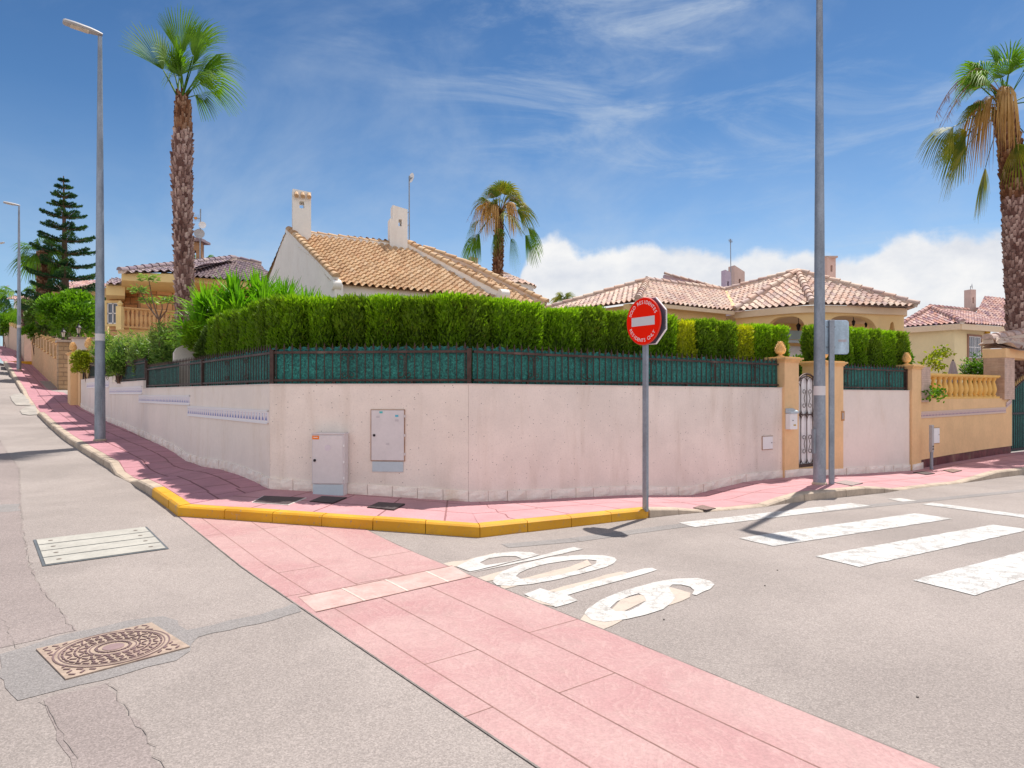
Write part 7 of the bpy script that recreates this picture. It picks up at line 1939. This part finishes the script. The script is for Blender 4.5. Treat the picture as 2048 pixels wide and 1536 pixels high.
def rect_sign():
    base=P(1663,971,11.95); root=thing('blank_road_sign','back of a blue-grey rectangular road sign on a galvanised post beside the tall lamp','road sign',(base.x,base.y,0.0),R(3))
    zt=H+(HY-640)/F*11.95
    m=MB(); m.box((0,0,zt/2),(.09,.045,zt)); m.build('post',MT['galv'],root,bevel=.006)
    zb=H+(HY-708)/F*11.95; w=.60; h=zt-zb; r=.05; pol=[]
    for cx2,cy2,a0 in ((w/2-r,h/2-r,0),(-w/2+r,h/2-r,90),(-w/2+r,-h/2+r,180),(w/2-r,-h/2+r,270)):
        for k in range(5): a=R(a0+k*22.5); pol.append((cx2+r*math.cos(a),cy2+r*math.sin(a)))
    Ms=Matrix.Translation((0.03,.035,(zt+zb)/2))@Matrix.Rotation(R(90),4,'X')
    m=MB(); m.prism(pol,-.008,.008,Ms); m.build('panel',MT['galv2'],root,bevel=.004)
    m=MB(); m.prism([(x*1.012,y*1.012) for x,y in pol],-.014,-.0085,Ms); m.build('front_film',M('blue_film',(.02,.16,.55),.35,.03,2,0),root)
    m=MB(); 
    for k in range(3): m.box((.21,.023,zb+h*.42-.014*k),(.15,.003,.006))
    m.build('maker_print',M('faint_pink_print',(.62,.45,.44),.5,.05),root)
    for f in (.2,.8):
        m=MB(); m.box((0,.024,zb+h*f),(.16,.01,.03)); m.build('clamp',MT['galv'],root)
rect_sign()
def intercom():
    a,y_,z_=onU(1863,928,-.25)[0],0,0; p=AB(a,-.25); root=thing('intercom_post','short grey post with a small slotted unit in front of the ochre wall','post',(p.x,p.y,-.15),ANG_U)
    m=MB(); m.tube([(0,0,0),(0,0,.45)],.035,10); m.build('foot',MT['galv'],root,smooth=True)
    m=MB(); m.box((0,0,.72),(.09,.07,.62)); m.build('post',MT['lampgrey'],root,bevel=.005)
    for z in (.48,.54):
        m=MB(); m.box((0,-.038,z),(.05,.006,.03)); m.build('slot',MT['dark'],root)
intercom()
def doorbell():
    p=AB(10.80,0)-NR*.052; root=thing('doorbell_panel','small grey doorbell panel in a brown recess on the right gate pillar','doorbell',(p.x,p.y,1.05),ANG_U)
    m=MB(); m.box((0,-.006,.09),(.10,.012,.20)); m.build('recess_frame',M('bell_recess',(.50,.27,.12),.8,.1),root)
    m=MB(); m.box((-.02,-.016,.09),(.04,.012,.13)); m.build('button_plate',MT['lampgrey'],root)
doorbell()
def wall_lantern(p,label,s=1.0):
    root=thing('wall_lantern',label,'lantern',tuple(p),0,'black carriage lanterns on the uphill wall')
    m=MB(); m.lathe([(.08*s,0),(.09*s,.02*s),(.03*s,.05*s),(.025*s,.14*s),(.05*s,.17*s)],n=10); m.build('stand',MT['iron_black'],root)
    m=MB(); m.lathe([(.06*s,.17*s),(.105*s,.40*s)],n=6); m.build('glass',MT['glass_lamp'],root)
    m=MB()
    for k in range(6): a=2*math.pi*k/6; m.bar((.06*s*math.cos(a),.06*s*math.sin(a),.17*s),(.108*s*math.cos(a),.108*s*math.sin(a),.41*s),.012*s)
    m.lathe([(.14*s,.40*s),(.13*s,.43*s),(.05*s,.52*s),(.04*s,.56*s),(.008*s,.62*s)],n=6); m.build('cage',MT['iron_black'],root)
q=AB(.2,30.6); wall_lantern((q.x,q.y,4.10),'black lantern on the sandstone block pillar, left of the pair',.95)
q=AB(.48,27.5); wall_lantern((q.x,q.y,4.06),'black lantern on the mauve party wall, right of the pair',1.0)
# closed parasol in the right garden
def parasol():
    b=P(1906,800,23); root=thing('closed_parasol','closed pinkish parasol standing beyond the yellow balustrade','parasol',(b.x,b.y,1.2)); zt=H+(HY-722)/F*23-1.2
    m=MB(); m.tube([(0,0,0),(0,0,zt+.05)],.022,8); m.build('pole',MT['iron_black'],root)
    m=MB(); n=24; prof=[(.03,zt),(.06,zt-.10),(.13,zt-.5),(.17,zt-.85),(.14,zt-1.0)]; b0=len(m.v)
    for r_,z in prof:
        for k in range(n): a=2*math.pi*k/n; rr=r_*(1+.28*math.cos(8*a)); m.v.append((rr*math.cos(a),rr*math.sin(a),z))
    for i in range(len(prof)-1):
        for k in range(n): m.face([b0+i*n+k,b0+(i+1)*n+k,b0+(i+1)*n+(k+1)%n,b0+i*n+(k+1)%n])
    m.build('canopy',M('parasol_cloth',(.56,.44,.44),.9,.1),root,smooth=True)
parasol()
# ---- covers and gratings
def plate(pts3,th,name,label,cat,mat,lift=.006,inner=None,group=None,inset=.0,uvscale=1):
    c=sum(pts3,Vector())/4; root=thing(name,label,cat,tuple(c),0,group)
    d=(pts3[1]-pts3[0]); m=MB(); P_=[p-c for p in pts3]; up_=Vector((0,0,1))
    b=len(m.v); m.v+=[tuple(p+up_*(lift-th)) for p in P_]+[tuple(p+up_*lift) for p in P_]
    m.face([b+4,b+5,b+6,b+7],[(0,0),(1,0),(1,1),(0,1)])
    for i in range(4): j=(i+1)%4; m.face([b+i,b+j,b+4+j,b+4+i],[(0,0)]*4)
    m.build('frame',inner or MT['cast'],root)
    P2=[p*(1-inset) for p in P_]; m=MB(); b=0; m.v+=[tuple(p+up_*(lift+.003)) for p in P2]; m.face([0,1,2,3],[(0,0),(1,0),(1,1),(0,1)]); m.build('cover',mat,root)
    return root,P2
def sw(px,py):   # point on pavement near a pixel (pavement is about 0.14 above the road by the kerb)
    # interpolate between kerb and wall base heights
    best=None
    for k in range(60):
        z=-.2+.6*k/59; Y=F*(H-z)/(py-HY); x=(px-CX)/F*Y; a,b=ab(x,Y)
        zs=pav(a,b)
        if zs is None: continue
        e=abs(zs-z)
        if best is None or e<best[0]: best=(e,Vector((x,Y,zs)))
    return best[1]
def pav(a,b):
    x,y=xy(a,b); P0=Vector((x,y,0))
    if a>1.9:
        k=interp(KR,0,a); f=(b-k[1]-.16)/(0-k[1]-.16+.06); w=lerp(ZWR,a); kp=AB(a,k[1]); h=k[2]
    elif b>1.7:
        k=interp(KL,1,b); f=(a-k[0]-.16)/(.06-k[0]-.16); w=lerp(ZWL,b); kp=AB(k[0],b); h=k[2]
    else:
        d=(_A-_K); t=max(0,min(1,(P0-_K).dot(d)/d.dot(d))); kp=_K+d*t; wp=AB(0,1.77).lerp(AB(2.01,0),t); tot=(wp-kp).length; f=((P0-kp).length-.16)/(tot-.2); w=.28-.14*t; h=.13
    f=max(0,min(1,f)); za=road(kp.x,kp.y)+h; return za+(w-za)*(f*f*(3-2*f))
def sfix(pts): 
    out=[Vector(sw(*p)) for p in pts]; z=max(v.z for v in out)
    return out
gr1=mat_grating('dark_cover_plate',(.05,.035,.04),(.085,.06,.06),(9,9))
plate(sfix([(503,1006),(527,993),(613,996),(577,1012)]),.02,'pavement_cover','dark telecom cover set in pale frame, leftmost and largest in the corner pavement','cover',gr1,.010,MT['coping'],inset=.05)
plate(sfix([(619,1004),(644,993),(694,997),(665,1008)]),.02,'pavement_cover','dark square cover directly in front of the utility cabinet','cover',gr1,.010,inset=.03)
plate(sfix([(734,1016),(757,1006),(810,1009),(788,1021)]),.02,'pavement_cover','dark square cover in front of the wall meter cabinet','cover',gr1,.010,inset=.03)
gr2=mat_grating('rusty_grating',(.10,.06,.05),(.34,.22,.19),(10,10))
gr3=mat_grating('grey_grating',(.22,.17,.17),(.42,.34,.32),(8,8))
plate(sfix([(1386,1016),(1405,1011),(1432,1018),(1412,1021)]),.02,'pavement_cover','small brown cast cover at the lowered kerb right of the round sign','cover',gr2,.010,inset=.03)
plate(sfix([(1668,966),(1690,961),(1726,967),(1704,972)]),.02,'pavement_cover','pinkish grey cover right of the sign post','cover',gr3,.010,inset=.03)
plate(sfix([(1826,946),(1845,943),(1870,947),(1852,950)]),.02,'pavement_cover','dark cover beside the boundary pillar foot','cover',gr1,.010,inset=.03)
plate(sfix([(1885,941),(1903,938),(1924,942),(1906,946)]),.02,'pavement_cover','brown cast grating near the intercom post','cover',gr2,.010,inset=.03)
# concrete slab cover in the road
def slab():
    pts=[Vector(G(*p)) for p in ((70,1081),(291,1055),(334,1098),(89,1132))]; c=sum(pts,Vector())/4; root=thing('concrete_cover','rectangular pale concrete cover of four beams with lifting holes in the left road','cover',tuple(c))
    P_=[p-c for p in pts]; mt=M('pale_concrete',(.42,.40,.36),.85,.14,4,.5,40,stain=((.26,.24,.22),.5))
    m=MB(); m.quad([tuple(p*1.03+Vector((0,0,.006))) for p in P_]); m.build('steel_frame',M('dark_steel_edge',(.12,.13,.14),.6,.2),root)
    def at(u,v): a=P_[0].lerp(P_[1],u); b=P_[3].lerp(P_[2],u); return a.lerp(b,v)
    for k in range(4):
        v0,v1=k/4+.012,(k+1)/4-.012; m=MB(); b=len(m.v)
        for z in (-.03,.012): m.v+=[tuple(at(.01,v0)+Vector((0,0,z))),tuple(at(.99,v0)+Vector((0,0,z))),tuple(at(.99,v1)+Vector((0,0,z))),tuple(at(.01,v1)+Vector((0,0,z)))]
        m.face([4,5,6,7]); 
        for i in range(4): j=(i+1)%4; m.face([i,j,4+j,4+i])
        bm_=m.build('beam',mt,root)
        for u in (.12,.88):
            m=MB(); q=at(u,(v0+v1)/2); m.lathe([(.022,.0),(.022,.0135)],c=(q.x,q.y,q.z),n=10); m.build('lifting_hole',M('lift_hole',(.16,.13,.11),.9,.2),bm_)
slab()
def manhole():
    pts=[Vector(G(*p)) for p in ((86,1298),(318,1245),(364,1300),(116,1366))]; c=sum(pts,Vector())/4; ux=(pts[1]-pts[0]+pts[2]-pts[3]).normalized(); ang=math.atan2(ux.y,ux.x); S=.42
    root=thing('manhole_cover','square rusty manhole cover with round patterned lid, in the grey repair patch','manhole cover',(c.x,c.y,c.z+.006),ang)
    rust=M('rusty_iron',(.38,.29,.23),.75,.25,10,.5,50,stain=((.22,.12,.12),.6)); rib=M('rib_iron',(.17,.11,.11),.7,.3)
    m=MB(); hx,hy=((pts[1]-pts[0]).length+(pts[2]-pts[3]).length)/4,((pts[3]-pts[0]).length+(pts[2]-pts[1]).length)/4
    m.box((0,0,0),(2*hx,2*hy,.012)); m.build('frame',rust,root)
    def blocks(name,lst,mat):
        m=MB(); z=.0075
        for x,y,l,w,a in lst:
            if abs(x)>hx-.02 or abs(y)>hy-.02: continue
            m.box((0,0,0),(l,w,.007),Matrix.Translation((x,y,z))@Matrix.Rotation(a,4,'Z'))
        return m.build(name,mat,root)
    rg=random.Random(5); fr=[]; rr=min(hx,hy)*.97
    g=-hx+.03
    n=int(2*hx/.052)
    for i in range(n):
        for j in range(n):
            x,y=-hx+.04+i*.052,-hy+.04+j*.052
            if x*x+y*y>rr*rr*1.02: fr.append((x,y,.034,.012,R(45 if (i+j)%2 else -45)))
    blocks('frame_ribs',fr,rib)
    lid=[]
    m=MB(); m.lathe([(rr,0),(rr,.009)],n=48); m.build('lid',rust,root)
    def ring(r,w):
        mm=MB(); k=48; b=0
        for q in range(k):
            a=2*math.pi*q/k
            for r_ in (r-w/2,r+w/2): mm.v.append((r_*math.cos(a),r_*math.sin(a),.0105))
        for q in range(k): q2=(q+1)%k; mm.face([2*q,2*q+1,2*q2+1,2*q2])
        mm.build('ring',rib,root)
    ring(rr*.985,.010); ring(rr*.90,.008); ring(rr*.40,.008)
    for r_,k,rad in ((.84,34,0),(.74,30,1),(.64,26,0),(.54,22,1),(.46,18,0)):
        for q in range(k):
            a=2*math.pi*q/k; lid.append((rr*r_*math.cos(a),rr*r_*math.sin(a),.036,.011,a+(math.pi/2 if not rad else (R(45) if q%2 else R(-45)))))
    m=MB()
    for x,y,l,w,a in lid: m.box((0,0,0),(l,w,.006),Matrix.Translation((x,y,.0115))@Matrix.Rotation(a,4,'Z'))
    m.build('lid_ribs',rib,root)
    m=MB(); m.lathe([(rr*.19,.008),(rr*.19,.012)],n=24); m.build('centre_disc',M('centre_disc',(.28,.19,.19),.6,.1),root)
    for q in range(26):
        a=2*math.pi*q/26; m=MB()
    m=MB()
    for q in range(30):
        a=2*math.pi*q/30; rr2=rr*.29; m.box((0,0,0),(.012,.022,.006),Matrix.Translation((rr2*math.cos(a),rr2*math.sin(a),.0115))@Matrix.Rotation(a+.3*(q%3),4,'Z'))
    m.build('raised_marks',rib,root)
manhole()
# small stones and litter on the road
for px,py in ((1555,1141),(1530,1172),(1328,1240),(1835,1395)):
    g=G(px,py); m=MB(); m.lathe([(.003,0),(.008,.003),(.007,.007),(.002,.009)],c=(g[0],g[1],g[2]),n=6)
    tag(m.build('pebble',MT['crackfill']),'tiny dark pebble on the right road asphalt','stone','pebbles scattered on the right road')
